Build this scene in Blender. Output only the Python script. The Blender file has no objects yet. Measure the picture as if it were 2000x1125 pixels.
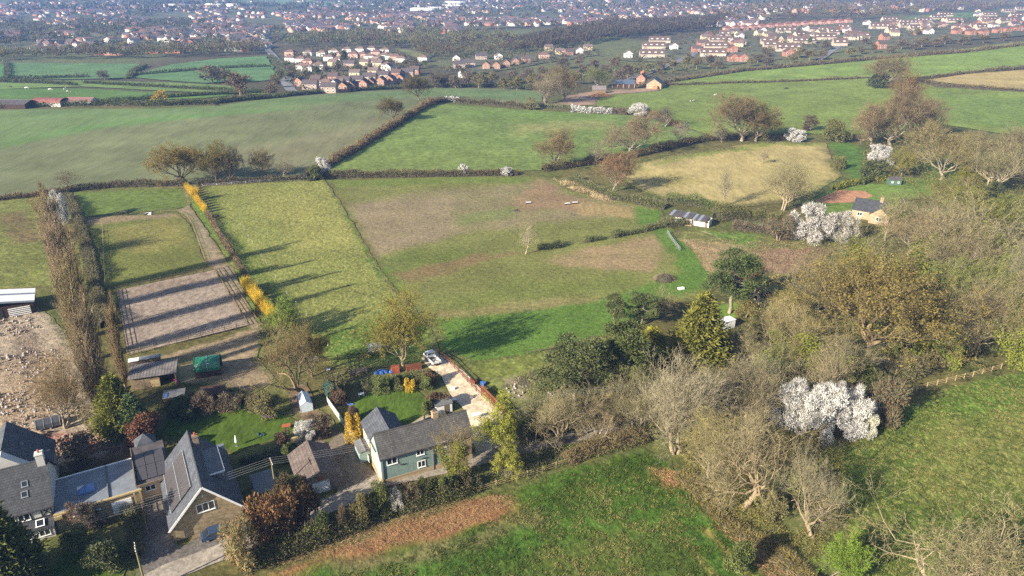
import bpy, math, random
import numpy as np
from mathutils import Vector, geometry
random.seed(7); RNG = np.random.default_rng(7)
R = math.radians
scene = bpy.context.scene
COL = scene.collection
# ------------------------------------------------------------------ camera
FPX = 1400.0; PITCH = R(23.5); HC = 75.0        # focal length in photo pixels (2000 wide), pitch, height
cam_d = bpy.data.cameras.new('camera'); cam_d.sensor_width = 36; cam_d.lens = FPX / 2000 * 36
cam_d.clip_end = 20000; cam_d.clip_start = 0.5
cam = bpy.data.objects.new('camera', cam_d); COL.objects.link(cam)
cam.location = (0, 0, HC); cam.rotation_euler = (R(90) - PITCH, 0, 0)
scene.camera = cam
# ------------------------------------------------------------------ sky and sun
SUN_EL, SHADOW_AZ = 25.0, 40.0                  # shadows run towards this heading (from +X, anticlockwise)
world = bpy.data.worlds.new('World'); scene.world = world; world.use_nodes = True
wn = world.node_tree.nodes; wl = world.node_tree.links
sky = wn.new('ShaderNodeTexSky'); sky.sky_type = 'NISHITA'; sky.sun_disc = False
sky.sun_elevation = R(SUN_EL)
sky.sun_rotation = R(90 - (SHADOW_AZ + 180))
sky.altitude = 150; sky.air_density = 1.0; sky.dust_density = 1.5
bg = wn['Background']; bg.inputs['Strength'].default_value = 0.07
wl.new(sky.outputs[0], bg.inputs['Color'])
sun_d = bpy.data.lights.new('sun', 'SUN'); sun_d.energy = 5.0; sun_d.angle = R(0.53); sun_d.color = (1.0, 0.90, 0.74)
sun = bpy.data.objects.new('sun', sun_d); COL.objects.link(sun)
_dir = Vector((math.cos(R(SHADOW_AZ)) * math.cos(R(SUN_EL)), math.sin(R(SHADOW_AZ)) * math.cos(R(SUN_EL)), -math.sin(R(SUN_EL))))
sun.rotation_euler = _dir.to_track_quat('-Z', 'Y').to_euler(); sun.location = (-200, -200, 300)
vs = scene.view_settings; vs.view_transform = 'Standard'; vs.look = 'None'; vs.gamma = 1; vs.use_curve_mapping = False
vs.exposure = 1.38
scene.cycles.max_bounces = 4; scene.cycles.diffuse_bounces = 2; scene.cycles.glossy_bounces = 1
scene.cycles.transmission_bounces = 2; scene.cycles.volume_bounces = 0; scene.cycles.transparent_max_bounces = 6
scene.cycles.debug_bvh_type = 'STATIC_BVH'; scene.cycles.debug_use_compact_bvh = False
scene.cycles.adaptive_threshold = .02; scene.cycles.use_denoising = False
# ------------------------------------------------------------------ noise, terrain, projection
def _hash(ix, iy, s):
    n = (ix.astype(np.int64) * 374761393 + iy.astype(np.int64) * 668265263 + s * 982451653) & 0x7fffffff
    n = ((n ^ (n >> 13)) * 1274126177) & 0x7fffffff
    return ((n ^ (n >> 16)) & 0xffff) / 65535.0
def vnoise(x, y, s=0):
    ix = np.floor(x); iy = np.floor(y); fx = x - ix; fy = y - iy
    fx = fx * fx * (3 - 2 * fx); fy = fy * fy * (3 - 2 * fy)
    a = _hash(ix, iy, s); b = _hash(ix + 1, iy, s); c = _hash(ix, iy + 1, s); d = _hash(ix + 1, iy + 1, s)
    return a + (b - a) * fx + (c - a) * fy + (a - b - c + d) * fx * fy
def fbm(x, y, sc, s=0, o=4):
    x = np.asarray(x, float) / sc; y = np.asarray(y, float) / sc; t = 0; a = .5; m = 0
    for i in range(o):
        t = t + a * vnoise(x, y, s + i * 17); m += a; a *= .5; x = x * 2.03 + 5.3; y = y * 2.03 + 1.7
    return t / m
def sstep(a, b, t):
    t = np.clip((np.asarray(t, float) - a) / (b - a), 0, 1); return t * t * (3 - 2 * t)
def height(x, y):
    x = np.asarray(x, float); y = np.asarray(y, float); r = np.hypot(x, y)
    h = 2.2 * np.sin(x / 130 + .8) * np.sin(y / 150 + .5) * sstep(240, 420, r)
    h = h + 11 * sstep(120, 520, x) * sstep(230, 620, y)
    h = h + 3.5 * sstep(300, 430, y) * sstep(560, 430, y) * sstep(150, -150, x)
    h = h - 6 * sstep(450, 640, y) * sstep(180, -120, x)
    h = h + (fbm(x, y, 900, 3, 3) - .45) * 60 * sstep(1500, 3200, r) + 80 * sstep(2300, 5200, r)
    return h
_T = np.concatenate([np.geomspace(40, 9000, 700)])
def ray(px, py):
    a = (px - 1000) / FPX; b = -(py - 562.5) / FPX
    return np.array([a, math.cos(PITCH) + b * math.sin(PITCH), -math.sin(PITCH) + b * math.cos(PITCH)])
def P(px, py, z=None):
    """photo pixel -> point on the terrain (or on the level z above datum)"""
    d = ray(px, py)
    if z is not None:
        t = (z - HC) / d[2]; return Vector((d[0] * t, d[1] * t, z))
    t = (20 - HC) / d[2] if d[2] < -.02 else 9e9
    if t < 1300:                                   # near: fixed-point search from above
        for _ in range(40):
            t2 = (hs(d[0] * t, d[1] * t) - HC) / d[2]
            if abs(t2 - t) < 1e-3: break
            t += (t2 - t) * .7
        if t < 1400: return Vector((d[0] * t, d[1] * t, hs(d[0] * t, d[1] * t)))
    g = HC + d[2] * _T - height(d[0] * _T, d[1] * _T)
    i = int(np.argmax(g < 0)); i = i if g[i] < 0 else len(_T) - 1
    lo, hi = _T[max(i - 1, 0)], _T[i]
    for _ in range(14):
        m = (lo + hi) / 2
        if HC + d[2] * m - float(height(d[0] * m, d[1] * m)) < 0: hi = m
        else: lo = m
    return Vector((d[0] * hi, d[1] * hi, float(height(d[0] * hi, d[1] * hi))))
def ss1(a, b, t):
    t = min(1., max(0., (t - a) / (b - a))); return t * t * (3 - 2 * t)
def hs(x, y):
    """the terrain height nearer than 1500 m, for one point"""
    r = math.hypot(x, y)
    if r > 1490: return float(height(x, y))
    h = 2.2 * math.sin(x / 130 + .8) * math.sin(y / 150 + .5) * ss1(240, 420, r) + 11 * ss1(120, 520, x) * ss1(230, 620, y)
    return h + 3.5 * ss1(300, 430, y) * ss1(560, 430, y) * ss1(150, -150, x) - 6 * ss1(450, 640, y) * ss1(180, -120, x)
def depth(p): return p[1] * math.cos(PITCH) - (p[2] - HC) * math.sin(PITCH)
def mpp(p): return depth(p) / FPX                 # metres per photo pixel at p
def top_h(p, ty):
    """height above p whose picture row is ty"""
    lo, hi = 0., 120.
    for _ in range(40):
        z = (lo + hi) / 2; r2 = p[2] + z - HC
        fw = p[1] * math.cos(PITCH) - r2 * math.sin(PITCH); up = p[1] * math.sin(PITCH) + r2 * math.cos(PITCH)
        if 562.5 - FPX * up / fw > ty: lo = z
        else: hi = z
    return z
def H(x, y): return float(height(x, y))
# ------------------------------------------------------------------ meshes
def link(o, parent=None):
    COL.objects.link(o)
    if parent is not None: o.parent = parent
    return o
def mesh_np(name, v, faces, mat=None, smooth=False, col=None):
    """v (N,3); faces: array (M,k) or list of tuples"""
    me = bpy.data.meshes.new(name)
    v = np.asarray(v, np.float32)
    if isinstance(faces, np.ndarray):
        m, k = faces.shape
        me.vertices.add(len(v)); me.vertices.foreach_set('co', v.ravel())
        me.loops.add(m * k); me.loops.foreach_set('vertex_index', faces.astype(np.int32).ravel())
        me.polygons.add(m); me.polygons.foreach_set('loop_start', np.arange(0, m * k, k, dtype=np.int32))
        me.update(calc_edges=True)
    else:
        me.from_pydata(v.tolist(), [], faces)
    if smooth: me.polygons.foreach_set('use_smooth', np.ones(len(me.polygons), bool))
    if col is not None:
        a = me.color_attributes.new('Col', 'FLOAT_COLOR', 'POINT')
        c = np.ones((len(v), 4), np.float32); c[:, :3] = col; a.data.foreach_set('color', c.ravel())
    if mat: me.materials.append(mat)
    return me
def obj_of(name, me, parent=None): return link(bpy.data.objects.new(name, me), parent)
def tag(o, label=None, cat=None, group=None, kind=None):
    if label: o['label'] = label
    if cat: o['category'] = cat
    if group: o['group'] = group
    if kind: o['kind'] = kind
    return o
def empty(name, loc=(0, 0, 0), rz=0, **k):
    o = bpy.data.objects.new(name, None); o.empty_display_size = .3; o.location = loc; o.rotation_euler = (0, 0, rz)
    link(o); return tag(o, **k)
def copy_tree(o, parent=None):
    c = o.copy(); link(c, parent)
    for ch in list(o.children): copy_tree(ch, c)
    return c
class MB:
    def __init__(s): s.v = []; s.f = []
    def add(s, vs, fs):
        n = len(s.v); s.v += [tuple(p) for p in vs]; s.f += [tuple(i + n for i in f) for f in fs]; return s
    def box(s, x0, x1, y0, y1, z0, z1):
        return s.add([(x0,y0,z0),(x1,y0,z0),(x1,y1,z0),(x0,y1,z0),(x0,y0,z1),(x1,y0,z1),(x1,y1,z1),(x0,y1,z1)],
                     [(0,3,2,1),(4,5,6,7),(0,1,5,4),(1,2,6,5),(2,3,7,6),(3,0,4,7)])
    def bar(s, a, b, w, h=None, up=(0, 0, 1)):
        a = Vector(a); b = Vector(b); d = (b - a).normalized(); u = Vector(up)
        if abs(d.dot(u)) > .98: u = Vector((1, 0, 0))
        sd = d.cross(u).normalized(); u = sd.cross(d).normalized(); h = h or w
        q = []
        for p in (a, b):
            for i, j in ((-1,-1),(1,-1),(1,1),(-1,1)): q.append(p + sd * (i * w / 2) + u * (j * h / 2))
        return s.add(q, [(3,2,1,0),(4,5,6,7),(0,1,5,4),(1,2,6,5),(2,3,7,6),(3,0,4,7)])
    def tube(s, pts, rad, n=6, cap=True):
        pts = [Vector(p) for p in pts]; rr = rad if isinstance(rad, (list, tuple)) else [rad] * len(pts)
        base = len(s.v); fs = []; vs = []
        for i, p in enumerate(pts):
            d = (pts[min(i + 1, len(pts) - 1)] - pts[max(i - 1, 0)]).normalized()
            u = Vector((0, 0, 1)) if abs(d.z) < .9 else Vector((1, 0, 0))
            a = d.cross(u).normalized(); b = d.cross(a)
            for k in range(n):
                t = 2 * math.pi * k / n; vs.append(p + (a * math.cos(t) + b * math.sin(t)) * rr[i])
        for i in range(len(pts) - 1):
            for k in range(n):
                fs.append((i*n+k, i*n+(k+1) % n, (i+1)*n+(k+1) % n, (i+1)*n+k))
        if cap: fs.append(tuple(range(n))[::-1]); fs.append(tuple(range((len(pts)-1)*n, len(pts)*n)))
        return s.add(vs, fs)
    def lathe(s, prof, n=12, c=(0, 0, 0)):
        vs = []; fs = []
        for r, z in prof:
            for k in range(n):
                t = 2 * math.pi * k / n; vs.append((c[0] + r * math.cos(t), c[1] + r * math.sin(t), c[2] + z))
        for i in range(len(prof) - 1):
            for k in range(n): fs.append((i*n+k, i*n+(k+1) % n, (i+1)*n+(k+1) % n, (i+1)*n+k))
        fs.append(tuple(range(n))[::-1]); fs.append(tuple(range((len(prof)-1)*n, len(prof)*n)))
        return s.add(vs, fs)
    def prism(s, poly, d, axis='y', o=0.0):
        """poly of 2D points extruded over o..o+d along axis"""
        n = len(poly); vs = []
        for k in (0, 1):
            for a, b in poly:
                e = o + d * k; vs.append((a, e, b) if axis == 'y' else (e, a, b) if axis == 'x' else (a, b, e))
        fs = [tuple(range(n)), tuple(range(n, 2 * n))[::-1]] + [(i, n + i, n + (i + 1) % n, (i + 1) % n) for i in range(n)]
        return s.add(vs, fs)
    def build(s, name, mat, parent=None, smooth=False):
        return obj_of(name, mesh_np(name, s.v, s.f, mat, smooth), parent)
    def mesh(s, name, mat, smooth=False): return mesh_np(name, s.v, s.f, mat, smooth)
# ------------------------------------------------------------------ materials
class NT:
    def __init__(s, name):
        s.m = bpy.data.materials.new(name); s.m.use_nodes = True; s.t = s.m.node_tree; s.n = s.t.nodes
        s.b = s.n['Principled BSDF']; s.b.inputs['Specular IOR Level'].default_value = .25
    def new(s, t, **k):
        n = s.n.new(t)
        for a, b in k.items():
            if a.startswith('_'): setattr(n, a[1:], b)
            else: n.inputs[a.replace('__', ' ')].default_value = b
        return n
    def l(s, a, b): s.t.links.new(a, b)
    def coord(s, kind='obj'):
        if kind == 'world': return s.new('ShaderNodeNewGeometry').outputs['Position']
        return s.new('ShaderNodeTexCoord').outputs['Object']
    def noise(s, sc, det=4, co=None, rough=.6, stretch=None):
        n = s.new('ShaderNodeTexNoise', Scale=sc, Detail=det, Roughness=rough)
        if co is not None:
            if stretch:
                mp = s.new('ShaderNodeMapping'); mp.inputs['Scale'].default_value = stretch[:3]
                if len(stretch) > 3: mp.inputs['Rotation'].default_value = (0, 0, stretch[3])
                s.l(co, mp.inputs['Vector']); co = mp.outputs[0]
            s.l(co, n.inputs['Vector'])
        return n.outputs['Fac']
    def ramp(s, fac, stops):
        r = s.new('ShaderNodeValToRGB'); e = r.color_ramp.elements
        while len(e) < len(stops): e.new(.5)
        for i, (p, c) in enumerate(stops):
            e[i].position = p; e[i].color = (*c, 1) if not isinstance(c, (int, float)) else (c, c, c, 1)
        s.l(fac, r.inputs[0]); return r.outputs[0]
    def mix(s, fac, a, b, mode='MIX'):
        m = s.new('ShaderNodeMix', _data_type='RGBA', _blend_type=mode)
        for i, v in ((0, fac), (6, a), (7, b)):
            if hasattr(v, 'is_output'): s.l(v, m.inputs[i])
            elif i == 0: m.inputs[0].default_value = v
            else: m.inputs[i].default_value = (*v, 1)
        return m.outputs[2]
    def math(s, op, a, b=0.):
        m = s.new('ShaderNodeMath', _operation=op)
        for i, v in enumerate((a, b)):
            if hasattr(v, 'is_output'): s.l(v, m.inputs[i])
            else: m.inputs[i].default_value = v
        return m.outputs[0]
    def bump(s, h, strength=.5, dist=.05):
        b = s.new('ShaderNodeBump', Strength=strength, Distance=dist); s.l(h, b.inputs['Height'])
        s.l(b.outputs[0], s.b.inputs['Normal']); return b
    def col(s, c, rough=.8):
        if hasattr(c, 'is_output'): s.l(c, s.b.inputs['Base Color'])
        else: s.b.inputs['Base Color'].default_value = (*c, 1)
        s.b.inputs['Roughness'].default_value = rough; return s
def mk(name, c, rough=.8, var=.25, scale=1.5, bump=0., bscale=12, spec=.25, metal=0., random_tint=0., kind='obj'):
    t = NT(name); co = t.coord(kind)
    n = t.noise(scale, 5, co); dk = tuple(x * (1 - var) for x in c); lt = tuple(min(1, x * (1 + var)) for x in c)
    o = t.ramp(n, [(.3, dk), (.7, lt)])
    if random_tint:
        r = t.new('ShaderNodeObjectInfo').outputs['Random']
        o = t.mix(1., o, t.ramp(r, [(0, 1 - random_tint), (1, 1.0)]), 'MULTIPLY')
    t.col(o, rough); t.b.inputs['Specular IOR Level'].default_value = spec; t.b.inputs['Metallic'].default_value = metal
    if bump: t.bump(t.noise(bscale, 4, co), bump, .03)
    return t.m
def mk_tiles(name, c, course=.3, width=.35, var=.3, rough=.7, bump=.5):
    """roof tiles or slates in courses: local x along the eave, y/z up the slope"""
    t = NT(name); co = t.coord()
    sep = t.new('ShaderNodeSeparateXYZ'); t.l(co, sep.inputs[0])
    cb = t.new('ShaderNodeCombineXYZ'); t.l(sep.outputs[0], cb.inputs[0]); t.l(sep.outputs[2], cb.inputs[1])
    br = t.new('ShaderNodeTexBrick', Scale=1.0); br.inputs['Brick Width'].default_value = width; br.inputs['Row Height'].default_value = course
    br.inputs['Mortar Size'].default_value = .018; br.inputs['Color1'].default_value = (.75, .75, .75, 1); br.inputs['Color2'].default_value = (1.15, 1.15, 1.15, 1)
    br.inputs['Mortar'].default_value = (.45, .45, .45, 1); t.l(cb.outputs[0], br.inputs['Vector'])
    n = t.noise(.7, 6, co); base = t.ramp(n, [(.28, tuple(x * (1 - var) for x in c)), (.72, tuple(x * (1 + var) for x in c))])
    fine = t.noise(9, 3, co)
    o = t.mix(1., base, br.outputs['Color'], 'MULTIPLY'); o = t.mix(1., o, t.ramp(fine, [(.2, .82), (.8, 1.12)]), 'MULTIPLY')
    t.col(o, rough); t.bump(br.outputs['Color'], bump, .03); return t.m
def mk_stone(name, c1, c2, bw=.5, bh=.22, mortar=(.30, .27, .22)):
    t = NT(name); co = t.coord()
    sep = t.new('ShaderNodeSeparateXYZ'); t.l(co, sep.inputs[0])
    u = t.math('ADD', sep.outputs[0], sep.outputs[1]); cb = t.new('ShaderNodeCombineXYZ'); t.l(u, cb.inputs[0]); t.l(sep.outputs[2], cb.inputs[1])
    br = t.new('ShaderNodeTexBrick', Scale=1.0); br.inputs['Brick Width'].default_value = bw; br.inputs['Row Height'].default_value = bh
    br.inputs['Mortar Size'].default_value = .02; br.inputs['Color1'].default_value = (*c1, 1); br.inputs['Color2'].default_value = (*c2, 1); br.inputs['Mortar'].default_value = (*mortar, 1)
    ds = t.noise(3, 3, co); mx = t.mix(.06, cb.outputs[0], t.new('ShaderNodeTexNoise', Scale=3.).outputs['Color'])
    t.l(mx, br.inputs['Vector'])
    n = t.noise(1.1, 6, co); o = t.mix(1., br.outputs['Color'], t.ramp(n, [(.25, .75), (.7, 1.2)]), 'MULTIPLY')
    t.col(o, .9); t.bump(br.outputs['Fac'], -.5, .03); return t.m
def mk_leaf(name, c1, c2, transl=.35, use_obj=True, sc=.6):
    """foliage: two tones in clumps, tinted by the object's own colour"""
    t = NT(name); co = t.coord('world')
    n = t.noise(sc, 2, co); f = t.noise(sc * 7, 1, co)
    nn = t.math('MULTIPLY_ADD', n, .65); t.n[-1].inputs[2].default_value = 0; m = t.n[-1]; t.l(t.math('MULTIPLY', f, .35), m.inputs[2])
    o = t.ramp(nn, [(.34, c1), (.62, c2)])
    if use_obj: o = t.mix(1., o, t.new('ShaderNodeObjectInfo').outputs['Color'], 'MULTIPLY')
    t.col(o, .75); t.b.inputs['Specular IOR Level'].default_value = .12
    tr = t.new('ShaderNodeBsdfTranslucent'); t.l(o, tr.inputs['Color']); ms = t.new('ShaderNodeMixShader'); ms.inputs[0].default_value = transl
    t.l(t.b.outputs[0], ms.inputs[1]); t.l(tr.outputs[0], ms.inputs[2]); t.l(ms.outputs[0], t.n['Material Output'].inputs['Surface'])
    return t.m
def mk_field(name, straw=(.30, .27, .12), amt=.35, sc=.55, bump=.6, dist=.25, stretch=(1, 1, 1), fine=3.0, con=1.):
    """grass sheet: vertex colour says what grows there, noise adds tussocks, dry blades and relief"""
    t = NT(name); co = t.coord('world')
    at = t.new('ShaderNodeAttribute', _attribute_name='Col').outputs['Color']
    a = t.noise(sc, 3, co, .65, stretch); b = t.noise(sc * fine, 3, co, .7, stretch); c = t.noise(sc * .12, 2, co)
    o = t.mix(1., at, t.ramp(a, [(.28, 1 - .38 * con), (.72, 1 + .32 * con)]), 'MULTIPLY')
    o = t.mix(1., o, t.ramp(c, [(.3, .86), (.7, 1.14)]), 'MULTIPLY')
    fac = t.math('MULTIPLY', t.ramp(b, [(.50, 0.), (.74, 1.)]), amt)
    o = t.mix(fac, o, straw)
    o = t.mix(1., o, t.ramp(b, [(.25, 1 - .28 * con), (.7, 1 + .2 * con)]), 'MULTIPLY')
    t.col(o, .95); t.b.inputs['Specular IOR Level'].default_value = .05
    hh = t.math('ADD', a, t.math('MULTIPLY', b, .45)); t.bump(hh, bump, dist)
    return t.m
# ------------------------------------------------------------------ ground and fields
def C(r, g, b, k=.66):
    """albedo of a surface whose sunlit colour in the picture is about r g b"""
    return tuple(k * ((v / 255 / 12.92) if v < 11 else ((v / 255 + .055) / 1.055) ** 2.4) for v in (r, g, b))
def inside(poly, x, y):
    n = len(poly); r = np.zeros(x.shape, bool)
    for i in range(n):
        x0, y0 = poly[i][:2]; x1, y1 = poly[(i + 1) % n][:2]
        c = (y0 > y) != (y1 > y); r ^= c & (x < (x1 - x0) * (y - y0) / ((y1 - y0) or 1e-9) + x0)
    return r
def sdf(poly, x, y):
    d = np.full(x.shape, 1e9); n = len(poly)
    for i in range(n):
        x0, y0 = poly[i][:2]; x1, y1 = poly[(i + 1) % n][:2]; dx, dy = x1 - x0, y1 - y0
        t = np.clip(((x - x0) * dx + (y - y0) * dy) / (dx * dx + dy * dy + 1e-9), 0, 1)
        d = np.minimum(d, np.hypot(x - x0 - t * dx, y - y0 - t * dy))
    return np.where(inside(poly, x, y), -d, d)
def wpoly(px): return [P(*p) for p in px]
def ground_col(X, Y):
    r = np.hypot(X, Y); n = fbm(X, Y, 30, 2, 5); n2 = fbm(X, Y, 260, 8, 3)
    near = np.array(C(112, 108, 66)) * (.6 + .8 * n[:, None]); gr = np.array(C(102, 114, 62))
    k = sstep(.45, .6, fbm(X, Y, 18, 77, 4))[:, None] * .7; near = near * (1 - k) + gr * k
    far = np.array(C(98, 94, 74)) * (.7 + .6 * n[:, None]); fg = np.array(C(112, 118, 80)); k = sstep(.52, .64, n2)[:, None]; far = far * (1 - k) + fg * k
    k = sstep(420, 620, r)[:, None]; return near * (1 - k) + far * k
def sheet(name, px, sp, mat, base, patches=(), off=.05, relief=0., rscale=1.2, label=None, edge=.35, world_pts=None, seed=1, fade=0.):
    """a piece of ground of its own: px = outline in photo pixels, laid on the terrain"""
    w = [Vector((q[0], q[1], 0)) for q in (world_pts or wpoly(px))]
    w = [Vector((q.x, q.y, 0)) for q in w]
    out = []
    for i in range(len(w)):
        a, b = w[i], w[(i + 1) % len(w)]; k = max(1, int((b - a).length / sp))
        for j in range(k): out.append(a.lerp(b, j / k))
    ox = np.array([p.x for p in out]); oy = np.array([p.y for p in out])
    if edge:
        ox = ox + (fbm(ox, oy, sp * 4 + 2, 31) - .5) * edge * 4; oy = oy + (fbm(ox, oy, sp * 4 + 2, 57) - .5) * edge * 4
    x0, x1, y0, y1 = ox.min(), ox.max(), oy.min(), oy.max()
    gx, gy = np.meshgrid(np.arange(x0, x1, sp), np.arange(y0, y1, sp)); gx = gx.ravel(); gy = gy.ravel()
    gx = gx + RNG.uniform(-.3, .3, gx.shape) * sp; gy = gy + RNG.uniform(-.3, .3, gy.shape) * sp
    poly = list(zip(ox, oy)); s = sdf(poly, gx, gy); k = s < -sp * .5; gx = gx[k]; gy = gy[k]
    n = len(ox); X = np.concatenate([ox, gx]); Y = np.concatenate([oy, gy])
    cx, cy = X.mean(), Y.mean()
    vs, _, fs, _, _, _ = geometry.delaunay_2d_cdt([Vector((a - cx, b - cy)) for a, b in zip(X, Y)], [(i, (i + 1) % n) for i in range(n)], [], 0, 1e-4)
    X = np.array([v.x + cx for v in vs]); Y = np.array([v.y + cy for v in vs])
    F = np.array([f for f in fs if len(f) == 3], np.int32)
    mx = X[F].mean(1); my = Y[F].mean(1); F = F[inside(poly, mx, my)]
    r = np.hypot(X, Y); Z = height(X, Y) + off + np.maximum(0, r - 200) * .0009
    if relief:
        e = np.clip(-sdf(poly, X, Y) / (sp * 2), 0, 1)
        Z = Z + relief * e * (fbm(X, Y, rscale, 5 + seed, 3) - .3)
    c = np.tile(np.array(base), (len(X), 1))
    nv = fbm(X, Y, 14, 40 + seed, 4)[:, None]; c = c * (.80 + .42 * nv)
    for pt in patches:
        pp, pc, soft, st = pt[:4]; wob = pt[4] if len(pt) > 4 else soft * 1.5
        q = wpoly(pp); d = sdf(q, X, Y) + (fbm(X, Y, max(soft * 2.5, 3), 90, 4) - .5) * wob * 2
        f = (sstep(soft, -soft, d) * st * (.65 + .7 * fbm(X, Y, 5, 12, 3)))[:, None]; f = np.clip(f, 0, 1)
        c = c * (1 - f) + np.array(pc) * f
    if fade:
        d = -sdf(poly, X, Y) + (fbm(X, Y, fade * 2, 71, 3) - .5) * fade * 2.4; f = sstep(fade * 1.3, -fade * .2, d)[:, None]
        c = c * (1 - f) + ground_col(X, Y) * f
    me = mesh_np(name, np.stack([X, Y, Z], 1), F, mat, True, c)
    o = obj_of(name, me); tag(o, label=label, kind='structure'); return o
G1 = C(78, 108, 42); STR = (.34, .29, .13)
m_rough = mk_field('rough_grass', STR, .40, .35, .9, .30)
m_grass = mk_field('pasture_grass', C(150, 150, 90), .30, .40, .55, .18)
m_mead = mk_field('meadow_grass', C(190, 178, 112), .75, .7, .9, .3, (1, .7, 1, R(20)), 2.4)
m_fore = mk_field('foreground_grass', C(150, 156, 85), .3, .9, .9, .3, (1, .75, 1, R(-25)), 2.4)
m_crop = mk_field('young_crop', C(160, 150, 105), .15, .30, .12, .08, (1, .16, 1, R(-38)), 2.5, .4)
m_pad = mk_field('paddock_grass', C(175, 160, 115), .45, .8, .8, .22)
m_straw = mk_field('dry_grass', C(205, 190, 135), .6, .5, .5, .18, (1, .35, 1, R(-50)), 3., .6)
m_lawn = mk_field('mown_lawn', C(120, 140, 60), .12, 1.2, .4, .06, (1, .3, 1, R(30)))
m_scrub = mk_field('scrub_ground', C(150, 130, 90), .5, .25, .9, .4)
m_sand = mk_field('arena_sand', C(185, 168, 150), .5, .9, .9, .12, (1, .6, 1, R(20)), 3)
m_dirt = mk_field('bare_earth', C(190, 170, 140), .4, .7, .7, .12)
m_rub = mk_field('rubble_ground', C(225, 215, 200), .7, .9, 1.0, .25, (1, 1, 1), 3.5)
m_tarmac = mk_field('lane_tarmac', C(175, 170, 162), .3, 1.5, .3, .03)
m_far = mk_field('far_fields', C(130, 140, 90), .2, .02, .3, .3)
# the base sheet, out to the horizon
def ground():
    rr = np.concatenate([[1.5, 12, 30], np.geomspace(48, 9500, 230)]); na = 420
    th = np.linspace(0, 2 * np.pi, na, endpoint=False)
    X = (rr[:, None] * np.cos(th)).ravel(); Y = (rr[:, None] * np.sin(th)).ravel(); Z = height(X, Y) - .02
    i = np.arange(len(rr) - 1)[:, None] * na; j = np.arange(na)[None, :]; j2 = (j + 1) % na
    F = np.stack([i + j, i + na + j, i + na + j2, i + j2], -1).reshape(-1, 4)
    c = ground_col(X, Y)
    o = obj_of('ground', mesh_np('ground', np.stack([X, Y, Z], 1), F, m_scrub, True, c)); tag(o, label='rough scrubby ground and far valley under the fields', kind='structure')
ground()
BRN = C(158, 114, 80); PNK = C(150, 137, 105); GRN = C(104, 134, 56); LUSH = C(96, 130, 52); YEL = C(160, 155, 88)
# foreground field and its bramble-brown cut strips
sheet('field', [(430,1190),(520,1118),(640,1068),(800,1010),(940,965),(1000,955),(1100,920),(1200,890),(1262,876),(1310,900),(1330,950),(1400,1015),(1470,1060),(1560,1130),(1620,1190)], .55, m_fore, C(78, 110, 40),
  [([(520,1112),(700,1030),(900,972),(1000,962),(1010,990),(900,1040),(760,1075),(640,1090),(560,1120)], BRN, 2.2, 1.2, 2.5),
   ([(640,1098),(780,1080),(930,1042),(1020,995),(1060,1010),(930,1070),(800,1105),(660,1120)], C(128, 118, 80), 1.6, .8, 1.5),
   ([(1262,912),(1370,925),(1372,965),(1300,955),(1268,935)], BRN, .7, 1.2, 1.2),
   ([(1400,1030),(1440,1022),(1600,1130),(1640,1190),(1540,1190),(1460,1080)], C(150, 112, 80), .7, 1.2, 1.0),
   ([(1370,1035),(1385,1035),(1500,1150),(1480,1150)], C(160, 145, 85), .4, 1.0, .4), ([(1330,1060),(1345,1060),(1450,1180),(1430,1180)], C(150, 140, 80), .4, .8, .4),
   ([(960,960),(1250,880),(1320,960),(1250,1000),(1000,1010)], C(78, 106, 38), 2.5, .8), ([(950,1080),(1300,1050),(1360,1190),(900,1190)], C(92, 104, 48), 4, .7)],
  relief=.30, rscale=1.1, fade=1.2, label='green foreground field with a brown strip of cut brambles')
sheet('meadow', [(1735,815),(1790,775),(1880,748),(2080,700),(2200,690),(2200,1200),(1690,1200),(1675,1090),(1640,1010),(1600,930),(1560,880),(1640,868),(1710,850)], .6, m_mead, C(100, 120, 50),
  [([(1760,800),(2080,715),(2100,760),(1800,850)], C(96, 128, 48), 4, .8), ([(1850,850),(2100,820),(2100,980),(1800,960)], C(132, 136, 72), 5, .7)],
  relief=.28, rscale=1.0, fade=1.5, label='straw-flecked meadow at the lower right')
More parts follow.
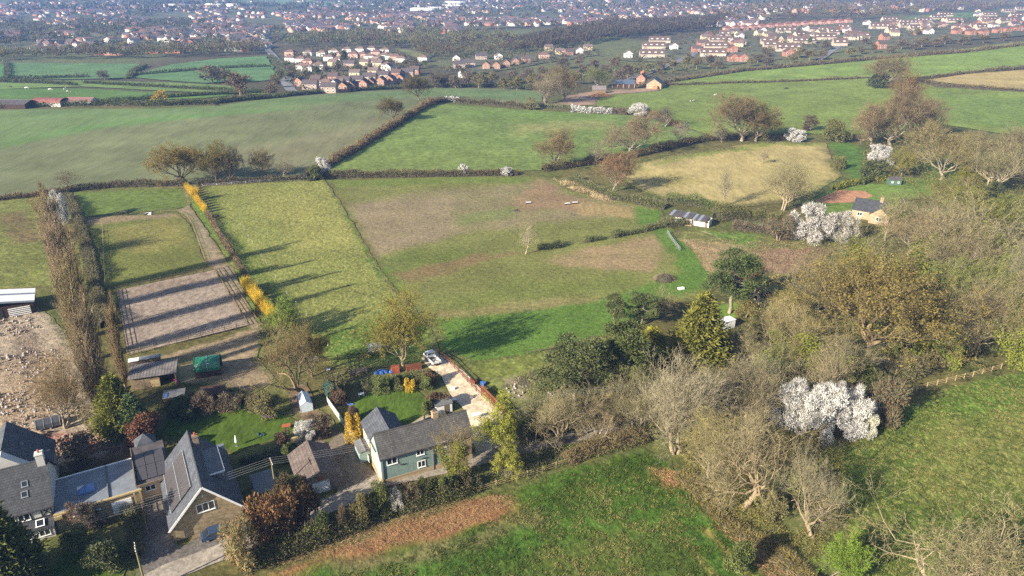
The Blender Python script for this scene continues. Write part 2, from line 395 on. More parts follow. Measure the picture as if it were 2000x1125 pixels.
# centre paddock
sheet('paddock', [(636,352),(860,346),(1045,344),(1085,352),(1112,372),(1240,396),(1290,410),(1305,440),(1345,470),(1390,520),(1400,560),(1370,590),(1290,592),(1230,640),(1150,668),(1060,690),(980,705),(930,720),(862,684),(842,640),(815,606),(770,560),(735,510),(700,450),(665,392)], .95, m_pad, C(126, 130, 72),
  [([(668,398),(820,372),(1000,362),(1060,352),(1095,372),(1135,385),(1235,402),(1245,420),(1100,435),(1000,443),(900,456),(730,498)], PNK, 5, .75, 5),
   ([(690,402),(880,384),(895,452),(880,462),(733,500)], C(154, 138, 110), 2.5, .8, 2), ([(1000,385),(1060,350),(1100,380),(1160,390),(1120,410),(1010,410)], C(158, 128, 100), 3, .7),
   ([(1120,395),(1240,405),(1235,425),(1130,420)], C(185, 158, 112), 2, .7), ([(885,418),(1010,405),(1000,422),(890,445)], C(120, 136, 72), 3., .6),
   ([(740,506),(900,478),(930,502),(780,530)], C(102, 118, 54), 4, .7), ([(765,535),(920,500),(1050,490),(940,512),(800,556)], C(138, 112, 82), 2.2, .7),
   ([(1120,490),(1285,462),(1298,490),(1270,530),(1120,525),(1060,510)], C(170, 144, 112), 2.2, .8, 2), ([(850,585),(1050,545),(1250,540),(1200,575),(1000,590),(880,606)], C(118, 130, 64), 4, .7),
   ([(845,612),(1000,590),(1170,580),(1190,592),(1000,612),(860,622)], C(158, 142, 98), 2, .55), ([(850,625),(1010,612),(1160,590),(1260,560),(1330,530),(1310,470),(1350,480),(1400,555),(1290,592),(1200,650),(1060,690),(930,720),(870,685)], LUSH, 2.0, 1.1, 1.5),
   ([(1270,440),(1340,455),(1330,500),(1300,490)], LUSH, 1.5, 1.), ([(1235,405),(1300,412),(1300,450),(1250,440)], LUSH, 1.5, 1.), ([(640,352),(1040,345),(1040,356),(650,366)], C(112, 132, 60), 2.5, .8),
   ([(735,512),(745,508),(820,600),(840,640),(825,640),(770,570)], GRN, .8, .8), ([(840,655),(880,650),(930,700),(860,700)], LUSH, 2, .9)],
  relief=.10, rscale=1.0, fade=1.5, label='patchy paddock with worn brown grazing and a lush green lower edge')
sheet('paddock', [(393,366),(500,358),(634,352),(663,392),(698,450),(733,510),(768,560),(813,606),(842,645),(862,690),(815,712),(700,722),(640,720),(560,640),(508,560),(470,520),(425,440)], .95, m_mead, C(136, 142, 76),
  [([(393,366),(425,440),(510,560),(560,640),(600,640),(540,560),(450,440),(410,366)], C(102, 120, 52), 2, .8), ([(640,640),(830,600),(850,690),(800,705),(650,712)], C(92, 124, 48), 4, .9), ([(500,380),(640,365),(700,470),(600,480),(520,430)], C(165, 160, 92), 8, .55), ([(640,358),(655,358),(760,540),(740,545)], C(96, 128, 52), .9, .9)],
  relief=.16, rscale=1.2, fade=1.2, label='yellow-green tussocky paddock beside the orange willow row', seed=3)
sheet('paddock', [(148,376),(250,372),(356,368),(372,402),(345,408),(160,424),(150,420)], 1.0, m_grass, C(110, 128, 64), off=.06, fade=1.0, label='small green paddock at the far end of the horse strip')
sheet('paddock', [(160,425),(345,416),(372,438),(405,522),(330,540),(215,566),(200,560),(190,500)], .9, m_pad, C(116, 122, 62), [([(200,450),(330,425),(380,480),(260,490)], C(150, 142, 82), 4, .7), ([(160,425),(345,416),(350,424),(170,440)], C(152, 134, 104), 1.2, .9)], relief=.06, fade=1.0, label='grazed horse paddock with a mown corner above the riding arena', off=.06)
sheet('track', [(344,412),(374,400),(372,392),(366,372),(360,368),(358,372),(366,396),(372,404),(455,524),(508,628),(520,650),(486,646),(418,526),(404,520),(376,440),(366,424)], .8, m_dirt, C(158, 142, 116), [([(378,410),(400,440),(440,520),(452,520),(396,425)], C(132, 130, 82), .6, .7), ([(350,414),(372,425),(400,505),(412,505),(376,420)], C(118, 126, 72), .7, .5)], off=.10, fade=0.7, label='worn beige track beside the arena')
sheet('bank', [(362,368),(372,366),(410,410),(460,500),(500,590),(500,625),(470,548),(420,470),(380,412)], .8, m_rough, C(112, 140, 56), off=.13, relief=.2, fade=0.6, label='green bank along the willow row')
sheet('riding_arena', [(228,568),(418,528),(485,637),(250,693)], .6, m_sand, C(168, 152, 136), [([(230,570),(418,530),(430,545),(235,585)], C(150, 130, 110), 1.5, .5)], off=.14, edge=.0, relief=.05, rscale=.8, label='pinkish sand riding arena inside a post and rail fence')
sheet('yard', [(250,700),(330,690),(480,645),(508,640),(512,670),(500,700),(540,745),(480,775),(440,760),(330,745),(255,728)], .7, m_dirt, C(172, 152, 122), [([(250,712),(340,700),(440,680),(440,700),(330,722)], C(128, 128, 78), 1.2, .6)], off=.11, fade=1.2, label='dusty stable yard below the arena')
sheet('rough_field', [(-120,396),(0,386),(85,384),(140,372),(150,420),(170,470),(190,560),(100,560),(-120,575)], 1.0, m_rough, C(122, 128, 68), [([(0,420),(60,410),(70,470),(10,480)], C(120, 104, 72), 3, .8)], relief=.3, fade=1.5, label='rough tussock field at the left edge')
sheet('rubble_yard', [(-160,596),(60,590),(120,636),(200,750),(262,822),(274,868),(190,912),(100,925),(40,915),(-160,920)], .6, m_rub, C(168, 152, 130), [([(-60,720),(60,700),(130,780),(60,860),(-60,860)], C(172, 150, 122), 3, .9), ([(60,850),(130,845),(140,862),(80,878)], C(150, 92, 80), .5, .9), ([(30,640),(70,640),(80,720),(40,720)], C(120, 100, 82), 1.2, .7)], off=.07, relief=.4, rscale=1.3, fade=2.0, label='pale rubble-strewn yard beneath the poplars')
sheet('lawn', [(322,812),(400,800),(470,786),(540,800),(576,824),(574,846),(520,866),(480,876),(458,890),(420,880),(300,850)], .5, m_lawn, C(84, 106, 40), off=.09, fade=0.7, label='mown garden lawn behind the stone house')
sheet('lawn', [(686,790),(700,772),(760,758),(805,756),(832,776),(834,812),(790,834),(700,830)], .5, m_lawn, C(92, 116, 46), off=.09, fade=0.6, label='mown garden lawn behind the teal cottage')
sheet('lawn', [(70,1120),(140,1070),(190,1055),(240,1060),(250,1100),(240,1190),(70,1190)], .5, m_lawn, C(80, 104, 40), off=.09, fade=0.7, label='sloping front lawn at the bottom left')
sheet('gravel_drive', [(822,700),(848,686),(880,706),(905,725),(950,770),(1004,826),(1012,858),(985,880),(940,905),(925,870),(905,800),(880,770),(862,735),(840,722)], .5, m_dirt, C(222, 204, 176, .85), off=.10, edge=.15, label='pale gravel drive beside the teal cottage')
sheet('patio', [(700,836),(790,836),(835,808),(862,806),(870,820),(840,850),(740,870)], .6, m_dirt, C(196, 182, 158), off=.12, edge=.05, label='stone patio behind the teal cottage')
sheet('courtyard', [(640,820),(668,838),(712,905),(738,936),(700,962),(660,975),(640,900),(600,850)], .6, m_tarmac, C(136, 124, 108), off=.09, label='dark driveway between the garage and the cottage')
sheet('garden_path', [(556,760),(600,745),(622,800),(652,820),(668,840),(640,868),(600,835),(570,800)], .6, m_dirt, C(138, 116, 92), off=.10, fade=0.7, label='brown earth garden bed and path')
# the lane
def strip(name, px, width, sp, mat, base, label, off=.12, **k):
    c = wpoly(px); L = []; Rr = []
    for i, p in enumerate(c):
        d = c[min(i + 1, len(c) - 1)] - c[max(i - 1, 0)]; d.z = 0; d.normalize(); n = Vector((-d.y, d.x, 0)) * (width / 2)
        L.append(p + n); Rr.append(p - n)
    return sheet(name, None, sp, mat, base, off=off, label=label, world_pts=L + Rr[::-1], **k)
strip('lane', [(180,1200),(330,1118),(440,1076),(520,1040),(620,996),(690,966),(745,940),(830,920),(930,898),(1005,880),(1100,858),(1230,828),(1320,800),(1420,776),(1540,744),(1640,716),(1760,700),(1880,668),(2060,600)], 3.6, .6, m_tarmac, C(170, 160, 146), 'narrow grey lane running past the cottages', edge=.15)
sheet('forecourt', [(288,968),(325,955),(345,1065),(470,1010),(490,1028),(440,1075),(330,1112),(262,1140),(276,1060)], .6, m_tarmac, C(118, 112, 106), off=.09, fade=0.5, label='grey forecourt in front of the stone house')
strip('footpath', [(1362,448),(1385,458),(1410,470),(1435,485),(1452,500)], .9, .5, m_dirt, C(190, 172, 130), 'thin trodden footpath below the white stable', fade=0.2, off=.16)
# right-hand rough ground
sheet('rough_field', [(1308,455),(1360,445),(1450,455),(1640,475),(1700,520),(1560,560),(1470,590),(1400,560),(1350,490)], .9, m_rough, C(122, 124, 72), [([(1330,470),(1440,480),(1440,520),(1380,540)], C(172, 150, 112), 1.5, .9), ([(1470,490),(1620,485),(1600,540),(1480,530)], C(150, 120, 100), 2, .9), ([(1360,450),(1470,455),(1480,490),(1420,470)], GRN, 1.5, .9)], off=.07, relief=.35, rscale=1.5, fade=2.0, label='brambly rough ground right of the centre paddock')
sheet('grass_plot', [(1395,598),(1440,590),(1480,596),(1490,610),(1450,622),(1400,625)], .6, m_lawn, C(116, 142, 62), off=.10, fade=0.8, label='bright green grass by the derelict shed')
sheet('rough_field', [(940,705),(1050,690),(1180,655),(1200,680),(1120,740),(1040,790),(1010,800),(900,705)], .7, m_rough, C(124, 134, 66), [([(980,740),(1060,730),(1050,780),(1000,780)], C(165, 150, 128), 1.2, .8)], off=.09, relief=.3, fade=1.5, label='rough grass strip outside the brown fence')
# middle distance
sheet('field', [(862,203),(930,208),(1020,214),(1120,220),(1240,226),(1290,236),(1335,250),(1395,268),(1300,290),(1230,310),(1160,326),(1060,333),(900,338),(640,342),(612,340),(650,318),(720,278),(790,238),(835,210)], 2.2, m_grass, C(122, 142, 78),
  [([(1000,245),(1180,235),(1200,250),(1020,262)], C(165, 160, 105), 8, .6), ([(700,300),(1000,300),(1050,335),(640,340)], C(128, 144, 78), 10, .7), ([(900,215),(1200,225),(1200,235),(900,228)], C(120, 148, 74), 6, .6)], off=.06, relief=.25, rscale=3, fade=2.0, label='green pasture in the middle of the picture', edge=1)
sheet('field', [(1206,346),(1240,322),(1330,300),(1500,277),(1612,280),(1630,320),(1642,345),(1600,372),(1540,398),(1480,402),(1400,408),(1300,390),(1240,368)], 1.6, m_straw, C(184, 168, 114), [([(1206,346),(1330,300),(1500,277),(1612,280),(1612,287),(1500,286),(1330,312),(1230,340)], C(128, 142, 66), 3, .9), ([(1240,340),(1330,335),(1360,365),(1260,368)], C(158, 148, 84), 5, .6), ([(1500,310),(1600,340),(1540,398),(1480,402)], C(158, 150, 86), 6, .5)], off=.06, relief=.15, fade=5.0, label='straw-coloured mown field right of centre', edge=.8)
sheet('grass_bank', [(1614,280),(1650,276),(1690,290),(1692,335),(1720,352),(1650,350),(1632,320)], 1.6, m_grass, C(98, 132, 60), off=.07, fade=3.0, label='lush green corner beside the straw field')
sheet('garden', [(1560,400),(1620,370),(1760,345),(1860,350),(1880,380),(1750,395),(1660,420),(1580,420)], 1.4, m_grass, C(114, 138, 66), off=.07, fade=3.0, label='green garden of the stone bungalow')
sheet('brick_drive', [(1590,392),(1640,372),(1690,374),(1705,384),(1668,396),(1610,398)], .9, m_dirt, C(196, 146, 112), off=.12, edge=.1, label='reddish paved drive by the stone bungalow')
sheet('grass_field', [(1775,330),(1830,300),(1900,300),(1990,330),(1960,380),(1840,372)], 1.6, m_grass, C(124, 142, 70), off=.07, fade=4.0, label='green clearing behind the bungalow')
sheet('crop_field', [(-160,226),(0,216),(150,213),(300,213),(430,207),(560,191),(700,179),(850,173),(1000,174),(1062,181),(1056,204),(1020,208),(950,202),(900,196),(862,194),(846,200),(800,226),(740,262),(680,298),(640,318),(604,336),(598,352),(400,360),(150,366),(80,378),(0,388),(-160,400)], 3.0, m_crop, C(122, 128, 92),
  [([(-160,226),(560,191),(860,173),(1060,181),(1050,196),(860,188),(560,210),(300,240),(0,280),(-160,300)], C(116, 140, 88), 12, .85, 8), ([(0,276),(200,240),(400,222),(600,210),(600,214),(400,230),(200,250),(0,292)], C(108, 142, 80), 3, .7, 2), ([(300,330),(640,260),(780,226),(700,280),(600,336)], C(142, 136, 106), 10, .6)], off=.06, label='large pale green crop field across the upper left', edge=1.2)
sheet('field', [(1172,186),(1300,168),(1420,164),(1690,154),(1795,160),(1830,172),(1900,176),(2100,186),(2100,270),(1960,262),(1830,243),(1700,262),(1600,262),(1540,262),(1480,266),(1395,266),(1330,246),(1292,232),(1262,216),(1180,208),(1100,206)], 4, m_grass, C(130, 146, 74), [([(1840,185),(2100,195),(2100,262),(1850,240)], C(118, 142, 74), 8, .7), ([(1200,200),(1280,205),(1400,262),(1300,240)], C(118, 144, 70), 8, .5)], off=.06, label='green cattle pasture on the right slope', edge=1.2)
sheet('field', [(1302,160),(1450,141),(1700,119),(1890,104),(2100,84),(2100,128),(1880,142),(1790,152),(1690,151),(1420,162),(1310,166)], 5, m_grass, C(134, 156, 78), off=.07, label='bright green strip field below the hillside estate', edge=1.2)
sheet('field', [(1802,158),(1880,146),(2100,132),(2100,184),(1930,172)], 4, m_straw, C(176, 158, 108), off=.07, label='buff stubble field at the right edge', edge=1)
sheet('field', [(1880,98),(2100,74),(2100,82),(1890,102)], 5, m_grass, C(120, 152, 80), off=.07, label='thin green strip under the terraces at the right edge', edge=.8)
sheet('farmyard', [(1085,208),(1100,188),(1150,180),(1200,176),(1290,172),(1290,178),(1200,186),(1168,192),(1165,206)], 2.5, m_dirt, C(178, 150, 128), off=.10, fade=4.0, label='bare farmyard by the brick farmhouse')
# beyond the crest
sheet('field', [(18,152),(24,124),(272,126),(258,140),(245,154),(120,156)], 8, m_grass, C(106, 138, 92), off=.10, label='flat green field left of the hedge fork', edge=2)
sheet('field', [(262,152),(285,140),(330,127),(430,116),(520,110),(546,154),(500,160),(400,164),(330,158)], 8, m_grass, C(106, 142, 94), off=.10, label='green playing field by the bend of the road', edge=2)
sheet('field', [(-200,172),(-20,164),(150,158),(330,162),(470,170),(545,182),(520,186),(320,178),(160,170),(-200,180)], 6, m_grass, C(126, 150, 86), off=.10, label='pale green pasture strip beyond the crop field', edge=2)
sheet('field', [(-200,184),(0,174),(160,174),(320,182),(460,187),(400,192),(270,197),(180,206),(0,210),(-200,216)], 6, m_grass, C(104, 136, 72), off=.10, label='pasture with white ponies at the far left', edge=2)
sheet('field', [(-200,130),(-40,126),(14,126),(12,152),(-200,160)], 8, m_grass, C(96, 140, 84), off=.10, label='green field at the far left edge', edge=2)
sheet('field', [(290,205),(380,196),(480,192),(560,186),(520,192),(430,203)], 5, m_grass, C(112, 130, 76), off=.10, label='thin paddock between the far hedges', edge=1)
strip('road', [(592,186),(570,178),(556,160),(566,148),(560,138),(540,118),(524,100),(516,88),(522,74)], 8, 5, m_tarmac, C(150, 150, 152), 'tarmac road bending up into the town', off=.4)
strip('road', [(1220,160),(1345,112),(1365,100)], 8, 6, m_tarmac, C(140, 140, 145), 'estate road climbing between the terraces', off=.3)
strip('road', [(1600,118),(1640,90),(1670,70)], 7, 6, m_tarmac, C(140, 140, 145), 'second estate road among the terraces', off=.3)
sheet('field', [(1748,40),(1820,30),(1880,26),(1930,24),(1900,36),(1800,44)], 12, m_grass, C(112, 142, 84), off=.2, label='school playing field behind the estate', edge=1)
sheet('field', [(760,92),(800,98),(850,108),(830,122),(800,110),(770,100)], 8, m_grass, C(132, 136, 92), off=.15, fade=8.0, label='scrubby grass clearing behind the white houses', edge=2)
sheet('field', [(300,30),(520,22),(640,26),(700,32),(560,36),(360,36)], 25, m_far, C(140, 150, 110), off=.1, label='pale field in the far valley', edge=4)
sheet('field', [(420,-6),(600,0),(700,6),(760,12),(640,14),(480,8)], 60, m_far, C(128, 148, 108), off=.05, label='green field high on the far hillside', edge=4)

# the streets and gardens under the estates
m_street = mk_field('estate_ground', C(150, 146, 140), .5, .06, .3, .2)
for q, l in (([(548,118),(600,100),(760,98),(822,122),(800,150),(740,166),(600,182),(560,172)], 'gardens and drives beneath the white estate'), ([(1205,118),(1250,88),(1400,66),(1640,44),(1800,36),(1960,16),(2100,8),(2100,62),(1890,80),(1700,96),(1560,112),(1420,128),(1300,122)], 'gardens and drives beneath the hillside estate'), ([(862,146),(880,116),(1000,108),(1150,94),(1170,108),(1060,124),(940,146)], 'gardens beneath the houses below the dark wood'), ([(-120,108),(300,102),(520,92),(560,66),(900,60),(1300,40),(1500,22),(1500,6),(800,8),(-120,26)], 'streets and gardens of the town')):
    sheet('estate_ground', q, 14, m_street, C(108, 110, 86), off=.12, label=l, edge=3, fade=8)
# ------------------------------------------------------------------ trees: prototypes
m_bark = NT('bark'); _co = m_bark.coord(); _n = m_bark.noise(2.5, 5, _co, .6, (1, 1, .3))
m_bark.col(m_bark.mix(1., m_bark.ramp(_n, [(.3, (.13, .105, .07)), (.7, (.34, .29, .21))]), m_bark.new('ShaderNodeObjectInfo').outputs['Color'], 'MULTIPLY'), .9)
m_bark.bump(_n, .6, .05); m_bark = m_bark.m
m_twig = mk_leaf('twigs', (.092, .084, .060), (.21, .19, .135), .0, True, .5)
m_bud = mk_leaf('spring_leaf', (.13, .118, .045), (.27, .24, .095), .3)
m_green = mk_leaf('green_leaf', (.09, .11, .035), (.22, .25, .08), .3)
m_dark = mk_leaf('evergreen_leaf', (.038, .054, .02), (.125, .14, .05), .15)
m_gold = mk_leaf('golden_conifer_leaf', (.075, .085, .02), (.30, .27, .055), .2)
m_white = mk_leaf('blossom', (.46, .45, .43), (.86, .85, .83), .15, True, 1.4)
m_orange = mk_leaf('willow_rods', (.48, .31, .03), (.78, .54, .06), .2)
m_rust = mk_leaf('rust_leaf', (.09, .062, .038), (.21, .135, .08), .25)
m_ivy = mk_leaf('ivy_leaf', (.06, .085, .022), (.22, .26, .062), .2)
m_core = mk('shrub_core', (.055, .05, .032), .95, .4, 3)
def unit(a): return a / np.maximum(np.linalg.norm(a, axis=-1, keepdims=True), 1e-9)
def rdirs(n, up=0., rng=RNG):
    d = rng.normal(size=(n, 3)); d = unit(d); d[:, 2] += up; return unit(d)
def slivers(c, d, ln, w, rng=RNG):
    """one long thin triangle per twig or leaf"""
    n = len(c); s = unit(np.cross(d, rng.normal(size=(n, 3))))
    ln = np.broadcast_to(np.asarray(ln, float), (n,))[:, None]; w = np.broadcast_to(np.asarray(w, float), (n,))[:, None]
    v = np.stack([c - s * w / 2, c + s * w / 2, c + d * ln], 1).reshape(-1, 3)
    return v, np.arange(3 * n).reshape(-1, 3)
def blades(c, d, ln, w, rng=RNG):
    """a lens-shaped leaf: two triangles"""
    n = len(c); s = unit(np.cross(d, rng.normal(size=(n, 3))))
    ln = np.broadcast_to(np.asarray(ln, float), (n,))[:, None]; w = np.broadcast_to(np.asarray(w, float), (n,))[:, None]
    nn = np.cross(d, s) * w * .25
    v = np.stack([c, c + d * ln * .5 + s * w / 2 + nn, c + d * ln, c + d * ln * .5 - s * w / 2 + nn], 1).reshape(-1, 3)
    b = np.arange(n)[:, None] * 4
    return v, np.concatenate([b + [0, 1, 2], b + [0, 2, 3]], 0)
class Soup:
    def __init__(s): s.v = []; s.f = []; s.m = []; s.n = 0
    def add(s, vf, mi=0):
        v, f = vf
        if len(v): s.v.append(v); s.f.append(f + s.n); s.m.append(np.full(len(f), mi, np.int32)); s.n += len(v)
    def mesh(s, name, mats, smooth=False):
        me = mesh_np(name, np.concatenate(s.v), np.concatenate(s.f).astype(np.int32), None, smooth)
        for m in mats: me.materials.append(m)
        me.polygons.foreach_set('material_index', np.concatenate(s.m)); return me
def tubes_np(segs, n):
    """segs: list of (p0,p1,r0,r1) -> open tubes as triangles"""
    a = np.array([s[0] for s in segs]); b = np.array([s[1] for s in segs]); ra = np.array([s[2] for s in segs]); rb = np.array([s[3] for s in segs])
    d = unit(b - a); ref = np.where(np.abs(d[:, 2:3]) < .9, np.array([[0, 0, 1.]]), np.array([[1., 0, 0]]))
    u = unit(np.cross(d, ref)); w = np.cross(d, u); t = np.arange(n) * 2 * np.pi / n
    ring = u[:, None] * np.cos(t)[None, :, None] + w[:, None] * np.sin(t)[None, :, None]
    v = np.concatenate([a[:, None] + ring * ra[:, None, None], b[:, None] + ring * rb[:, None, None]], 1).reshape(-1, 3)
    base = np.arange(len(segs))[:, None] * 2 * n; k = np.arange(n)[None]; k2 = (k + 1) % n
    f = np.concatenate([np.stack([base + k, base + k2, base + n + k2], -1).reshape(-1, 3), np.stack([base + k, base + n + k2, base + n + k], -1).reshape(-1, 3)])
    return v, f
def grow_tree(seed, h=14., spread=.55, trunk=.22, limbs=7, levels=3, kids=(6, 5, 5), upw=.25, gnarl=.28, tr=.35, twigs=9, tl=1.1, tw=.045, droop=0., multi=1):
    """returns wood segments by level and arrays of twig tips"""
    rg = random.Random(seed); segs = {0: [], 1: [], 2: [], 3: [], 4: []}; tips = []
    W = h * spread
    def rv(s): return Vector((rg.gauss(0, s), rg.gauss(0, s), rg.gauss(0, s)))
    def grow(p, d, ln, r, lv):
        k = max(2, 5 - lv) + (2 if lv == 0 else 0); pts = [(p.copy(), d.copy(), r)]
        for i in range(k):
            d = (d + rv(gnarl) + Vector((0, 0, (upw if lv < 3 else upw * .6 - droop)))).normalized()
            q = p + d * (ln / k); r2 = r * (1 - .75 * (i + 1) / k * (1 if lv else .55)) if lv else r * (1 - .5 * (i + 1) / k)
            r2 = max(r2, .02); segs[min(lv, 4)].append((tuple(p), tuple(q), r * (1 - .75 * i / k) if lv else r * (1 - .5 * i / k), r2)); p = q; pts.append((p.copy(), d.copy(), r2))
        if lv >= levels:
            for (a, b, c) in pts[1:]: tips.append((tuple(a), tuple(b)))
            return
        nk = kids[lv - 1] if lv else limbs
        for j in range(nk):
            t = (.35 + .65 * (j + rg.random()) / nk) if lv else (.55 + .45 * (j + rg.random()) / nk)
            i = min(int(t * k), k - 1); f = t * k - i
            a = pts[i][0].lerp(pts[i + 1][0], f); dd = pts[i][1]; rr = pts[i][2]
            az = j * 2.4 + rg.uniform(-.5, .5); sd = dd.cross(Vector((math.cos(az), math.sin(az), .3))).normalized()
            if lv == 0: nd = (Vector((math.cos(az), math.sin(az), 0)) * rg.uniform(.7, 1.2) + Vector((0, 0, rg.uniform(.35, 1.1)))).normalized()
            else: nd = (dd * rg.uniform(.5, .9) + sd * rg.uniform(.6, 1.) + Vector((0, 0, .1))).normalized()
            l2 = (W * rg.uniform(.75, 1.05)) if lv == 0 else ln * rg.uniform(.42, .68)
            grow(a, nd, l2, rr * (.62 if lv == 0 else .6), lv + 1)
        if lv > 0: grow(pts[-1][0], pts[-1][1], ln * .45, pts[-1][2], lv + 1)
        else:
            for _ in range(2): grow(pts[-1][0], (pts[-1][1] + rv(.25)).normalized(), h * .55, pts[-1][2] * .8, 1)
    for m in range(multi):
        a = m * 2 * math.pi / multi + .5
        off = Vector((math.cos(a), math.sin(a), 0)) * (.03 * h if multi > 1 else 0)
        grow(off, (Vector((0, 0, 1)) + off.normalized() * (.22 if multi > 1 else 0) + rv(.03)).normalized(), h * trunk * (2 if multi > 1 else 1), tr, 0)
    return segs, np.array([t[0] for t in tips]), np.array([t[1] for t in tips])
def fit(arrs, h, hw):
    """scale so the crown is h high and hw wide"""
    return arrs
PROTO = {}
def tree_proto(key, seed, leaf=None, nleaf=0, lsize=.25, twigs=8, tl=1.1, tw=.034, mats=None, ivy=0, **k):
    segs, tp, td = grow_tree(seed, **k); rng = np.random.default_rng(seed)
    tr = Soup(); tr.add(tubes_np(segs[0], 9)); tr.add(tubes_np(segs[1], 6))
    if segs[2]: tr.add(tubes_np(segs[2], 4))
    cr = Soup()
    if segs[3]: cr.add(tubes_np(segs[3], 3))
    if segs[4]: cr.add(tubes_np(segs[4], 3))
    i = np.repeat(np.arange(len(tp)), twigs); n = len(i); d = unit(td[i] + rng.normal(size=(n, 3)) * .55 + [0, 0, .12])
    ln = tl * rng.uniform(.5, 1.2, n); cr.add(slivers(tp[i] + rng.normal(size=(n, 3)) * .12, d, ln, tw, rng))
    e = tp[i] + d * (ln * .55)[:, None]; j = rng.integers(0, n, n); d2 = unit(d[j] + rng.normal(size=(n, 3)) * .7); cr.add(slivers(e[j], d2, ln[j] * .6, tw * .75, rng))
    if nleaf:
        j = rng.integers(0, n, nleaf); c = tp[i][j] + d[j] * (ln[j] * rng.uniform(.3, 1.1, nleaf))[:, None] + rng.normal(size=(nleaf, 3)) * .15
        cr.add(blades(c, rdirs(nleaf, .2, rng), lsize * rng.uniform(.6, 1.4, nleaf), lsize * .8, rng), 1)
    if ivy:
        sg = segs[0] + [s for s in segs[1] if s[0][2] < k.get('h', 14) * .7]; a = np.array([s[0] for s in sg]); b = np.array([s[1] for s in sg]); r = np.array([s[2] for s in sg])
        j = rng.integers(0, len(sg), ivy); c = a[j] + (b[j] - a[j]) * rng.random((ivy, 1)); o = rdirs(ivy, 0, rng); c = c + o * (r[j] + rng.uniform(.05, 1.1, ivy))[:, None]
        cr.add(blades(c, unit(o + rng.normal(size=(ivy, 3)) * .6), .32, .26, rng), 2)
    allv = np.concatenate(cr.v); zt = np.percentile(allv[:, 2], 99.7); hw = np.percentile(np.hypot(allv[:, 0], allv[:, 1]), 91)
    ms = [m_twig, leaf or m_bud, m_ivy]
    PROTO.setdefault(key, []).append((tr.mesh(key + '_trunk', [m_bark], True), cr.mesh(key + '_crown', ms), zt, hw))
for s in (11, 12, 13): tree_proto('oak', s, spread=.52, limbs=8, kids=(6, 5), levels=3, gnarl=.26, tr=.42, twigs=12, tl=1.3, nleaf=1500, lsize=.2, leaf=m_rust)
for s in (21, 22): tree_proto('leafy', s, spread=.5, limbs=8, kids=(6, 5), levels=3, gnarl=.28, tr=.42, twigs=8, tl=1.1, nleaf=14000, lsize=.21, leaf=m_bud)
for s in (31, 32): tree_proto('ash', s, spread=.42, limbs=7, kids=(5, 5), levels=3, gnarl=.2, upw=.38, tr=.3, twigs=4, tl=1.3, tw=.03, trunk=.3)
for s in (41, 42): tree_proto('snag', s, spread=.6, limbs=6, kids=(6, 5, 3), levels=4, gnarl=.42, upw=.12, tr=.62, twigs=2, tl=.8, tw=.035, trunk=.3)
for s in (51, 52): tree_proto('many', s, spread=.42, limbs=5, kids=(5, 4), levels=3, gnarl=.2, upw=.3, tr=.24, twigs=4, tl=1.3, multi=4, trunk=.18, tw=.03)
for s in (61, 62): tree_proto('ivied', s, spread=.42, limbs=6, kids=(5, 4), levels=3, gnarl=.25, upw=.3, tr=.34, twigs=4, tl=1.2, trunk=.32, ivy=9000)
tree_proto('maple', 71, spread=.42, limbs=8, kids=(5, 4), levels=3, gnarl=.25, upw=.25, tr=.22, twigs=4, nleaf=12000, lsize=.28, leaf=m_green, trunk=.2)
# poplars: close upright stems from the ground up
def poplar_proto(seed, h=30., hw=2.6):
    rg = random.Random(seed); rng = np.random.default_rng(seed); segs = []; tip = []
    for s in range(4):
        p = Vector((rg.gauss(0, .5), rg.gauss(0, .5), 0)); a = rg.random() * 6.28; d = Vector((math.cos(a) * .03, math.sin(a) * .03, 1)); r = .32 if s == 0 else .2; k = 14; hh = h * (1 if s == 0 else rg.uniform(.7, .95))
        for i in range(k):
            q = p + d.normalized() * hh / k; d = (d + Vector((rg.gauss(0, .02), rg.gauss(0, .02), 0)) - Vector((p.x, p.y, 0)) * .012); segs.append((tuple(p), tuple(q), r * (1 - i / k) + .03, r * (1 - (i + 1) / k) + .03))
            for _ in range(14):
                t = rg.random(); b = p.lerp(q, t); az = rg.random() * 6.28; z = b.z / h
                ln = hw * (1.5 * (1 - z) ** .55) * min(1, .75 + z * 3) * rg.uniform(.9, 1.7); dd = Vector((math.cos(az) * .42, math.sin(az) * .42, 1)).normalized(); m = b + dd * ln * .6; e = m + (dd + Vector((0, 0, .7))).normalized() * ln * .7
                segs.append((tuple(b), tuple(m), .05, .035)); segs.append((tuple(m), tuple(e), .035, .015)); tip += [(tuple(b.lerp(m, .5)), tuple(dd)), (tuple(m), tuple(dd)), (tuple(m.lerp(e, .5)), tuple(dd)), (tuple(e), (0, 0, 1))]
            p = q
    tp = np.array([t[0] for t in tip]); td = np.array([t[1] for t in tip]); tr = Soup(); tr.add(tubes_np([s for s in segs if s[2] > .06], 6)); cr = Soup(); cr.add(tubes_np([s for s in segs if s[2] <= .06], 3))
    i = np.repeat(np.arange(len(tp)), 4); n = len(i); d = unit(td[i] + rng.normal(size=(n, 3)) * .22 + [0, 0, .4]); ln = 1.3 * rng.uniform(.4, 1.2, n); cr.add(slivers(tp[i], d, ln, .032, rng))
    nl = 1500; j = rng.integers(0, n, nl); cr.add(blades(tp[i][j] + d[j] * ln[j][:, None], rdirs(nl, .4, rng), .2, .14, rng), 1)
    PROTO.setdefault('poplar', []).append((tr.mesh('poplar_trunk', [m_bark], True), cr.mesh('poplar_crown', [m_twig, m_rust]), h * 1.02, hw * 1.4))
poplar_proto(5); poplar_proto(6)
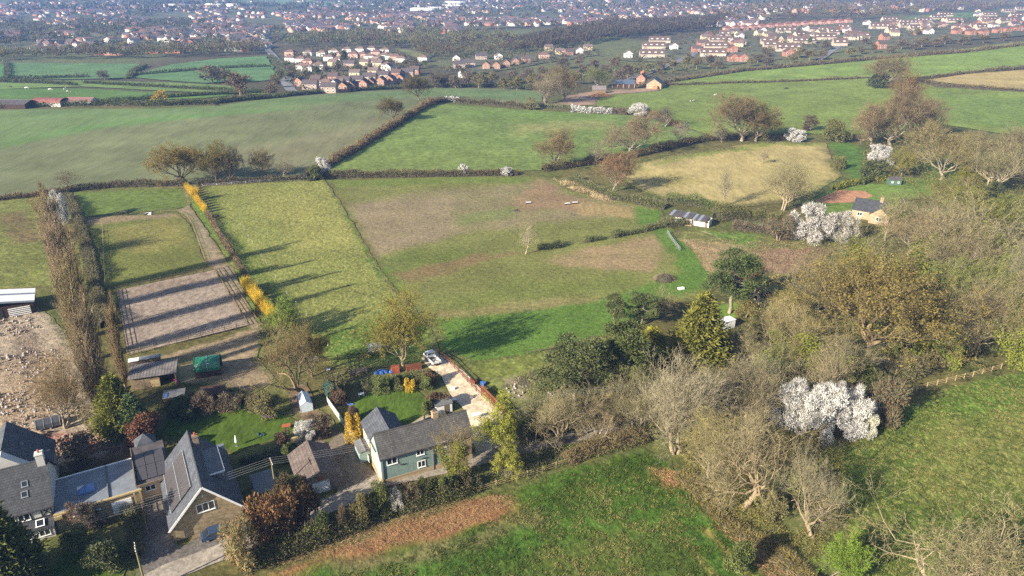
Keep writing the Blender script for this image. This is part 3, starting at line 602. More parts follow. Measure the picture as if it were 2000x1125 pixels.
def lobes(rng, n, hw, h, z0=.12, flat=1.):
    """centres and radii of a shrub's clumps"""
    out = []
    for i in range(n):
        a = rng.uniform(0, 6.28); t = rng.uniform(0, 1) ** .6; z = rng.uniform(z0, .85); r = hw * t * math.sqrt(max(.05, 1 - (z - .35) ** 2 * 2)) * .78
        out.append((r * math.cos(a), r * math.sin(a), z * h, hw * rng.uniform(.25, .46)))
    return out
def shrub_proto(key, seed, leaf, nl=3500, lsize=.22, ntw=1200, h=3., hw=2., nlob=14, white=0, twig_out=.45, lob=1.):
    rng = np.random.default_rng(seed); cr = Soup(); st = Soup(); L = [(a, b, c, r * lob) for a, b, c, r in lobes(rng, nlob, hw, h)]
    cs = np.array([l[:3] for l in L]); rs = np.array([l[3] for l in L])
    segs = []
    for c, r in zip(cs, rs):
        m = c * [.4, .4, .55]; segs += [((c[0] * .12, c[1] * .12, 0), tuple(m), .07, .045), (tuple(m), tuple(c), .045, .02)]
    st.add(tubes_np(segs, 4))
    j = rng.integers(0, nlob, nl); d = rdirs(nl, .25, rng); c = cs[j] + d * (rs[j] * rng.uniform(.45, 1.05, nl) ** .7)[:, None]; c[:, 2] = np.abs(c[:, 2])
    cr.add(blades(c, unit(d + rng.normal(size=(nl, 3)) * .8), lsize * rng.uniform(.6, 1.5, nl), lsize * .75, rng), 1)
    j = rng.integers(0, nlob, ntw); d = rdirs(ntw, .5, rng); c = cs[j] + d * (rs[j] * rng.uniform(.2, .8, ntw))[:, None]; c[:, 2] = np.abs(c[:, 2]); cr.add(slivers(c, unit(d + [0, 0, .3]), rng.uniform(.5, 1.2, ntw) * twig_out * hw * .6, .04, rng), 0)
    if white:   # flowering sprays pointing out of the clumps
        j = rng.integers(0, nlob, white); d = rdirs(white, .45, rng); c = cs[j] + d * (rs[j] * rng.uniform(.35, 1., white))[:, None]; c[:, 2] = np.abs(c[:, 2]); cr.add(slivers(c, unit(d + rng.normal(size=(white, 3)) * .35), rng.uniform(.25, .6, white), .06, rng), 1)
    PROTO.setdefault(key, []).append((st.mesh(key + '_stems', [m_bark], True), cr.mesh(key + '_foliage', [m_twig, leaf]), h, hw))
for s in (1, 2, 3): shrub_proto('brown_shrub', 100 + s, m_rust, 1500, .16, 2600, twig_out=.4)
for s in (1, 2): shrub_proto('green_shrub', 110 + s, m_green, 4500, .2, 500)
for s in (1, 2): shrub_proto('dark_shrub', 120 + s, m_dark, 5200, .2, 400)
for s in (1, 2): shrub_proto('rust_shrub', 130 + s, m_rust, 4200, .2, 900)
for s in (1, 2, 3): shrub_proto('blossom', 140 + s, m_white, 13000, .13, 5000, h=6.5, hw=4.6, nlob=46, twig_out=.35, white=6000, lob=.52)
shrub_proto('gold_shrub', 150, m_orange, 4500, .17, 500)
shrub_proto('bud_shrub', 160, m_bud, 3200, .2, 1800); shrub_proto('bud_shrub', 161, m_bud, 3000, .2, 1800)
def conifer_proto(key, seed, leaf, h=12., hw=3.6, n=900, rag=.35, tip=.75):
    """whorled drooping sprays with ragged tips"""
    rng = np.random.default_rng(seed); tr = Soup(); cr = Soup(); tr.add(tubes_np([((0, 0, 0), (0, 0, h * .5), .28, .18), ((0, 0, h * .5), (.1, 0, h * .97), .18, .03)], 7)); B = []
    z = 1 - np.sqrt(rng.uniform(0, 1, n)) ; z = np.clip(z * 1.02 + .03, .03, .98); az = np.arange(n) * 2.399 + rng.uniform(-.3, .3, n)
    prof = hw * (1 - z) ** tip * (.55 + .45 * np.minimum(1, z * 6)) * (1 + rag * (fbm(az * 2.2, z * 9, 1., seed, 3) - .5) * 2.2)
    st = np.stack([np.cos(az), np.sin(az), rng.uniform(-.15, .35, n)], 1); a = np.stack([0 * z, 0 * z, z * h], 1); e = a + st * prof[:, None]
    tr.add(tubes_np([(tuple(p), tuple(q), .05, .012) for p, q in zip(a[::3], e[::3])], 3))
    k = 14; i = np.repeat(np.arange(n), k); t = rng.uniform(.35, 1.05, n * k); c = a[i] + (e - a)[i] * t[:, None] + rng.normal(size=(n * k, 3)) * (.10 * hw * .6)
    d = unit(st[i] * .8 + rng.normal(size=(n * k, 3)) * .55 + [0, 0, .1]); cr.add(blades(c, d, rng.uniform(.35, .85, n * k), .22, rng), 1)
    PROTO.setdefault(key, []).append((tr.mesh(key + '_trunk', [m_bark], True), cr.mesh(key + '_crown', [m_twig, leaf]), h, hw))
conifer_proto('gold_conifer', 201, m_gold, 12, 4.2); conifer_proto('dark_conifer', 202, m_dark, 12, 4.); conifer_proto('green_conifer', 203, m_gold, 12, 4.4, rag=.5)
def pine_proto(seed, h=12., hw=3.6):
    rng = np.random.default_rng(seed); rg = random.Random(seed); tr = Soup(); cr = Soup(); segs = []; L = []; p = Vector((0, 0, 0)); k = 8
    for i in range(k):
        q = p + Vector((rg.gauss(0, .12), rg.gauss(0, .12), h * .92 / k)); segs.append((tuple(p), tuple(q), .26 * (1 - i / k) + .05, .26 * (1 - (i + 1) / k) + .05)); p = q
        if i >= 2:
            for _ in range(5):
                a = rg.random() * 6.28; ln = hw * rg.uniform(.4, 1.) * (1 - .5 * max(0, (i - 4) / 4)); e = p + Vector((math.cos(a) * ln, math.sin(a) * ln, rg.uniform(.2, 1.4))); segs.append((tuple(p), tuple(e), .07, .03)); L.append((*e, hw * rg.uniform(.22, .36)))
    tr.add(tubes_np(segs, 6)); L = np.array(L); n = 11000; j = rng.integers(0, len(L), n); d = rdirs(n, .3, rng); c = L[j, :3] + d * (L[j, 3] * rng.uniform(.3, 1., n))[:, None] * [1.2, 1.2, .75]
    cr.add(blades(c, unit(d + rng.normal(size=(n, 3)) * .5), rng.uniform(.25, .5, n), .15, rng), 1)
    PROTO.setdefault('pine', []).append((tr.mesh('pine_trunk', [m_bark], True), cr.mesh('pine_crown', [m_twig, m_dark]), h * 1.02, hw))
pine_proto(301); pine_proto(302)
def rods_proto(seed, h=4., hw=1.4):
    """a pollard willow stool: upright rods from a low stump"""
    rng = np.random.default_rng(seed); st = Soup(); cr = Soup(); st.add(tubes_np([((0, 0, 0), (0, 0, .5), .22, .28)], 8)); n = 520
    a = rng.uniform(0, 6.28, n); r = hw * np.sqrt(rng.uniform(0, 1, n)); b = np.stack([r * np.cos(a) * .3, r * np.sin(a) * .3, rng.uniform(.2, .6, n)], 1); e = np.stack([r * np.cos(a), r * np.sin(a), h * rng.uniform(.45, 1.1, n) * (1 - .15 * (r / hw) ** 2)], 1)
    cr.add(slivers(b, unit(e - b), np.linalg.norm(e - b, axis=1), .05, rng), 1); m = b + (e - b) * rng.uniform(.3, .8, (n, 1)); cr.add(slivers(m, unit(e - b + rng.normal(size=(n, 3)) * .5), .9, .05, rng), 1)
    PROTO.setdefault('rods', []).append((st.mesh('willow_stump', [m_bark]), cr.mesh('willow_rods', [m_twig, m_orange]), h, hw))
rods_proto(1); rods_proto(2)
PARTS = {'brown_shrub': 's', 'green_shrub': 's', 'dark_shrub': 's', 'rust_shrub': 's', 'blossom': 's', 'gold_shrub': 's', 'bud_shrub': 's', 'rods': 's'}
_used = {}
def put(kind, bx, by, ty, wpx, label, name=None, tint=(1, 1, 1), group=None, cat=None, wood=(1, 1, 1), at=None, hgt=None, wid=None, pick=None, lean=(0, 0)):
    """plant one: foot at photo pixel (bx,by), top at row ty, crown wpx pixels wide"""
    p = at or P(bx, by); n = _used[kind] = _used.get(kind, 0) + 1
    tr, cr, ph, phw = PROTO[kind][(n if pick is None else pick) % len(PROTO[kind])]
    h = hgt or top_h(p, ty); w = wid or wpx * mpp(p) * 1.0
    if kind in ('many', 'oak', 'ash', 'snag') and bx > 1380 and by > 380: tint = (tint[0] * 1.0, tint[1] * 1.03, tint[2] * 1.02)   # lichen-green bark in the damp wood
    sh = kind in PARTS; rg = random.Random(n * 31 + hash(kind) % 7 if False else n * 31)
    o = empty(name or ('shrub' if sh else 'tree'), p, rg.uniform(0, 6.28), label=label, cat=cat or ('shrub' if sh else 'tree'), group=group)
    o.scale = (w / 2 / phw, w / 2 / phw, h / ph); o.rotation_euler = (lean[0], lean[1], o.rotation_euler.z)
    a = obj_of('stems' if sh else 'trunk', tr, o); b = obj_of('foliage' if sh else 'crown', cr, o)
    v = rg.uniform(.85, 1.2) if kind != 'blossom' else rg.uniform(1.05, 1.2); j = 1. if kind != 'blossom' else 0.; a.color = (*wood, 1); b.color = (tint[0] * v, tint[1] * v * (1 + j * rg.uniform(-.04, .04)), tint[2] * v * (1 + j * rg.uniform(-.1, .1)), 1); return o
# ------------------------------------------------------------------ hedges and undergrowth
def hedge(px, h, w, mat, label, name='hedge', group=None, tint=(1, 1, 1), dens=1., leaf=None, lumpy=.55, world_pts=None, kind=None, gaps=0., cat='hedge', twigs=.5):
    c = world_pts or wpoly(px); pts = []
    for a, b in zip(c[:-1], c[1:]):
        k = max(1, int((b - a).length / 1.0)); pts += [a.lerp(b, i / k) for i in range(k)]
    pts.append(c[-1]); A = np.array([tuple(p) for p in pts]); seg = np.linalg.norm(np.diff(A, axis=0), axis=1); L = float(seg.sum())
    r = float(np.hypot(A[:, 0], A[:, 1]).mean()); s = leaf or max(.22, r / 717 * .9)
    n = int(min(20000, dens * L * (w + 2 * h) * 2.2 / (s * s))); rng = np.random.default_rng(int(abs(A[0, 0] * 7 + A[0, 1])) + 3)
    t = rng.uniform(0, len(A) - 1.001, n); i = t.astype(int); b = A[i] + (A[i + 1] - A[i]) * (t - i)[:, None]
    d = unit(A[i + 1] - A[i]); sd = np.stack([-d[:, 1], d[:, 0], 0 * d[:, 0]], 1)
    lump = 1 + lumpy * 2.6 * (fbm(b[:, 0] * 1., b[:, 1] * 1., 5., 4, 3) - .5)
    an = rng.uniform(0, np.pi, n); rad = rng.uniform(.55, 1.05, n)
    hh = h * lump; ok = np.ones(n, bool) if not gaps else fbm(b[:, 0], b[:, 1], 9., 66, 2) > gaps
    pos = b + sd * (np.cos(an) * w / 2 * rad * np.sqrt(lump))[:, None]; pos[:, 2] = height(pos[:, 0], pos[:, 1]) + hh * np.clip(np.sin(an) ** .6 * rad, .04, 1.1)
    nd = unit(sd * np.cos(an)[:, None] + np.array([0, 0, 1.]) * np.sin(an)[:, None] + rng.normal(size=(n, 3)) * .7)
    S = Soup(); pos, nd = pos[ok], nd[ok]; m = len(pos); k = int(m * twigs)
    S.add(blades(pos[k:], nd[k:], s * rng.uniform(.7, 1.5, m - k), s * .8, rng), 1); S.add(slivers(pos[:k], unit(nd[:k] + [0, 0, .5]), s * rng.uniform(1.5, 4, k), s * .3, rng), 0)
    # the dense inside of the hedge
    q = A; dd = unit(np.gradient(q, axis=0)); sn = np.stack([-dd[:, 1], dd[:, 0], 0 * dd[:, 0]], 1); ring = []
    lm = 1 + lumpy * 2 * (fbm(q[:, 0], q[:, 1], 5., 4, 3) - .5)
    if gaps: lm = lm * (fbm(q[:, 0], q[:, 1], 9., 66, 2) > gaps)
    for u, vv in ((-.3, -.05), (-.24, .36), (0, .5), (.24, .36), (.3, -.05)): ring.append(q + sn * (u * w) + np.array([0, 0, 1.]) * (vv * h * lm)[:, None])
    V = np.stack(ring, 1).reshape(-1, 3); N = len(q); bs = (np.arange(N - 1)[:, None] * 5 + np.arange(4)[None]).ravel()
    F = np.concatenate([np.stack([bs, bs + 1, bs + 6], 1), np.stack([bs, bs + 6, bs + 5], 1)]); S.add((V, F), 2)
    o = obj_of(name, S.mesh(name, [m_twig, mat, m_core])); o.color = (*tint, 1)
    return tag(o, label=label, cat=None if kind else cat, group=group, kind=kind)
def undergrowth(px, h, mat, label, n=9000, tint=(1, 1, 1), leaf=.3, name='undergrowth', twigs=.5, patch=6.):
    """brambles, saplings and ground cover nobody could count"""
    w = wpoly(px); xs = [p.x for p in w]; ys = [p.y for p in w]; rng = np.random.default_rng(len(label) * 13 + n)
    X = rng.uniform(min(xs), max(xs), n * 4); Y = rng.uniform(min(ys), max(ys), n * 4); k = inside([(p.x, p.y) for p in w], X, Y); m = fbm(X, Y, patch, 21, 3); k &= m > .36; X = X[k][:n]; Y = Y[k][:n]; m = m[k][:n]
    top = h * np.clip((m - .34) * 3.2, .15, 1.3); Z = height(X, Y) + top * rng.uniform(.25, 1., len(X)); c = np.stack([X, Y, Z], 1); t = int(len(c) * twigs); S = Soup()
    S.add(slivers(c[:t], rdirs(t, .8, rng), rng.uniform(.5, 1.8, t) * leaf * 3, .05 * leaf / .3, rng), 0); S.add(blades(c[t:], rdirs(len(c) - t, .5, rng), leaf * rng.uniform(.6, 1.5, len(c) - t), leaf * .8, rng), 1)
    o = obj_of(name, S.mesh(name, [m_twig, mat])); o.color = (*tint, 1); return tag(o, label=label, kind='stuff')
# ------------------------------------------------------------------ building materials
def mk_roof(name, c, axis=0, **k):
    m = mk_tiles(name, c, **k)
    if axis == 1:
        for n in m.node_tree.nodes:
            if n.bl_idname == 'ShaderNodeCombineXYZ':
                l = [x for x in m.node_tree.links if x.to_node == n and x.to_socket == n.inputs[0]][0]; fr = l.from_node
                m.node_tree.links.remove(l); m.node_tree.links.new(fr.outputs[1], n.inputs[0])
    return m
m_slate_x = mk_roof('slate_roof_x', C(106, 106, 108), 0); m_slate_y = mk_roof('slate_roof_y', C(98, 102, 110), 1, course=.25, var=.30, bump=.3)
m_btile_x = mk_roof('brown_tile_x', C(106, 104, 102), 0, course=.24, width=.28); m_btile_y = mk_roof('brown_tile_y', C(126, 112, 104), 1, course=.26, width=.3)
m_grtile = mk_roof('grey_tile', C(84, 86, 90), 0, course=.26, var=.2)
m_stone = mk_stone('cottage_stone', C(200, 176, 132), C(160, 138, 104)); m_stone2 = mk_stone('sandstone', C(200, 174, 134), C(168, 142, 108), .45, .2)
m_brick = mk_stone('garage_brick', C(165, 130, 98), C(130, 100, 76), .23, .08)
m_cream = mk('cream_render', C(226, 206, 172), .85, .08, .8, .2); m_whiter = mk('white_render', C(228, 226, 220), .8, .08, .6, .1)
m_wpaint = mk('white_paint', (.80, .80, .79), .45, .04, 2., spec=.4); m_black = mk('black_timber', (.03, .03, .032), .7, .3, 3)
m_teal = mk('teal_boarding', C(140, 162, 154), .6, .12, 1.2, .15, 9); m_tealp = mk('teal_side_boarding', C(168, 190, 182), .6, .1, 1.2, .15, 9)
m_grey = mk('grey_felt', C(128, 128, 130), .75, .28, .7, .3); m_lead = mk('grey_membrane', C(142, 148, 156), .45, .25, .6, .15, spec=.4)
m_wood = mk('weathered_wood', C(150, 132, 108), .85, .3, 2., .3, random_tint=.3); m_fence = mk('brown_fence_wood', C(140, 84, 60), .8, .25, 2.5, .3, random_tint=.25)
m_darkw = mk('dark_fence_wood', C(86, 66, 56), .85, .3, 3, .2, random_tint=.3); m_pale = mk('pale_timber', C(206, 184, 136), .8, .2, 2, .2, random_tint=.15)
m_corr = mk('corrugated_sheet', C(140, 132, 128), .6, .3, .8, .3, spec=.35); m_corrd = mk('dark_corrugated_sheet', C(98, 92, 92), .6, .3, .8, .3, spec=.35)
m_metal = mk('galvanised_steel', (.42, .44, .46), .4, .15, 3, metal=.6); m_pole = mk('pole_timber', C(150, 138, 98), .85, .25, 3, .2)
m_greent = NT('green_tarpaulin'); m_greent.col(m_greent.ramp(m_greent.noise(1.2, 5, m_greent.coord()), [(.3, (.01, .10, .055)), (.7, (.03, .20, .11))]), .28); m_greent.b.inputs['Specular IOR Level'].default_value = .6; m_greent.bump(m_greent.noise(2.2, 4, m_greent.coord(), .5, (3, .6, 1)), .8, .15); m_greent = m_greent.m
m_shedg = mk('dark_green_shed_paint', (.025, .06, .05), .7, .25, 2); m_bluet = mk('blue_tarpaulin', (.05, .13, .38), .4, .3, 2, .6, 4)
m_terra = mk('terracotta', C(196, 108, 74), .8, .2, 3); m_tyre = mk('tyre_rubber', (.02, .02, .02), .8, .2, 5); m_redm = mk('red_paint', (.35, .03, .03), .5, .2, 2)
m_glass = NT('window_glass'); m_glass.col((.02, .025, .03), .08); m_glass.b.inputs['Specular IOR Level'].default_value = .8; m_glass = m_glass.m
m_solar = NT('solar_cells'); _c = m_solar.coord(); _b = m_solar.new('ShaderNodeTexChecker', Scale=3.); m_solar.l(_c, _b.inputs[0]); m_solar.col(m_solar.ramp(m_solar.noise(.8, 3, _c), [(.3, (.055, .05, .052)), (.7, (.085, .078, .08))]), .25); m_solar.b.inputs['Specular IOR Level'].default_value = .5; m_solar = m_solar.m
m_purple = mk('purple_petals', (.22, .06, .5), .7, .3, 8)
m_skin = mk('skin', (.55, .36, .27), .6, .05); m_pink = mk('pink_coat', (.7, .05, .35), .7, .1); m_navy = mk('navy_clothes', (.02, .025, .05), .8, .2); m_redc = mk('red_top', (.5, .04, .05), .7, .1)
m_hblack = mk('black_coat', (.018, .015, .013), .6, .3, 3); m_hbrown = mk('chestnut_coat', (.13, .06, .03), .6, .3, 3); m_pied = NT('piebald_coat'); m_pied.col(m_pied.ramp(m_pied.noise(1.3, 1, m_pied.coord()), [(.47, (.02, .018, .017)), (.52, (.75, .72, .68))]), .7); m_pied = m_pied.m; m_hwhite = mk('white_coat', (.72, .70, .66), .7, .1)
UNIT = MB().box(-.5, .5, -.5, .5, -.5, .5)
_ub = {}
def ubox(name, mat, parent, loc, size, rz=0, ry=0, rx=0):
    """one block of shared mesh data, sized by its object"""
    if mat.name not in _ub: _ub[mat.name] = UNIT.mesh('block_' + mat.name, mat)
    o = obj_of(name, _ub[mat.name], parent); o.location = loc; o.scale = size; o.rotation_euler = (rx, ry, rz); return o
def frame_px(a, b):
    A = P(*a); B = P(*b); return A, math.atan2(B.y - A.y, B.x - A.x), math.hypot(B.x - A.x, B.y - A.y)
def uv(root, x, y):
    """local coordinates in root's frame of a world point"""
    c, s = math.cos(root.rotation_euler.z), math.sin(root.rotation_euler.z); dx, dy = x - root.location.x, y - root.location.y
    return dx * c + dy * s, -dx * s + dy * c
_wc = {}
def window(root, x, y, z, w, h, n=2, rz=0, rx=0, mat=None, name='window', fr=.09):
    """framed window centred at x,y,z, facing -y before rz; panes are its sub-parts"""
    mat = mat or m_wpaint; k = (round(w, 2), round(h, 2), n, mat.name, fr)
    if k not in _wc:
        m = MB(); m.box(-w/2, w/2, -.07, .05, -h/2, -h/2+fr); m.box(-w/2, w/2, -.07, .05, h/2-fr, h/2)
        pw = (w - fr) / n
        for i in range(n + 1): m.box(-w/2 + i*pw, -w/2 + i*pw + fr, -.068, .048, -h/2+fr, h/2-fr)
        m.box(-w/2-.06, w/2+.06, -.14, -.071, -h/2-.05, -h/2+.02)
        p = MB().box(-(pw-fr)/2, (pw-fr)/2, -.02, .0, -h/2+fr, h/2-fr)
        _wc[k] = (m.mesh('window_frame', mat), p.mesh('pane', m_glass), pw)
    fm, pm, pw = _wc[k]; o = obj_of(name, fm, root); o.location = (x, y, z); o.rotation_euler = (rx, 0, rz)
    for i in range(n):
        q = obj_of('pane', pm, o); q.location = (-w/2 + fr/2 + pw*(i+.5), 0, 0)
    return o
def gable(root, x0, y0, W, D, e, r, axis, wall, roof, oh=.35, th=.16, wname='wall', z0=-.3, ridge=None):
    s = (r - e) / ((D if axis == 'x' else W) / 2)
    if axis == 'x':
        MB().prism([(y0, z0), (y0+D, z0), (y0+D, e), (y0+D/2, r), (y0, e)], W, 'x', x0).build(wname, wall, root)
        m = MB(); q = .012
        m.prism([(y0-oh, e-oh*s+q), (y0+D/2, r+q), (y0+D/2, r+th+q), (y0-oh, e-oh*s+th+q)], W+2*oh, 'x', x0-oh)
        m.prism([(y0+D+oh, e-oh*s+q), (y0+D+oh, e-oh*s+th+q), (y0+D/2+.001, r+th+q), (y0+D/2+.001, r+q)], W+2*oh, 'x', x0-oh)
        R_ = m.build('roof', roof, root)
        MB().tube([(x0-oh-.02, y0+D/2, r+th-.02), (x0+W+oh+.02, y0+D/2, r+th-.02)], .14, 6).build('ridge_tiles', ridge or roof, R_)
    else:
        MB().prism([(x0, z0), (x0+W, z0), (x0+W, e), (x0+W/2, r), (x0, e)], D, 'y', y0).build(wname, wall, root)
        m = MB(); q = .012
        m.prism([(x0-oh, e-oh*s+q), (x0+W/2, r+q), (x0+W/2, r+th+q), (x0-oh, e-oh*s+th+q)], D+2*oh, 'y', y0-oh)
        m.prism([(x0+W+oh, e-oh*s+q), (x0+W+oh, e-oh*s+th+q), (x0+W/2+.001, r+th+q), (x0+W/2+.001, r+q)], D+2*oh, 'y', y0-oh)
        R_ = m.build('roof', roof, root)
        MB().tube([(x0+W/2, y0-oh-.02, r+th-.02), (x0+W/2, y0+D+oh+.02, r+th-.02)], .14, 6).build('ridge_tiles', ridge or roof, R_)
    return R_
def chimney(root, x, y, z0, z1, w, d, mat, pots=1, pot=None):
    m = MB().box(x-w/2, x+w/2, y-d/2, y+d/2, z0, z1).box(x-w/2-.07, x+w/2+.07, y-d/2-.07, y+d/2+.07, z1-.22, z1-.08)
    c = m.build('chimney', mat, root)
    for i in range(pots):
        MB().lathe([(.14, 0), (.11, .35), (.15, .42), (.12, .5)], 10, (x+(i-(pots-1)/2)*.4, y, z1)).build('chimney_pot', pot or m_terra, c)
    return c
# ------------------------------------------------------------------ the stone house
def stone_house():
    t = empty('house', (-48.75, 80.45, 0), R(29.5), label='stone gabled house with a steep slate roof and solar panels', cat='house')
    W, D, e, r = 9.7, 15.0, 2.7, 8.0; gable(t, 0, 0, W, D, e, r, 'y', m_stone, m_slate_y, .42, .18)
    s = (r-e)/(W/2)
    for sg in (0, 1):   # white bargeboards
        a = Vector((-.45 if sg == 0 else W+.45, -.46, e-.42*s-.02)); b = Vector((W/2, -.46, r+.04)); MB().bar(a, b, .06, .3, (0, 1, 0) if False else (0, 0, 1)).build('bargeboard', m_wpaint, t)
    window(t, W*.5, 0, 4.35, 2.5, 1.45, 3)
    MB().lathe([(.16, 0), (.16, .1)], 10, (0, 0, 0)).build('lamp', m_wpaint, t).location = (W/2-.1, -.1, 6.4)
    MB().bar((.15, -.35, 0), (.15, -.35, 2.4), .2).build('porch_post', m_wood, t)
    # solar array on the left slope: two columns of panels
    n = Vector((-s, 0, 1)).normalized(); up = Vector((1, 0, s)).normalized(); ln = math.hypot(W/2, r-e)
    for c in range(2):
        for k in range(6):
            u0 = .9 + c*2.35; y = 2.1 + k*1.65
            p = Vector((0, y+.8, e)) + up*(u0+1.13) + n*.32
            o = ubox('solar_panel', m_solar, t, p, (2.24, 1.6, .05)); o.rotation_euler = (0, -math.atan(s), 0)
    m = MB()
    for c in (0.82, 3.2, 5.6): m.box(-.05, .05, 2.0, 12.05, -.02, .05); m.v[-8:] = [tuple(Vector((0, q[1], e)) + up*(c+q[0]) + n*(.34+q[2])) for q in m.v[-8:]]
    m.build('panel_rail', m_metal, t)
    # flat box dormer on the right slope
    m = MB().prism([(5.35, 7.35), (8.35, 4.35), (8.35, 6.55), (5.35, 7.15)][:0] or [(5.3, 6.9), (8.2, 4.3), (8.2, 6.35)], 6.4, 'y', 4.6).build('dormer', m_grey, t)
    MB().box(5.2, 8.45, 4.4, 11.2, 6.36, 6.5).build('dormer_roof', m_grey, t); MB().box(8.46, 8.56, 4.3, 11.3, 6.3, 6.56).box(5.9, 8.45, 4.28, 4.38, 6.3, 6.56).build('dormer_trim', m_wpaint, t)
    for y in (6.2, 9.2): window(t, 8.2, y, 5.5, 1.6, 1., 2, R(90))
    chimney(t, 5.7, 11.9, 5.5, 9.2, .8, .8, m_brick, 1)
    MB().box(6.9, 9.6, 12.6, 17.2, -.3, 2.6).build('annexe_wall', m_stone, t); MB().box(6.7, 9.9, 15.25, 17.4, 2.61, 2.8).build('annexe_roof', m_lead, t)
    ubox('step', m_wood, t, (3, -.6, .1), (1.4, .8, .3))
    return t
stone_house()
def link_building():
    t = empty('link_building', (-57.55, 89.15, 0), R(30), label='low cream link building roofed with dark solar panels', cat='building')
    W, D = 4.3, 9.6
    MB().prism([(0, -.3), (D, -.3), (D, 3.7), (0, 3.1)], W, 'x', 0).build('wall', m_cream, t)
    MB().prism([(-.35, 3.1), (D+.2, 3.74), (D+.2, 3.9), (-.35, 3.26)], W+.5, 'x', -.25).build('roof', m_corrd, t)
    a = math.atan(.6/9.6)
    for i in range(3):
        for j in range(2): ubox('solar_panel', m_solar, t, (.75+i*1.4, 2.2+j*3.6, 3.46+(2.2+j*3.6)*.0625), (1.32, 3.5, .06), rx=a)
    MB().box(-.3, W+.3, -.5, -.36, 3.0, 3.35).box(-.36, -.24, -.4, D+.3, 3.2, 3.95).build('fascia', m_wood, t)
    window(t, 1.5, 0, 2.1, 1.5, 1., 2); ubox('door', m_wpaint, t, (3.4, -.04, 1.), (.9, .08, 2.05))
    MB().add([(.3, D-.4, 3.6), (3.6, D-.4, 3.6), (3.6, D+3., 3.6), (.3, D+3., 3.6), (1.95, D+1.3, 5.4)], [(0,1,4),(1,2,4),(2,3,4),(3,0,4),(3,2,1,0)]).build('hip_roof', m_slate_y, t)
    MB().box(.5, 3.4, D+.01, D+2.8, -.3, 3.61).build('rear_wall', m_stone, t)
link_building()
def flat_garage():
    t = empty('garage', (-66.6, 82.45, 0), R(30.4), label='flat-roofed stone garage with a blue rooflight and white door', cat='garage')
    W, D = 11.4, 9.3
    MB().box(0, W, 0, D, -.3, 2.85).build('wall', m_stone, t)
    MB().box(.02, 7.0, .3, D-.1, 2.86, 2.96).build('roof', m_lead, t); MB().box(7.12, W-.1, .3, D-.1, 2.87, 2.99).build('roof', m_lead, t); MB().box(7.0, 7.12, .3, D-.1, 2.9, 3.2).build('roof_step', m_grey, t)
    m = MB().box(-.12, W+.1, -.12, .28, 2.86, 3.1); m.box(-.12, .9, -.3, .5, 2.3, 2.85); m.build('coping', m_pale, t); MB().box(-.1, W+.1, D-.12, D+.1, 2.86, 3.08).build('back_coping', m_wpaint, t)
    k = MB().box(3.1, 5.3, 3.2, 5.2, 2.97, 3.2).add([(3.05,3.15,3.21),(5.35,3.15,3.21),(5.35,5.25,3.21),(3.05,5.25,3.21),(4.2,4.2,3.9)], [(0,1,4),(1,2,4),(2,3,4),(3,0,4)])
    k.build('rooflight', mk('rooflight_plastic', (.10, .19, .42), .25, .2, 2, spec=.6), t); MB().add([(3.02,4.2,3.24),(4.2,4.2,3.93),(3.02,5.28,3.24)], [(0,1,2)]).build('broken_pane', m_wpaint, t)
    d = ubox('garage_door', m_wpaint, t, (8.55, -.05, 1.15), (2.7, .1, 2.15)); ubox('door_handle', m_black, t, (9.3, -.13, .55), (.22, .06, .1))
    ubox('gutter', m_wpaint, t, (4.0, -.25, 2.0), (3.6, .3, .1))
    for x in (10.4, 11.2): ubox('post', m_pale, t, (x, -.4, 1.4), (.22, .22, 3.1))
flat_garage()
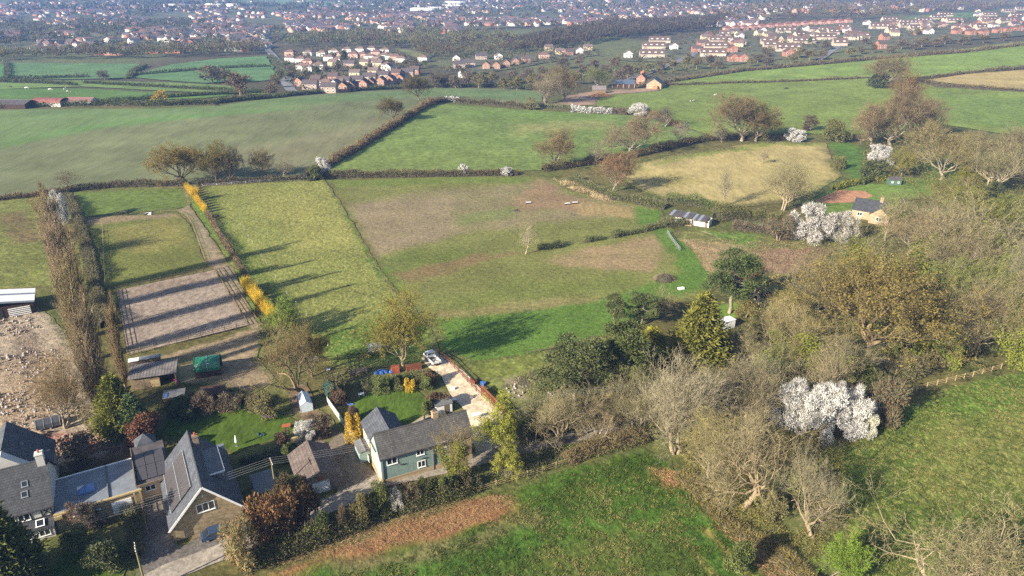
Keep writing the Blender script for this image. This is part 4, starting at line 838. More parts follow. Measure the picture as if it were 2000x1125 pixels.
def old_house():
    t = empty('house', (-79.5, 76.5, 0), R(28), label='grey roofed house with black and white timbering at the left edge', cat='house')
    W, D, e, r = 14., 10.4, 4.5, 9.; gable(t, 0, 0, W, D, e, r, 'x', m_whiter, m_grtile, .35, .16)
    s = (r-e)/(D/2); rx = math.atan(s)
    for (x, v) in ((11.2, 2.9), (11.05, 1.75)):
        o = window(t, x, v, e+v*s+.22, .85, .95, 1, 0, 0, m_lead, 'skylight', .12); o.rotation_euler = (rx-R(90), 0, 0)
    chimney(t, W-.45, D/2-.2, 7.5, 10.6, 1.0, 1.1, m_whiter, 1)
    m = MB()
    for z in (2.75, 4.3): m.box(5.5, W+.02, -.06, -.005, z, z+.16)
    for x in (6, 8., 9.7, 11.3, 12.6, 13.85): m.box(x, x+.14, -.055, -.004, 2.91, 4.3)
    m.bar((12.75, -.03, 2.95), (13.8, -.03, 4.25), .05, .13); m.bar((13.8, -.035, 2.95), (12.75, -.035, 4.25), .05, .13); m.build('timber_framing', m_black, t)
    window(t, 10.5, 0, 3.55, 1.5, 1.15, 2, mat=m_wpaint); window(t, 8.85, 0, 3.55, 1.3, 1.15, 2)
    MB().prism([(-1.7, 2.0), (0, 2.72), (0, 2.6), (-1.7, 1.88)], 5.4, 'x', 8.6).build('bay_roof', m_grtile, t); MB().box(8.9, 13.8, -1.4, -.01, -.3, 1.98).build('bay_wall', m_whiter, t)
    o = window(t, 12.3, -.9, 2.52, 1.1, 1.2, 1, mat=m_wpaint, name='skylight', fr=.12); o.rotation_euler = (R(-66), 0, 0)
    window(t, 10.2, -1.4, 1.1, 1.8, 1.1, 2); window(t, 12.6, -1.4, 1.1, 1.4, 1.1, 2)
    # rear wing, ridge running back
    MB().prism([(3.2, -.3), (13.6, -.3), (13.6, 4.8), (8.4, 9.9), (3.2, 4.8)], 9.5, 'y', 7.6).build('rear_wing_wall', m_whiter, t)
    m = MB(); m.prism([(2.85, 4.5), (8.4, 9.93), (8.4, 10.1), (2.85, 4.67)], 8.6, 'y', 9.2); m.prism([(13.95, 4.5), (13.95, 4.67), (8.401, 10.1), (8.401, 9.93)], 8.6, 'y', 9.2); rr = m.build('rear_roof', m_slate_y, t)
    ubox('roof_vent', m_grey, rr, (10.4, 12.6, 8.35), (.5, .9, .25), ry=R(45))
    ubox('aerial', m_metal, t, (W+.2, D/2+.3, 10.3), (1.4, .04, .04)); ubox('downpipe', m_black, t, (W-.12, -.1, 2.2), (.1, .1, 4.4))
old_house()
def tile_garage():
    t = empty('garage', (-32.9, 89.9, 0), R(26.6), label='pitched-roof brick garage with a white door between house and cottage', cat='garage')
    gable(t, 0, 0, 6.2, 8.6, 2.4, 4.1, 'y', m_brick, m_btile_y, .35, .14)
    ubox('garage_door', m_wpaint, t, (3.1, -.06, 1.05), (2.7, .1, 2.05)); ubox('warning_notice', m_redm, t, (4.2, -.125, 1.9), (.3, .02, .12)); ubox('door_panel', m_terra, t, (3.05, -.03, 2.75), (.8, .08, .6))
tile_garage()
def cottage():
    t = empty('cottage', (-20.77, 93.22, 0), R(25.6), label='teal weatherboarded cottage with white windows and a tiled roof', cat='house')
    W, D, e, r = 15.5, 5.4, 5.1, 7.9; gable(t, 0, 0, W, D, e, r, 'x', m_stone2, m_btile_x, .28, .15)
    # lapped boards over front and gable
    for (nm, x0, x1, z0, z1) in (('front_boarding', -.05, 11.6, .9, 4.98),):
        m = MB(); z = z0
        while z < z1: m.add([(x0, -.10, z), (x1, -.10, z), (x1, -.055, min(z+.2, z1)), (x0, -.055, min(z+.2, z1)), (x0, -.03, z), (x1, -.03, z)], [(0,1,2,3), (4,5,1,0)]); z += .2
        tag(m.build(nm, m_teal, t), kind='stuff')
    m = MB(); z = 2.5
    while z < 7.6:
        z2 = min(z+.2, 7.7); k = 0 if z < e else (z-e)/(r-e)*(D/2); k2 = 0 if z2 < e else (z2-e)/(r-e)*(D/2)
        m.add([(-.10, D-k, z), (-.10, k, z), (-.055, k2, z2), (-.055, D-k2, z2), (-.02, D-k, z), (-.02, k, z)], [(0,1,2,3), (4,5,1,0)]); z += .2
    tag(m.build('gable_boarding', m_tealp, t), kind='stuff'); MB().box(-.09, -.01, .0, D, .9, 2.5).build('gable_plaster', m_cream, t)
    ubox('door', m_wpaint, t, (-.1, 1.4, 1.55), (.12, 1.3, 2.4)); ubox('plinth', m_stone2, t, (W/2, -.06, .4), (W+.1, .25, 1.0)); ubox('end_plinth', m_stone2, t, (-.1, D/2, .4), (.25, D, 1.0))
    for (x, z, w) in ((1.75, 4.1, 1.75), (6.5, 4.35, 1.35), (10.2, 4.5, 1.5), (6.6, 1.95, 1.35)): window(t, x, -.1, z, w, 1.25, 2)
    for x in (.1, 8.6): ubox('downpipe', m_grey, t, (x, -.2, 2.6), (.12, .12, 5.0))
    ubox('gutter', m_black, t, (W/2, -.40, 4.86), (W+.5, .14, .12))
    for x in (3.3, 7.0): ubox('lamp_bracket', m_black, t, (x, -.22, 3.0), (.7, .1, .1))
    chimney(t, 10.3, D/2+.3, 6.6, 9.2, .95, .85, m_stone2, 2, mk('dark_pot', (.05, .045, .05), .7))
    # rear wing
    MB().prism([(.0, -.3), (5.6, -.3), (5.6, 5.0), (2.8, 7.0), (0, 5.0)], 5.9, 'y', D+.01).build('wing_wall', m_cream, t)
    m = MB(); m.prism([(-.3, 4.8), (2.8, 7.02), (2.8, 7.16), (-.3, 4.94)], 9.4, 'y', 2.2); m.prism([(5.9, 4.8), (5.9, 4.94), (2.801, 7.16), (2.801, 7.02)], 9.4, 'y', 2.2); m.build('wing_roof', m_slate_y, t)
    window(t, 0, 8., 3.6, 1., 1., 1, R(-90)); ubox('waste_pipe', m_black, t, (-.06, 6.6, 3.2), (.1, .1, 3.4))
cottage()
# ------------------------------------------------------------------ sheds, barns and shelters
def shed(name, label, px, ang, W, D, e, r, wall, roof, axis='x', cat='shed', oh=.15, at=None, door=None, win=0, group=None):
    t = empty(name, at or P(*px), R(ang), label=label, cat=cat, group=group); gable(t, 0, 0, W, D, e, r, axis, wall, roof, oh, .06)
    if door: ubox('door', door, t, (W*.65, -.04, e*.45), (min(.9, W*.4), .06, e*.85))
    for i in range(win): window(t, W*(.25+.5*i), 0, e*.6, .7, .6, 1)
    return t
shed('shed', 'dark green garden shed at the corner of the cottage lawn', (668,782), 115, 3.6, 2.6, 2.2, 3.0, m_shedg, m_shedg)
shed('shed', 'grey-roofed garden shed beside the cottage chimney', (852,812), 25, 3.2, 3.0, 2.0, 2.3, m_wpaint, m_grey, door=m_wood)
shed('shed', 'pale grey lean-to shed against the cottage fence', (704,905), 25.6, 2.1, 3.4, 2.1, 2.3, m_tealp, m_grey, 'y')
shed('shed', 'small green shed with two windows behind the bungalow', (1736,362), -8, 4.4, 3.2, 2.2, 3.0, mk('green_shed_paint', C(92,120,104), .7, .15), m_corrd, win=2)
def stable():
    t = empty('stable', P(258, 762), R(18), label='timber stable with a grey sheet roof and dark open doorway', cat='stable')
    W, D = 8.3, 4.2
    MB().box(0, W, D-.15, D, -.2, 2.6).box(0, .15, 0, D-.15, -.2, 2.5).box(W-.15, W, 0, D-.15, -.2, 2.5).box(.15, 2.4, 0, .12, -.2, 2.5).box(2.4, 5.3, .02, .1, -.2, 2.5).build('wall', m_wood, t); MB().box(3.6, 5.2, -.04, .02, -.2, 1.6).build('lower_door', m_pale, t)
    for i in range(8):
        m = MB()
        for k in range(4): m.prism([(-.5, 2.62), (D+.35, 3.2), (D+.35, 3.25+.03*(k % 2)), (-.5, 2.67+.03*(k % 2))], .27, 'x', -.3+i*1.1+k*.275)
        m.build('roof_sheet', m_corr, t)
    ubox('corner_post', m_wood, t, (W-.08, -.25, 1.2), (.2, .2, 2.7)); ubox('doorway_rail', m_wood, t, (6.8, .05, 2.4), (3., .1, .2))
    o = empty('pale_sheet_stack', P(285, 715), R(22), label='blue-grey sheets lying behind the stable roof', cat='sheets')
    for i in range(3): ubox('sheet', m_lead if i else m_wpaint, o, (-2+i*2.1, 0, 1.9+.03*i), (2., 1.3, .06), rx=R(8))
    ubox('trestle', m_wood, o, (0, 0, .9), (6, .9, 1.85))
stable()
def tunnel():
    t = empty('field_shelter', P(382, 741), R(17), label='dark green tarpaulin tunnel shelter in the stable yard', cat='shelter')
    W, rad, base = 5.0, 2.1, 1.5; n = 12; V = []; 
    m = MB(); prof = [(2.1 - rad*math.cos(math.pi*i/n), base + rad*1.05*math.sin(math.pi*i/n)) for i in range(n+1)]; prof2 = [(2.1 - (rad-.06)*math.cos(math.pi*i/n), base + (rad-.06)*1.05*math.sin(math.pi*i/n)) for i in range(n, -1, -1)]
    m.prism(prof + prof2, W, 'x', 0).build('canopy', m_greent, t)
    for x in (0.05, W/2, W-.05): MB().tube([(x, y, z+.04) for y, z in prof], .06, 6).build('hoop', m_metal if x == W/2 else m_greent, t)
    for y in (.05, 4.15): ubox('side_boards', m_darkw, t, (W/2, y, base/2), (W, .08, base))
    MB().prism([(.1, 0), (4.1, 0)] + [(y, z) for y, z in prof[::-1]], .06, 'x', .1).build('end_wall', m_greent, t)
    for x in (.1, W-.1):
        for y in (.1, 4.1): ubox('post', m_wood, t, (x, y, base/2), (.14, .14, base+.2))
tunnel()
def old_sheds():
    t = empty('shed', P(395, 790), R(17), label='dark tumbledown shed below the green tunnel', cat='shed')
    MB().box(0, 4.2, 0, 2.6, -.2, 1.9).build('wall', m_darkw, t); MB().prism([(-.2, 1.92), (2.8, 2.2), (2.8, 2.28), (-.2, 2.0)], 4.6, 'x', -.2).build('roof', m_darkw, t); MB().box(1.6, 3.9, -.04, .02, .9, 1.6).build('opening', m_black, t)  # opening is a black panel on the closed wall, painting the shade inside
    for i in range(5): ubox('board', m_wood, t, (.3+i*.3, -.08, .8), (.22, .05, 1.7), ry=R(random.uniform(-4, 4)))
    t = empty('shed', P(322, 795), R(17), label='low black felt-roofed shed next to the tumbledown one', cat='shed')
    MB().box(0, 3.6, 0, 2.4, -.2, 1.8).build('wall', m_darkw, t); MB().prism([(-.15, 1.82), (2.6, 2.05), (2.6, 2.12), (-.15, 1.9)], 3.9, 'x', -.15).build('roof', m_grey, t); ubox('torn_sheet', m_bluet, t, (.5, .8, 2.05), (.5, 1.4, .03), rx=R(5))
old_sheds()
def greenhouse():
    t = empty('greenhouse', P(612, 802), R(115), label='small aluminium greenhouse beside the earth path', cat='greenhouse')
    m_pl = NT('greenhouse_glass'); m_pl.col((.62, .72, .78), .15); m_pl.b.inputs['Specular IOR Level'].default_value = .7; m_pl.b.inputs['Alpha'].default_value = .85; m_pl = m_pl.m
    W, D, e, r = 4.2, 2.2, 1.6, 2.3; f = MB()
    for i in range(8):
        x = i*W/7
        for y in (0, D): f.bar((x, y, 0), (x, y, e), .05); f.bar((x, y, e), (x, D/2, r), .05)
    for y, z in ((0, e), (D, e), (D/2, r), (0, .02), (D, .02)): f.bar((0, y, z), (W, y, z), .06)
    f.build('frame', m_metal, t)
    a = math.atan2(r-e, D/2); L = math.hypot(D/2, r-e)
    for i in range(7):
        x = (i+.5)*W/7
        for y in (0, D): ubox('pane', m_pl, t, (x, y, e/2), (W/7-.06, .02, e-.08))
        ubox('pane', m_pl, t, (x, D/4, (e+r)/2), (W/7-.06, L-.06, .02), rx=a); ubox('pane', m_pl, t, (x, 3*D/4, (e+r)/2), (W/7-.06, L-.06, .02), rx=-a)
    for x in (0, W): MB().prism([(0, 0), (D, 0), (D, e), (D/2, r), (0, e)], .02, 'x', x-.01).build('end_pane', m_pl, t)
greenhouse()
def white_stable():
    A, ang, L = frame_px((1308, 432), (1390, 446)); t = empty('stable', A, ang, label='long white stable block with dark roof sheets by the paddock corner', cat='stable')
    for (x0, x1, dz) in ((0, 7.6, 0), (7.7, 13.2, -.25)):
        MB().box(x0+.2, x1, 3.0, 3.2, -.2, 2.7+dz).box(x0+1.6 if x0 == 0 else x0+.2, x0+4.2, 0, .14, -.2, 2.4+dz).box(x0+5., x1, 0.01, .13, -.2, 2.4+dz).box(x1-.14, x1, .15, 3.0, -.2, 2.6+dz).box(x0+1.6, x0+1.74, .15, 3., -.2, 2.6+dz).build('wall', m_whiter, t)
        n = int((x1-x0)/.95)
        for i in range(n):
            MB().prism([(-1.1, 2.5+dz), (3.5, 3.1+dz), (3.5, 3.17+dz), (-1.1, 2.57+dz)], .93, 'x', x0+i*.95).build('roof_sheet', m_metal if i in (0, n-3) else m_corrd, t)
        ubox('fascia', m_darkw, t, ((x0+x1)/2, -1.0, 2.42+dz), (x1-x0, .06, .2)); ubox('stable_door', m_wood, t, (x0+4.6, .1, .7), (.8, .1, 1.4)); ubox('post', m_darkw, t, (x0+.1, -1., 1.2), (.14, .14, 2.5))
    ubox('tack_box', m_darkw, t, (1., 1.4, .9), (1.2, 1.8, 1.8)); 
    sheet('concrete_apron', None, .8, m_dirt, C(212, 186, 150), off=.14, edge=.05, label='pale concrete apron before the white stable', world_pts=[t.matrix_world @ Vector(q) if False else Vector((A.x + q[0]*math.cos(ang) - q[1]*math.sin(ang), A.y + q[0]*math.sin(ang) + q[1]*math.cos(ang), 0)) for q in ((-2, -2.2), (8, -2.2), (8, 0), (-1.2, 1.5))])
white_stable()
def derelict():
    A, ang, L = frame_px((1470, 588), (1488, 602)); t = empty('shed', A, ang, label='derelict cream shed with a collapsed overgrown roof', cat='shed')
    D = 4.4; MB().box(0, 3., 0, .12, -.2, 2.5).build('front_wall', m_cream, t); MB().box(2.9, 3.02, .13, D, -.2, 1.1).add([(2.92, .13, 1.1), (2.92, D, 1.1), (2.92, .13, 2.4)], [(0, 1, 2)]).build('broken_wall', m_cream, t); MB().box(0, .1, .13, D, -.2, 2.4).box(.1, 2.9, D-.1, D, -.2, 2.2).build('rear_wall', m_darkw, t)
    for x in (.9, 1.5): window(t, x, -.0, 1.6, .5, .7, 1, mat=m_darkw)
    for i in range(7): ubox('rafter', m_wood, t, (1.5+random.uniform(-.2, .2), .4+i*.6, 2.5+random.uniform(-.15, .1)), (3.3, .12, .14), rz=R(random.uniform(-10, 10)), ry=R(random.uniform(-8, 8)))
derelict()
def bungalow():
    A, ang, L = frame_px((1662, 424), (1742, 438)); t = empty('bungalow', A, ang, label='sandstone bungalow half hidden by bare trees', cat='house')
    W, D = 13., 8.; gable(t, 0, 0, W, D, 3.0, 5.8, 'x', m_stone2, m_grtile, .35, .16); MB().prism([(6., -.3), (12., -.3), (12., 3.), (9., 5.4), (6., 3.)], 3., 'y', -3.).build('porch_wing', m_stone2, t)
    m = MB(); m.prism([(5.7, 2.8), (9., 5.42), (9., 5.56), (5.7, 2.94)], 6.6, 'y', -3.3); m.prism([(12.3, 2.8), (12.3, 2.94), (9.001, 5.56), (9.001, 5.42)], 6.6, 'y', -3.3); m.build('wing_roof', m_slate_y, t)
    chimney(t, 7.8, D/2, 5., 7.4, 1., .8, m_stone2, 1); window(t, 2.5, 0, 1.6, 1.6, 1.2, 2); window(t, 9., -3., 1.7, 1.8, 1.3, 2); window(t, 0, 4., 1.7, 1.2, 1.1, 2, R(-90))
bungalow()
def big_barn():
    t = empty('barn', P(70, 612), R(120), label='long barn with a pale sheet roof at the left edge', cat='barn')
    W, D, e, r = 9., 16., 3.2, 4.4
    MB().box(0, W, .0, D, -.2, 3.0).build('wall', m_darkw, t)
    for i in range(9):
        for k in (0, 1):
            y0 = -.4 if k == 0 else D/2+.02; m = MB(); pr = [(-.4, 3.05), (D/2, 4.4), (D/2, 4.48), (-.4, 3.13)] if k == 0 else [(D+.4, 3.05), (D+.4, 3.13), (D/2+.02, 4.48), (D/2+.02, 4.4)]
            m.prism(pr, 1.06, 'x', -.3+i*1.07).build('roof_sheet', m_wpaint if (i*2+k) % 5 else m_lead, t)
    for i in range(5): ubox('rail', m_wpaint, t, (-.2, 3., .5+i*.45), (.1, 4.5, .22))
    ubox('opening', m_black, t, (-.02, 8., 1.3), (.06, 3.4, 2.6))  # black slab over the solid wall, its colour standing in for interior shade
big_barn()
# ------------------------------------------------------------------ farm by the pasture, barns beyond the crest
def farm():
    A, ang, L = frame_px((1243, 164), (1262, 162)); m_ob = mk_stone('orange_brick', C(214, 138, 104), C(190, 116, 84), .23, .08, C(200, 140, 110))
    t = empty('farmhouse', P(1242, 165), R(-20), label='orange brick farmhouse with a grey roof above the cattle pasture', cat='house')
    gable(t, 0, 0, 7, 9., 5., 8., 'y', m_ob, m_slate_y, .3, .2); chimney(t, 3.5, 8, 7, 10, 1, 1, m_ob, 1); chimney(t, 3.5, 1, 7, 10, 1, 1, m_ob, 1)
    for z in (1.6, 4.): window(t, 2, 0, z, 1.2, 1.2, 2); window(t, 5, 0, z, 1.2, 1.2, 2)
    t = empty('barn', P(1262, 174), R(-18), label='sandstone barn with its gable towards the pasture', cat='barn'); gable(t, 0, 0, 11, 14., 4., 7.5, 'y', m_stone2, m_slate_y, .3, .2); ubox('porch', m_ob, t, (7, -1.2, 1.4), (3, 2.4, 2.8)); window(t, 3, 0, 2, 1.2, 1.2, 2)
    t = empty('barn', P(1195, 172), R(-8), label='open farm shed with a blue-grey roof left of the brick farmhouse', cat='barn'); gable(t, 0, 0, 17, 8., 3.2, 5.6, 'x', m_darkw, mk('blue_slate', C(92,104,122), .6, .15), .3, .15)
    for i in range(5): ubox('post', m_stone2, t, (i*4.2+.2, -.2, 1.5), (.5, .4, 3.2))
    t = empty('barn', P(1157, 183), R(-4), label='small barn with a pale corrugated roof by the sand heap', cat='barn'); gable(t, 0, 0, 9.5, 7, 3., 5., 'x', m_wood, m_corr, .3, .12)
    S = Soup(); rng = np.random.default_rng(3); p = P(1172, 189); n = 26; X, Y = np.meshgrid(np.linspace(-1, 1, n), np.linspace(-1, 1, n)); Z = np.clip(1 - np.hypot(X, Y), 0, 1)**.8 * (2.6 + 1.2*fbm(X+3, Y+3, .4, 3)) - .05
    i = np.arange(n-1)[:, None]*n + np.arange(n-1)[None]; i = i.ravel(); F = np.stack([i, i+1, i+n+1, i+n], 1); o = obj_of('sand_heap', mesh_np('sand_heap', np.stack([X.ravel()*9, Y.ravel()*4.5, Z.ravel()], 1), F, mk('orange_sand', C(222, 160, 96), .95, .2, .5, .4), True)); o.location = p; tag(o, label='orange heap of sand by the farm buildings', cat='heap')
    for (x, y, W, D, l, rf) in ((62,208,18,10,'red round-roofed barn beyond the crop field',None),(128,206,16,8,'low farm shed with a pale red roof beyond the crop field',mk('faded_red_sheet', C(150, 112, 104), .7, .2)),(-20,212,22,12,'dark farm sheds at the left edge beyond the crop field',m_corrd)):
        t = empty('barn', P(x, y), R(-4), label=l, cat='barn')
        if rf is None:
            pr = [(D/2-D/2*math.cos(math.pi*i/10), 2.2+2.2*math.sin(math.pi*i/10)) for i in range(11)]; MB().prism([(y_, z_) for y_, z_ in pr] + [(y_, z_-.2) for y_, z_ in pr[::-1]], W, 'x', 0).build('roof', mk('barn_red', C(150, 96, 88), .7, .2, .3), t); MB().box(.1, W-.1, .1, D-.1, -.3, 2.5).build('wall', m_whiter, t)
        else: gable(t, 0, 0, W, D, 2.6, 4.2, 'x', m_darkw if rf == m_corrd else m_whiter, rf, .3, .15)
farm()
# ------------------------------------------------------------------ fences
def fence(px, h, rails, gap, mat, label, name='rail_fence', cat='fence', pw=.12, rh=.10, world_pts=None, close=False, rmat=None):
    c = world_pts or wpoly(px)
    if close: c = c + [c[0]]
    t = empty(name, c[0], 0, label=label, cat=cat); o = c[0]
    for j, (a, b) in enumerate(zip(c[:-1], c[1:])):
        L = (b - a).length; n = max(1, round(L / gap)); d = (b - a) / n; az = math.atan2(d.y, d.x)
        for i in range(n + (1 if j == len(c) - 2 and not close else 0)):
            p = a + d * i - o; ubox('post', mat, t, (p.x, p.y, p.z + h / 2), (pw, pw, h * random.uniform(1.02, 1.12)), az, R(random.uniform(-1.5, 1.5)))
            if i < n:
                for k in range(rails):
                    m = p + d / 2; ubox('rail', rmat or mat, t, (m.x, m.y, m.z + h * (k + .75) / rails * .95), (d.length * 1.01, .05, rh), az, -math.atan2(d.z, math.hypot(d.x, d.y)) + R(random.uniform(-.5, .5)))
    return t
def panel_fence(px, h, gap, mat, label, name='panel_fence', bw=.15):
    """upright boards in panels between posts"""
    c = wpoly(px); t = empty(name, c[0], 0, label=label, cat='fence'); o = c[0]
    for a, b in zip(c[:-1], c[1:]):
        n = max(1, round((b - a).length / gap)); d = (b - a) / n; az = math.atan2(d.y, d.x)
        for i in range(n):
            p = a + d * i - o; ubox('post', mat, t, (p.x, p.y, h / 2), (.12, .12, h * 1.06), az); k = int(d.length / bw); m = p + d / 2
            pn = ubox('panel_rail', mat, t, (m.x, m.y, h * .3), (d.length, .04, .08), az)
            for q in range(k):
                w = p + d * ((q + .5) / k); ubox('board', mat, t, (w.x, w.y, h / 2 + random.uniform(-.02, .02)), (bw * .92, .03 + .02 * (q % 2), h), az)
    return t
fence([(228,568),(418,528),(485,637),(345,672)], 1.35, 3, 2.6, m_wood, 'weathered post and rail fence around the riding arena')
fence([(250,695),(300,684)], 1.35, 3, 2.4, m_pale, 'pale new rails at the near left arena corner'); fence([(250,693),(228,568)], 1.35, 3, 2.6, m_darkw, 'dark post and rail fence on the left side of the arena')
fence([(432,524),(505,632)], 1.2, 2, 3., m_wood, 'rail fence between the arena track and the willows')
fence([(160,425),(250,420),(345,412),(366,424),(376,440),(404,518)], 1.0, 2, 5., m_pale, 'pale tape fence around the horse paddock', 'tape_fence', pw=.06, rh=.02); fence([(200,440),(206,560)], 1.0, 2, 5., m_pale, 'pale tape fence beside the poplar shadow', 'tape_fence', pw=.06, rh=.02)
fence([(395,364),(480,358),(560,352),(600,350)], 1., 2, 5., m_wpaint, 'white tape fence below the oak row', 'tape_fence', pw=.07, rh=.03); fence([(470,440),(520,515),(560,575),(620,640)], .9, 0, 7, m_wpaint, 'thin electric fence across the yellow paddock', 'tape_fence', pw=.06, rh=.02)
fence([(848,690),(880,712),(930,765),(985,812)], 1.5, 3, 2.2, m_fence, 'red-brown post and rail fence along the gravel drive'); fence([(560,716),(620,708),(680,702),(760,694)], 1.3, 3, 2.2, m_darkw, 'dark post and rail fence at the back of the gardens'); fence([(680,702),(686,745)], 1.3, 3, 2.0, m_darkw, 'short dark fence down the side of the cottage garden')
panel_fence([(940,765),(1012,838)], 1.7, 2.0, m_fence, 'solid red-brown board fence at the bottom of the drive'); panel_fence([(640,788),(664,822),(700,870),(722,906)], 1.5, 1.8, mk('pale_fence_paint', C(196, 206, 200), .8, .15, 2), 'pale grey-green picket fence left of the teal cottage', bw=.2)
fence([(938,960),(1000,940),(1060,922),(1112,905)], 1.2, 3, 2.4, m_pale, 'pale post and rail fence beside the foreground field'); fence([(1770,768),(1830,752),(1900,735),(1955,720)], 1.2, 3, 2.6, m_pale, 'post and rail fence along the top of the meadow'); fence([(610,1072),(660,1052),(700,1036)], 1.1, 1, 3, m_wood, 'single rail below the roadside hedge')
fence([(1303,456),(1312,470),(1328,490)], 1.3, 4, 1.4, m_metal, 'galvanised hurdles below the white stable', 'metal_fence'); fence([(1050,486),(1130,478),(1200,466),(1262,455)], 1.0, 1, 6, m_wood, 'wire fence posts along the hedge in the paddock', rh=.02)
fence([(1030,692),(1100,680),(1165,660)], .8, 1, 3, m_wood, 'low broken rail under the lush paddock edge', rh=.16)
for i,(x,y) in enumerate([(508,600),(545,650),(600,668),(640,676)]): ubox('fence_stake', m_wpaint, None, tuple(P(x,y)+Vector((0,0,.5))), (.07,.07,1.)); tag(bpy.context.scene.collection.objects[-1], label=['thin white stake beside the orange willows','thin white stake behind the green willow','thin white stake in the shaded paddock corner','thin white stake near the tall garden tree'][i], cat='stake', group='thin white stakes in the yellow paddock')
# ------------------------------------------------------------------ poles and wires
def pole(px, h, label, ang=120, at=None, arms=1):
    p = at or P(*px); t = empty('utility_pole', p, R(ang), label=label, cat='utility pole', group='utility poles along the lane'); MB().tube([(0, 0, -.3), (0, 0, h)], [.15, .10], 8).build('mast', m_pole, t)
    ubox('crossarm', m_wood, t, (0, 0, h-.25), (1.9, .1, .12))
    for x in (-.85, -.3, .3, .85): MB().lathe([(.05, 0), (.07, .08), (.03, .16)], 6, (x, 0, h-.18)).build('insulator', m_wpaint, t)
    return t, [p + Vector((x*math.cos(R(ang)), x*math.sin(R(ang)), h-.03)) for x in (-.85, -.3, .3, .85)]
m_wire = mk('wire', (.3, .3, .3), .5, .05)
def wires(a, b, sag, label, r=.014):
    t = empty('power_lines', (a[0] + b[0]) / 2, 0, label=label, cat='power lines'); o = t.location.copy()
    for p, q in zip(a, b): MB().tube([p.lerp(q, i/14) - o - Vector((0, 0, sag*4*(i/14)*(1-i/14))) for i in range(15)], r, 4).build('wire', m_wire, t)
_, wA = pole((541,970), 6.9, 'wooden utility pole beside the garage'); _, wB = pole(None, 7.2, 'wooden utility pole left of the picture', at=P(-150,1190)); pole((288,1158), 8.0, 'lichen-green telegraph pole at the bottom edge')
_, wC = pole((1075,850), 8.5, 'wooden utility pole hidden among the bare trees by the lane'); _, wD = pole((1905,700), 9., 'wooden utility pole by the lane at the right')
wires(wA, wB, .9, 'power lines crossing in front of the stone house'); wires(wA, wC, 1.6, 'power lines over the garage and cottage', .011); wires(wC, wD, 2.2, 'power lines through the right-hand wood', .016)
# ------------------------------------------------------------------ vehicles
def wheel(t, x, y, r=.34, w=.22):
    o = MB().tube([(0, -w/2, 0), (0, w/2, 0)], r, 14).build('wheel', m_tyre, t); o.location = (x, y, r); MB().tube([(0, -w/2-.01, 0), (0, w/2+.01, 0)], r*.6, 10).build('rim', m_metal, o)
def pickup():
    A, ang, L = frame_px((830, 690), (858, 718)); p = P(844, 706); t = empty('pickup_truck', p, ang, label='white pickup truck with a loaded flatbed at the top of the drive', cat='pickup'); wp = m_wpaint
    MB().box(-2.4, 2.5, -.85, .85, .42, .72).build('chassis', m_black, t)
    c = MB().prism([(-2.5, .7), (-.5, .7), (-.5, 1.95), (-1.5, 1.98), (-1.75, 1.25), (-2.45, 1.1)], 1.76, 'y', -.88).build('cab', wp, t)
    MB().box(-.49, -.46, -.7, .7, 1.2, 1.8).build('rear_window', m_glass, c); MB().prism([(-1.79, 1.27), (-1.55, 1.9), (-1.53, 1.9), (-1.75, 1.27)], 1.5, 'y', -.75).build('windscreen', m_glass, c)
    for s in (-.9, .89): MB().prism([(-1.6, 1.25), (-.65, 1.25), (-.65, 1.85), (-1.42, 1.85)], .01, 'y', s).build('side_window', m_glass, c)
    MB().box(-.42, 2.6, -.95, .95, .74, .84).build('bed', wp, t)
    for b in ((-.42, 2.6, -.95, -.89, .84, 1.22), (-.42, 2.6, .89, .95, .84, 1.22), (2.54, 2.6, -.88, .88, .84, 1.22), (-.42, -.36, -.88, .88, .84, 1.5)): MB().box(*b).build('bed_side', wp, t)
    for i in range(9): ubox('log', m_wood, t, (random.uniform(0, 2), random.uniform(-.6, .6), .92+random.random()*.15), (.7, .18, .16), random.uniform(0, 3))
    for x in (-1.7, 1.6):
        for y in (-.8, .8): wheel(t, x, y, .36)
    for y in (-.6, .6): ubox('headlight', m_glass, t, (-2.5, y, .95), (.05, .3, .18)); ubox('tail_light', m_redm, t, (2.62, y, .78), (.04, .25, .1))
pickup()
def car():
    A, ang, L = frame_px((396, 1054), (452, 1036)); t = empty('parked_car', P(424, 1047), ang, label='dark blue car parked in front of the stone gable', cat='car'); mb_ = mk('blue_car_paint', (.03, .055, .11), .25, .05, spec=.6)
    prof = [(-2.1, .35), (2.1, .35), (2.12, .8), (1.7, .95), (1.0, 1.0), (.5, 1.42), (-1.0, 1.45), (-1.7, 1.0), (-2.1, .9)]; b = MB().prism(prof, 1.7, 'y', -.85).build('body', mb_, t)
    MB().prism([(1.02, 1.02), (.55, 1.4), (.6, 1.42), (1.1, 1.02)], 1.5, 'y', -.75).build('windscreen', mk('pale_glass', (.25, .35, .4), .1, .1, spec=.8), b); MB().prism([(-1.72, 1.02), (-1.1, 1.43), (-1.16, 1.45), (-1.8, 1.02)], 1.4, 'y', -.7).build('rear_window', m_glass, b)
    for s in (-.87, .86): MB().prism([(-1.5, 1.02), (.85, 1.02), (.45, 1.36), (-1.0, 1.38)], .012, 'y', s).build('side_window', m_glass, b)
    for x in (-1.35, 1.35):
        for y in (-.78, .78): wheel(t, x, y, .31)
    for y in (-.6, .6): ubox('headlight', m_wpaint, t, (2.1, y, .72), (.06, .32, .14)); ubox('tail_light', m_redm, t, (-2.1, y, .75), (.04, .25, .14))
car()
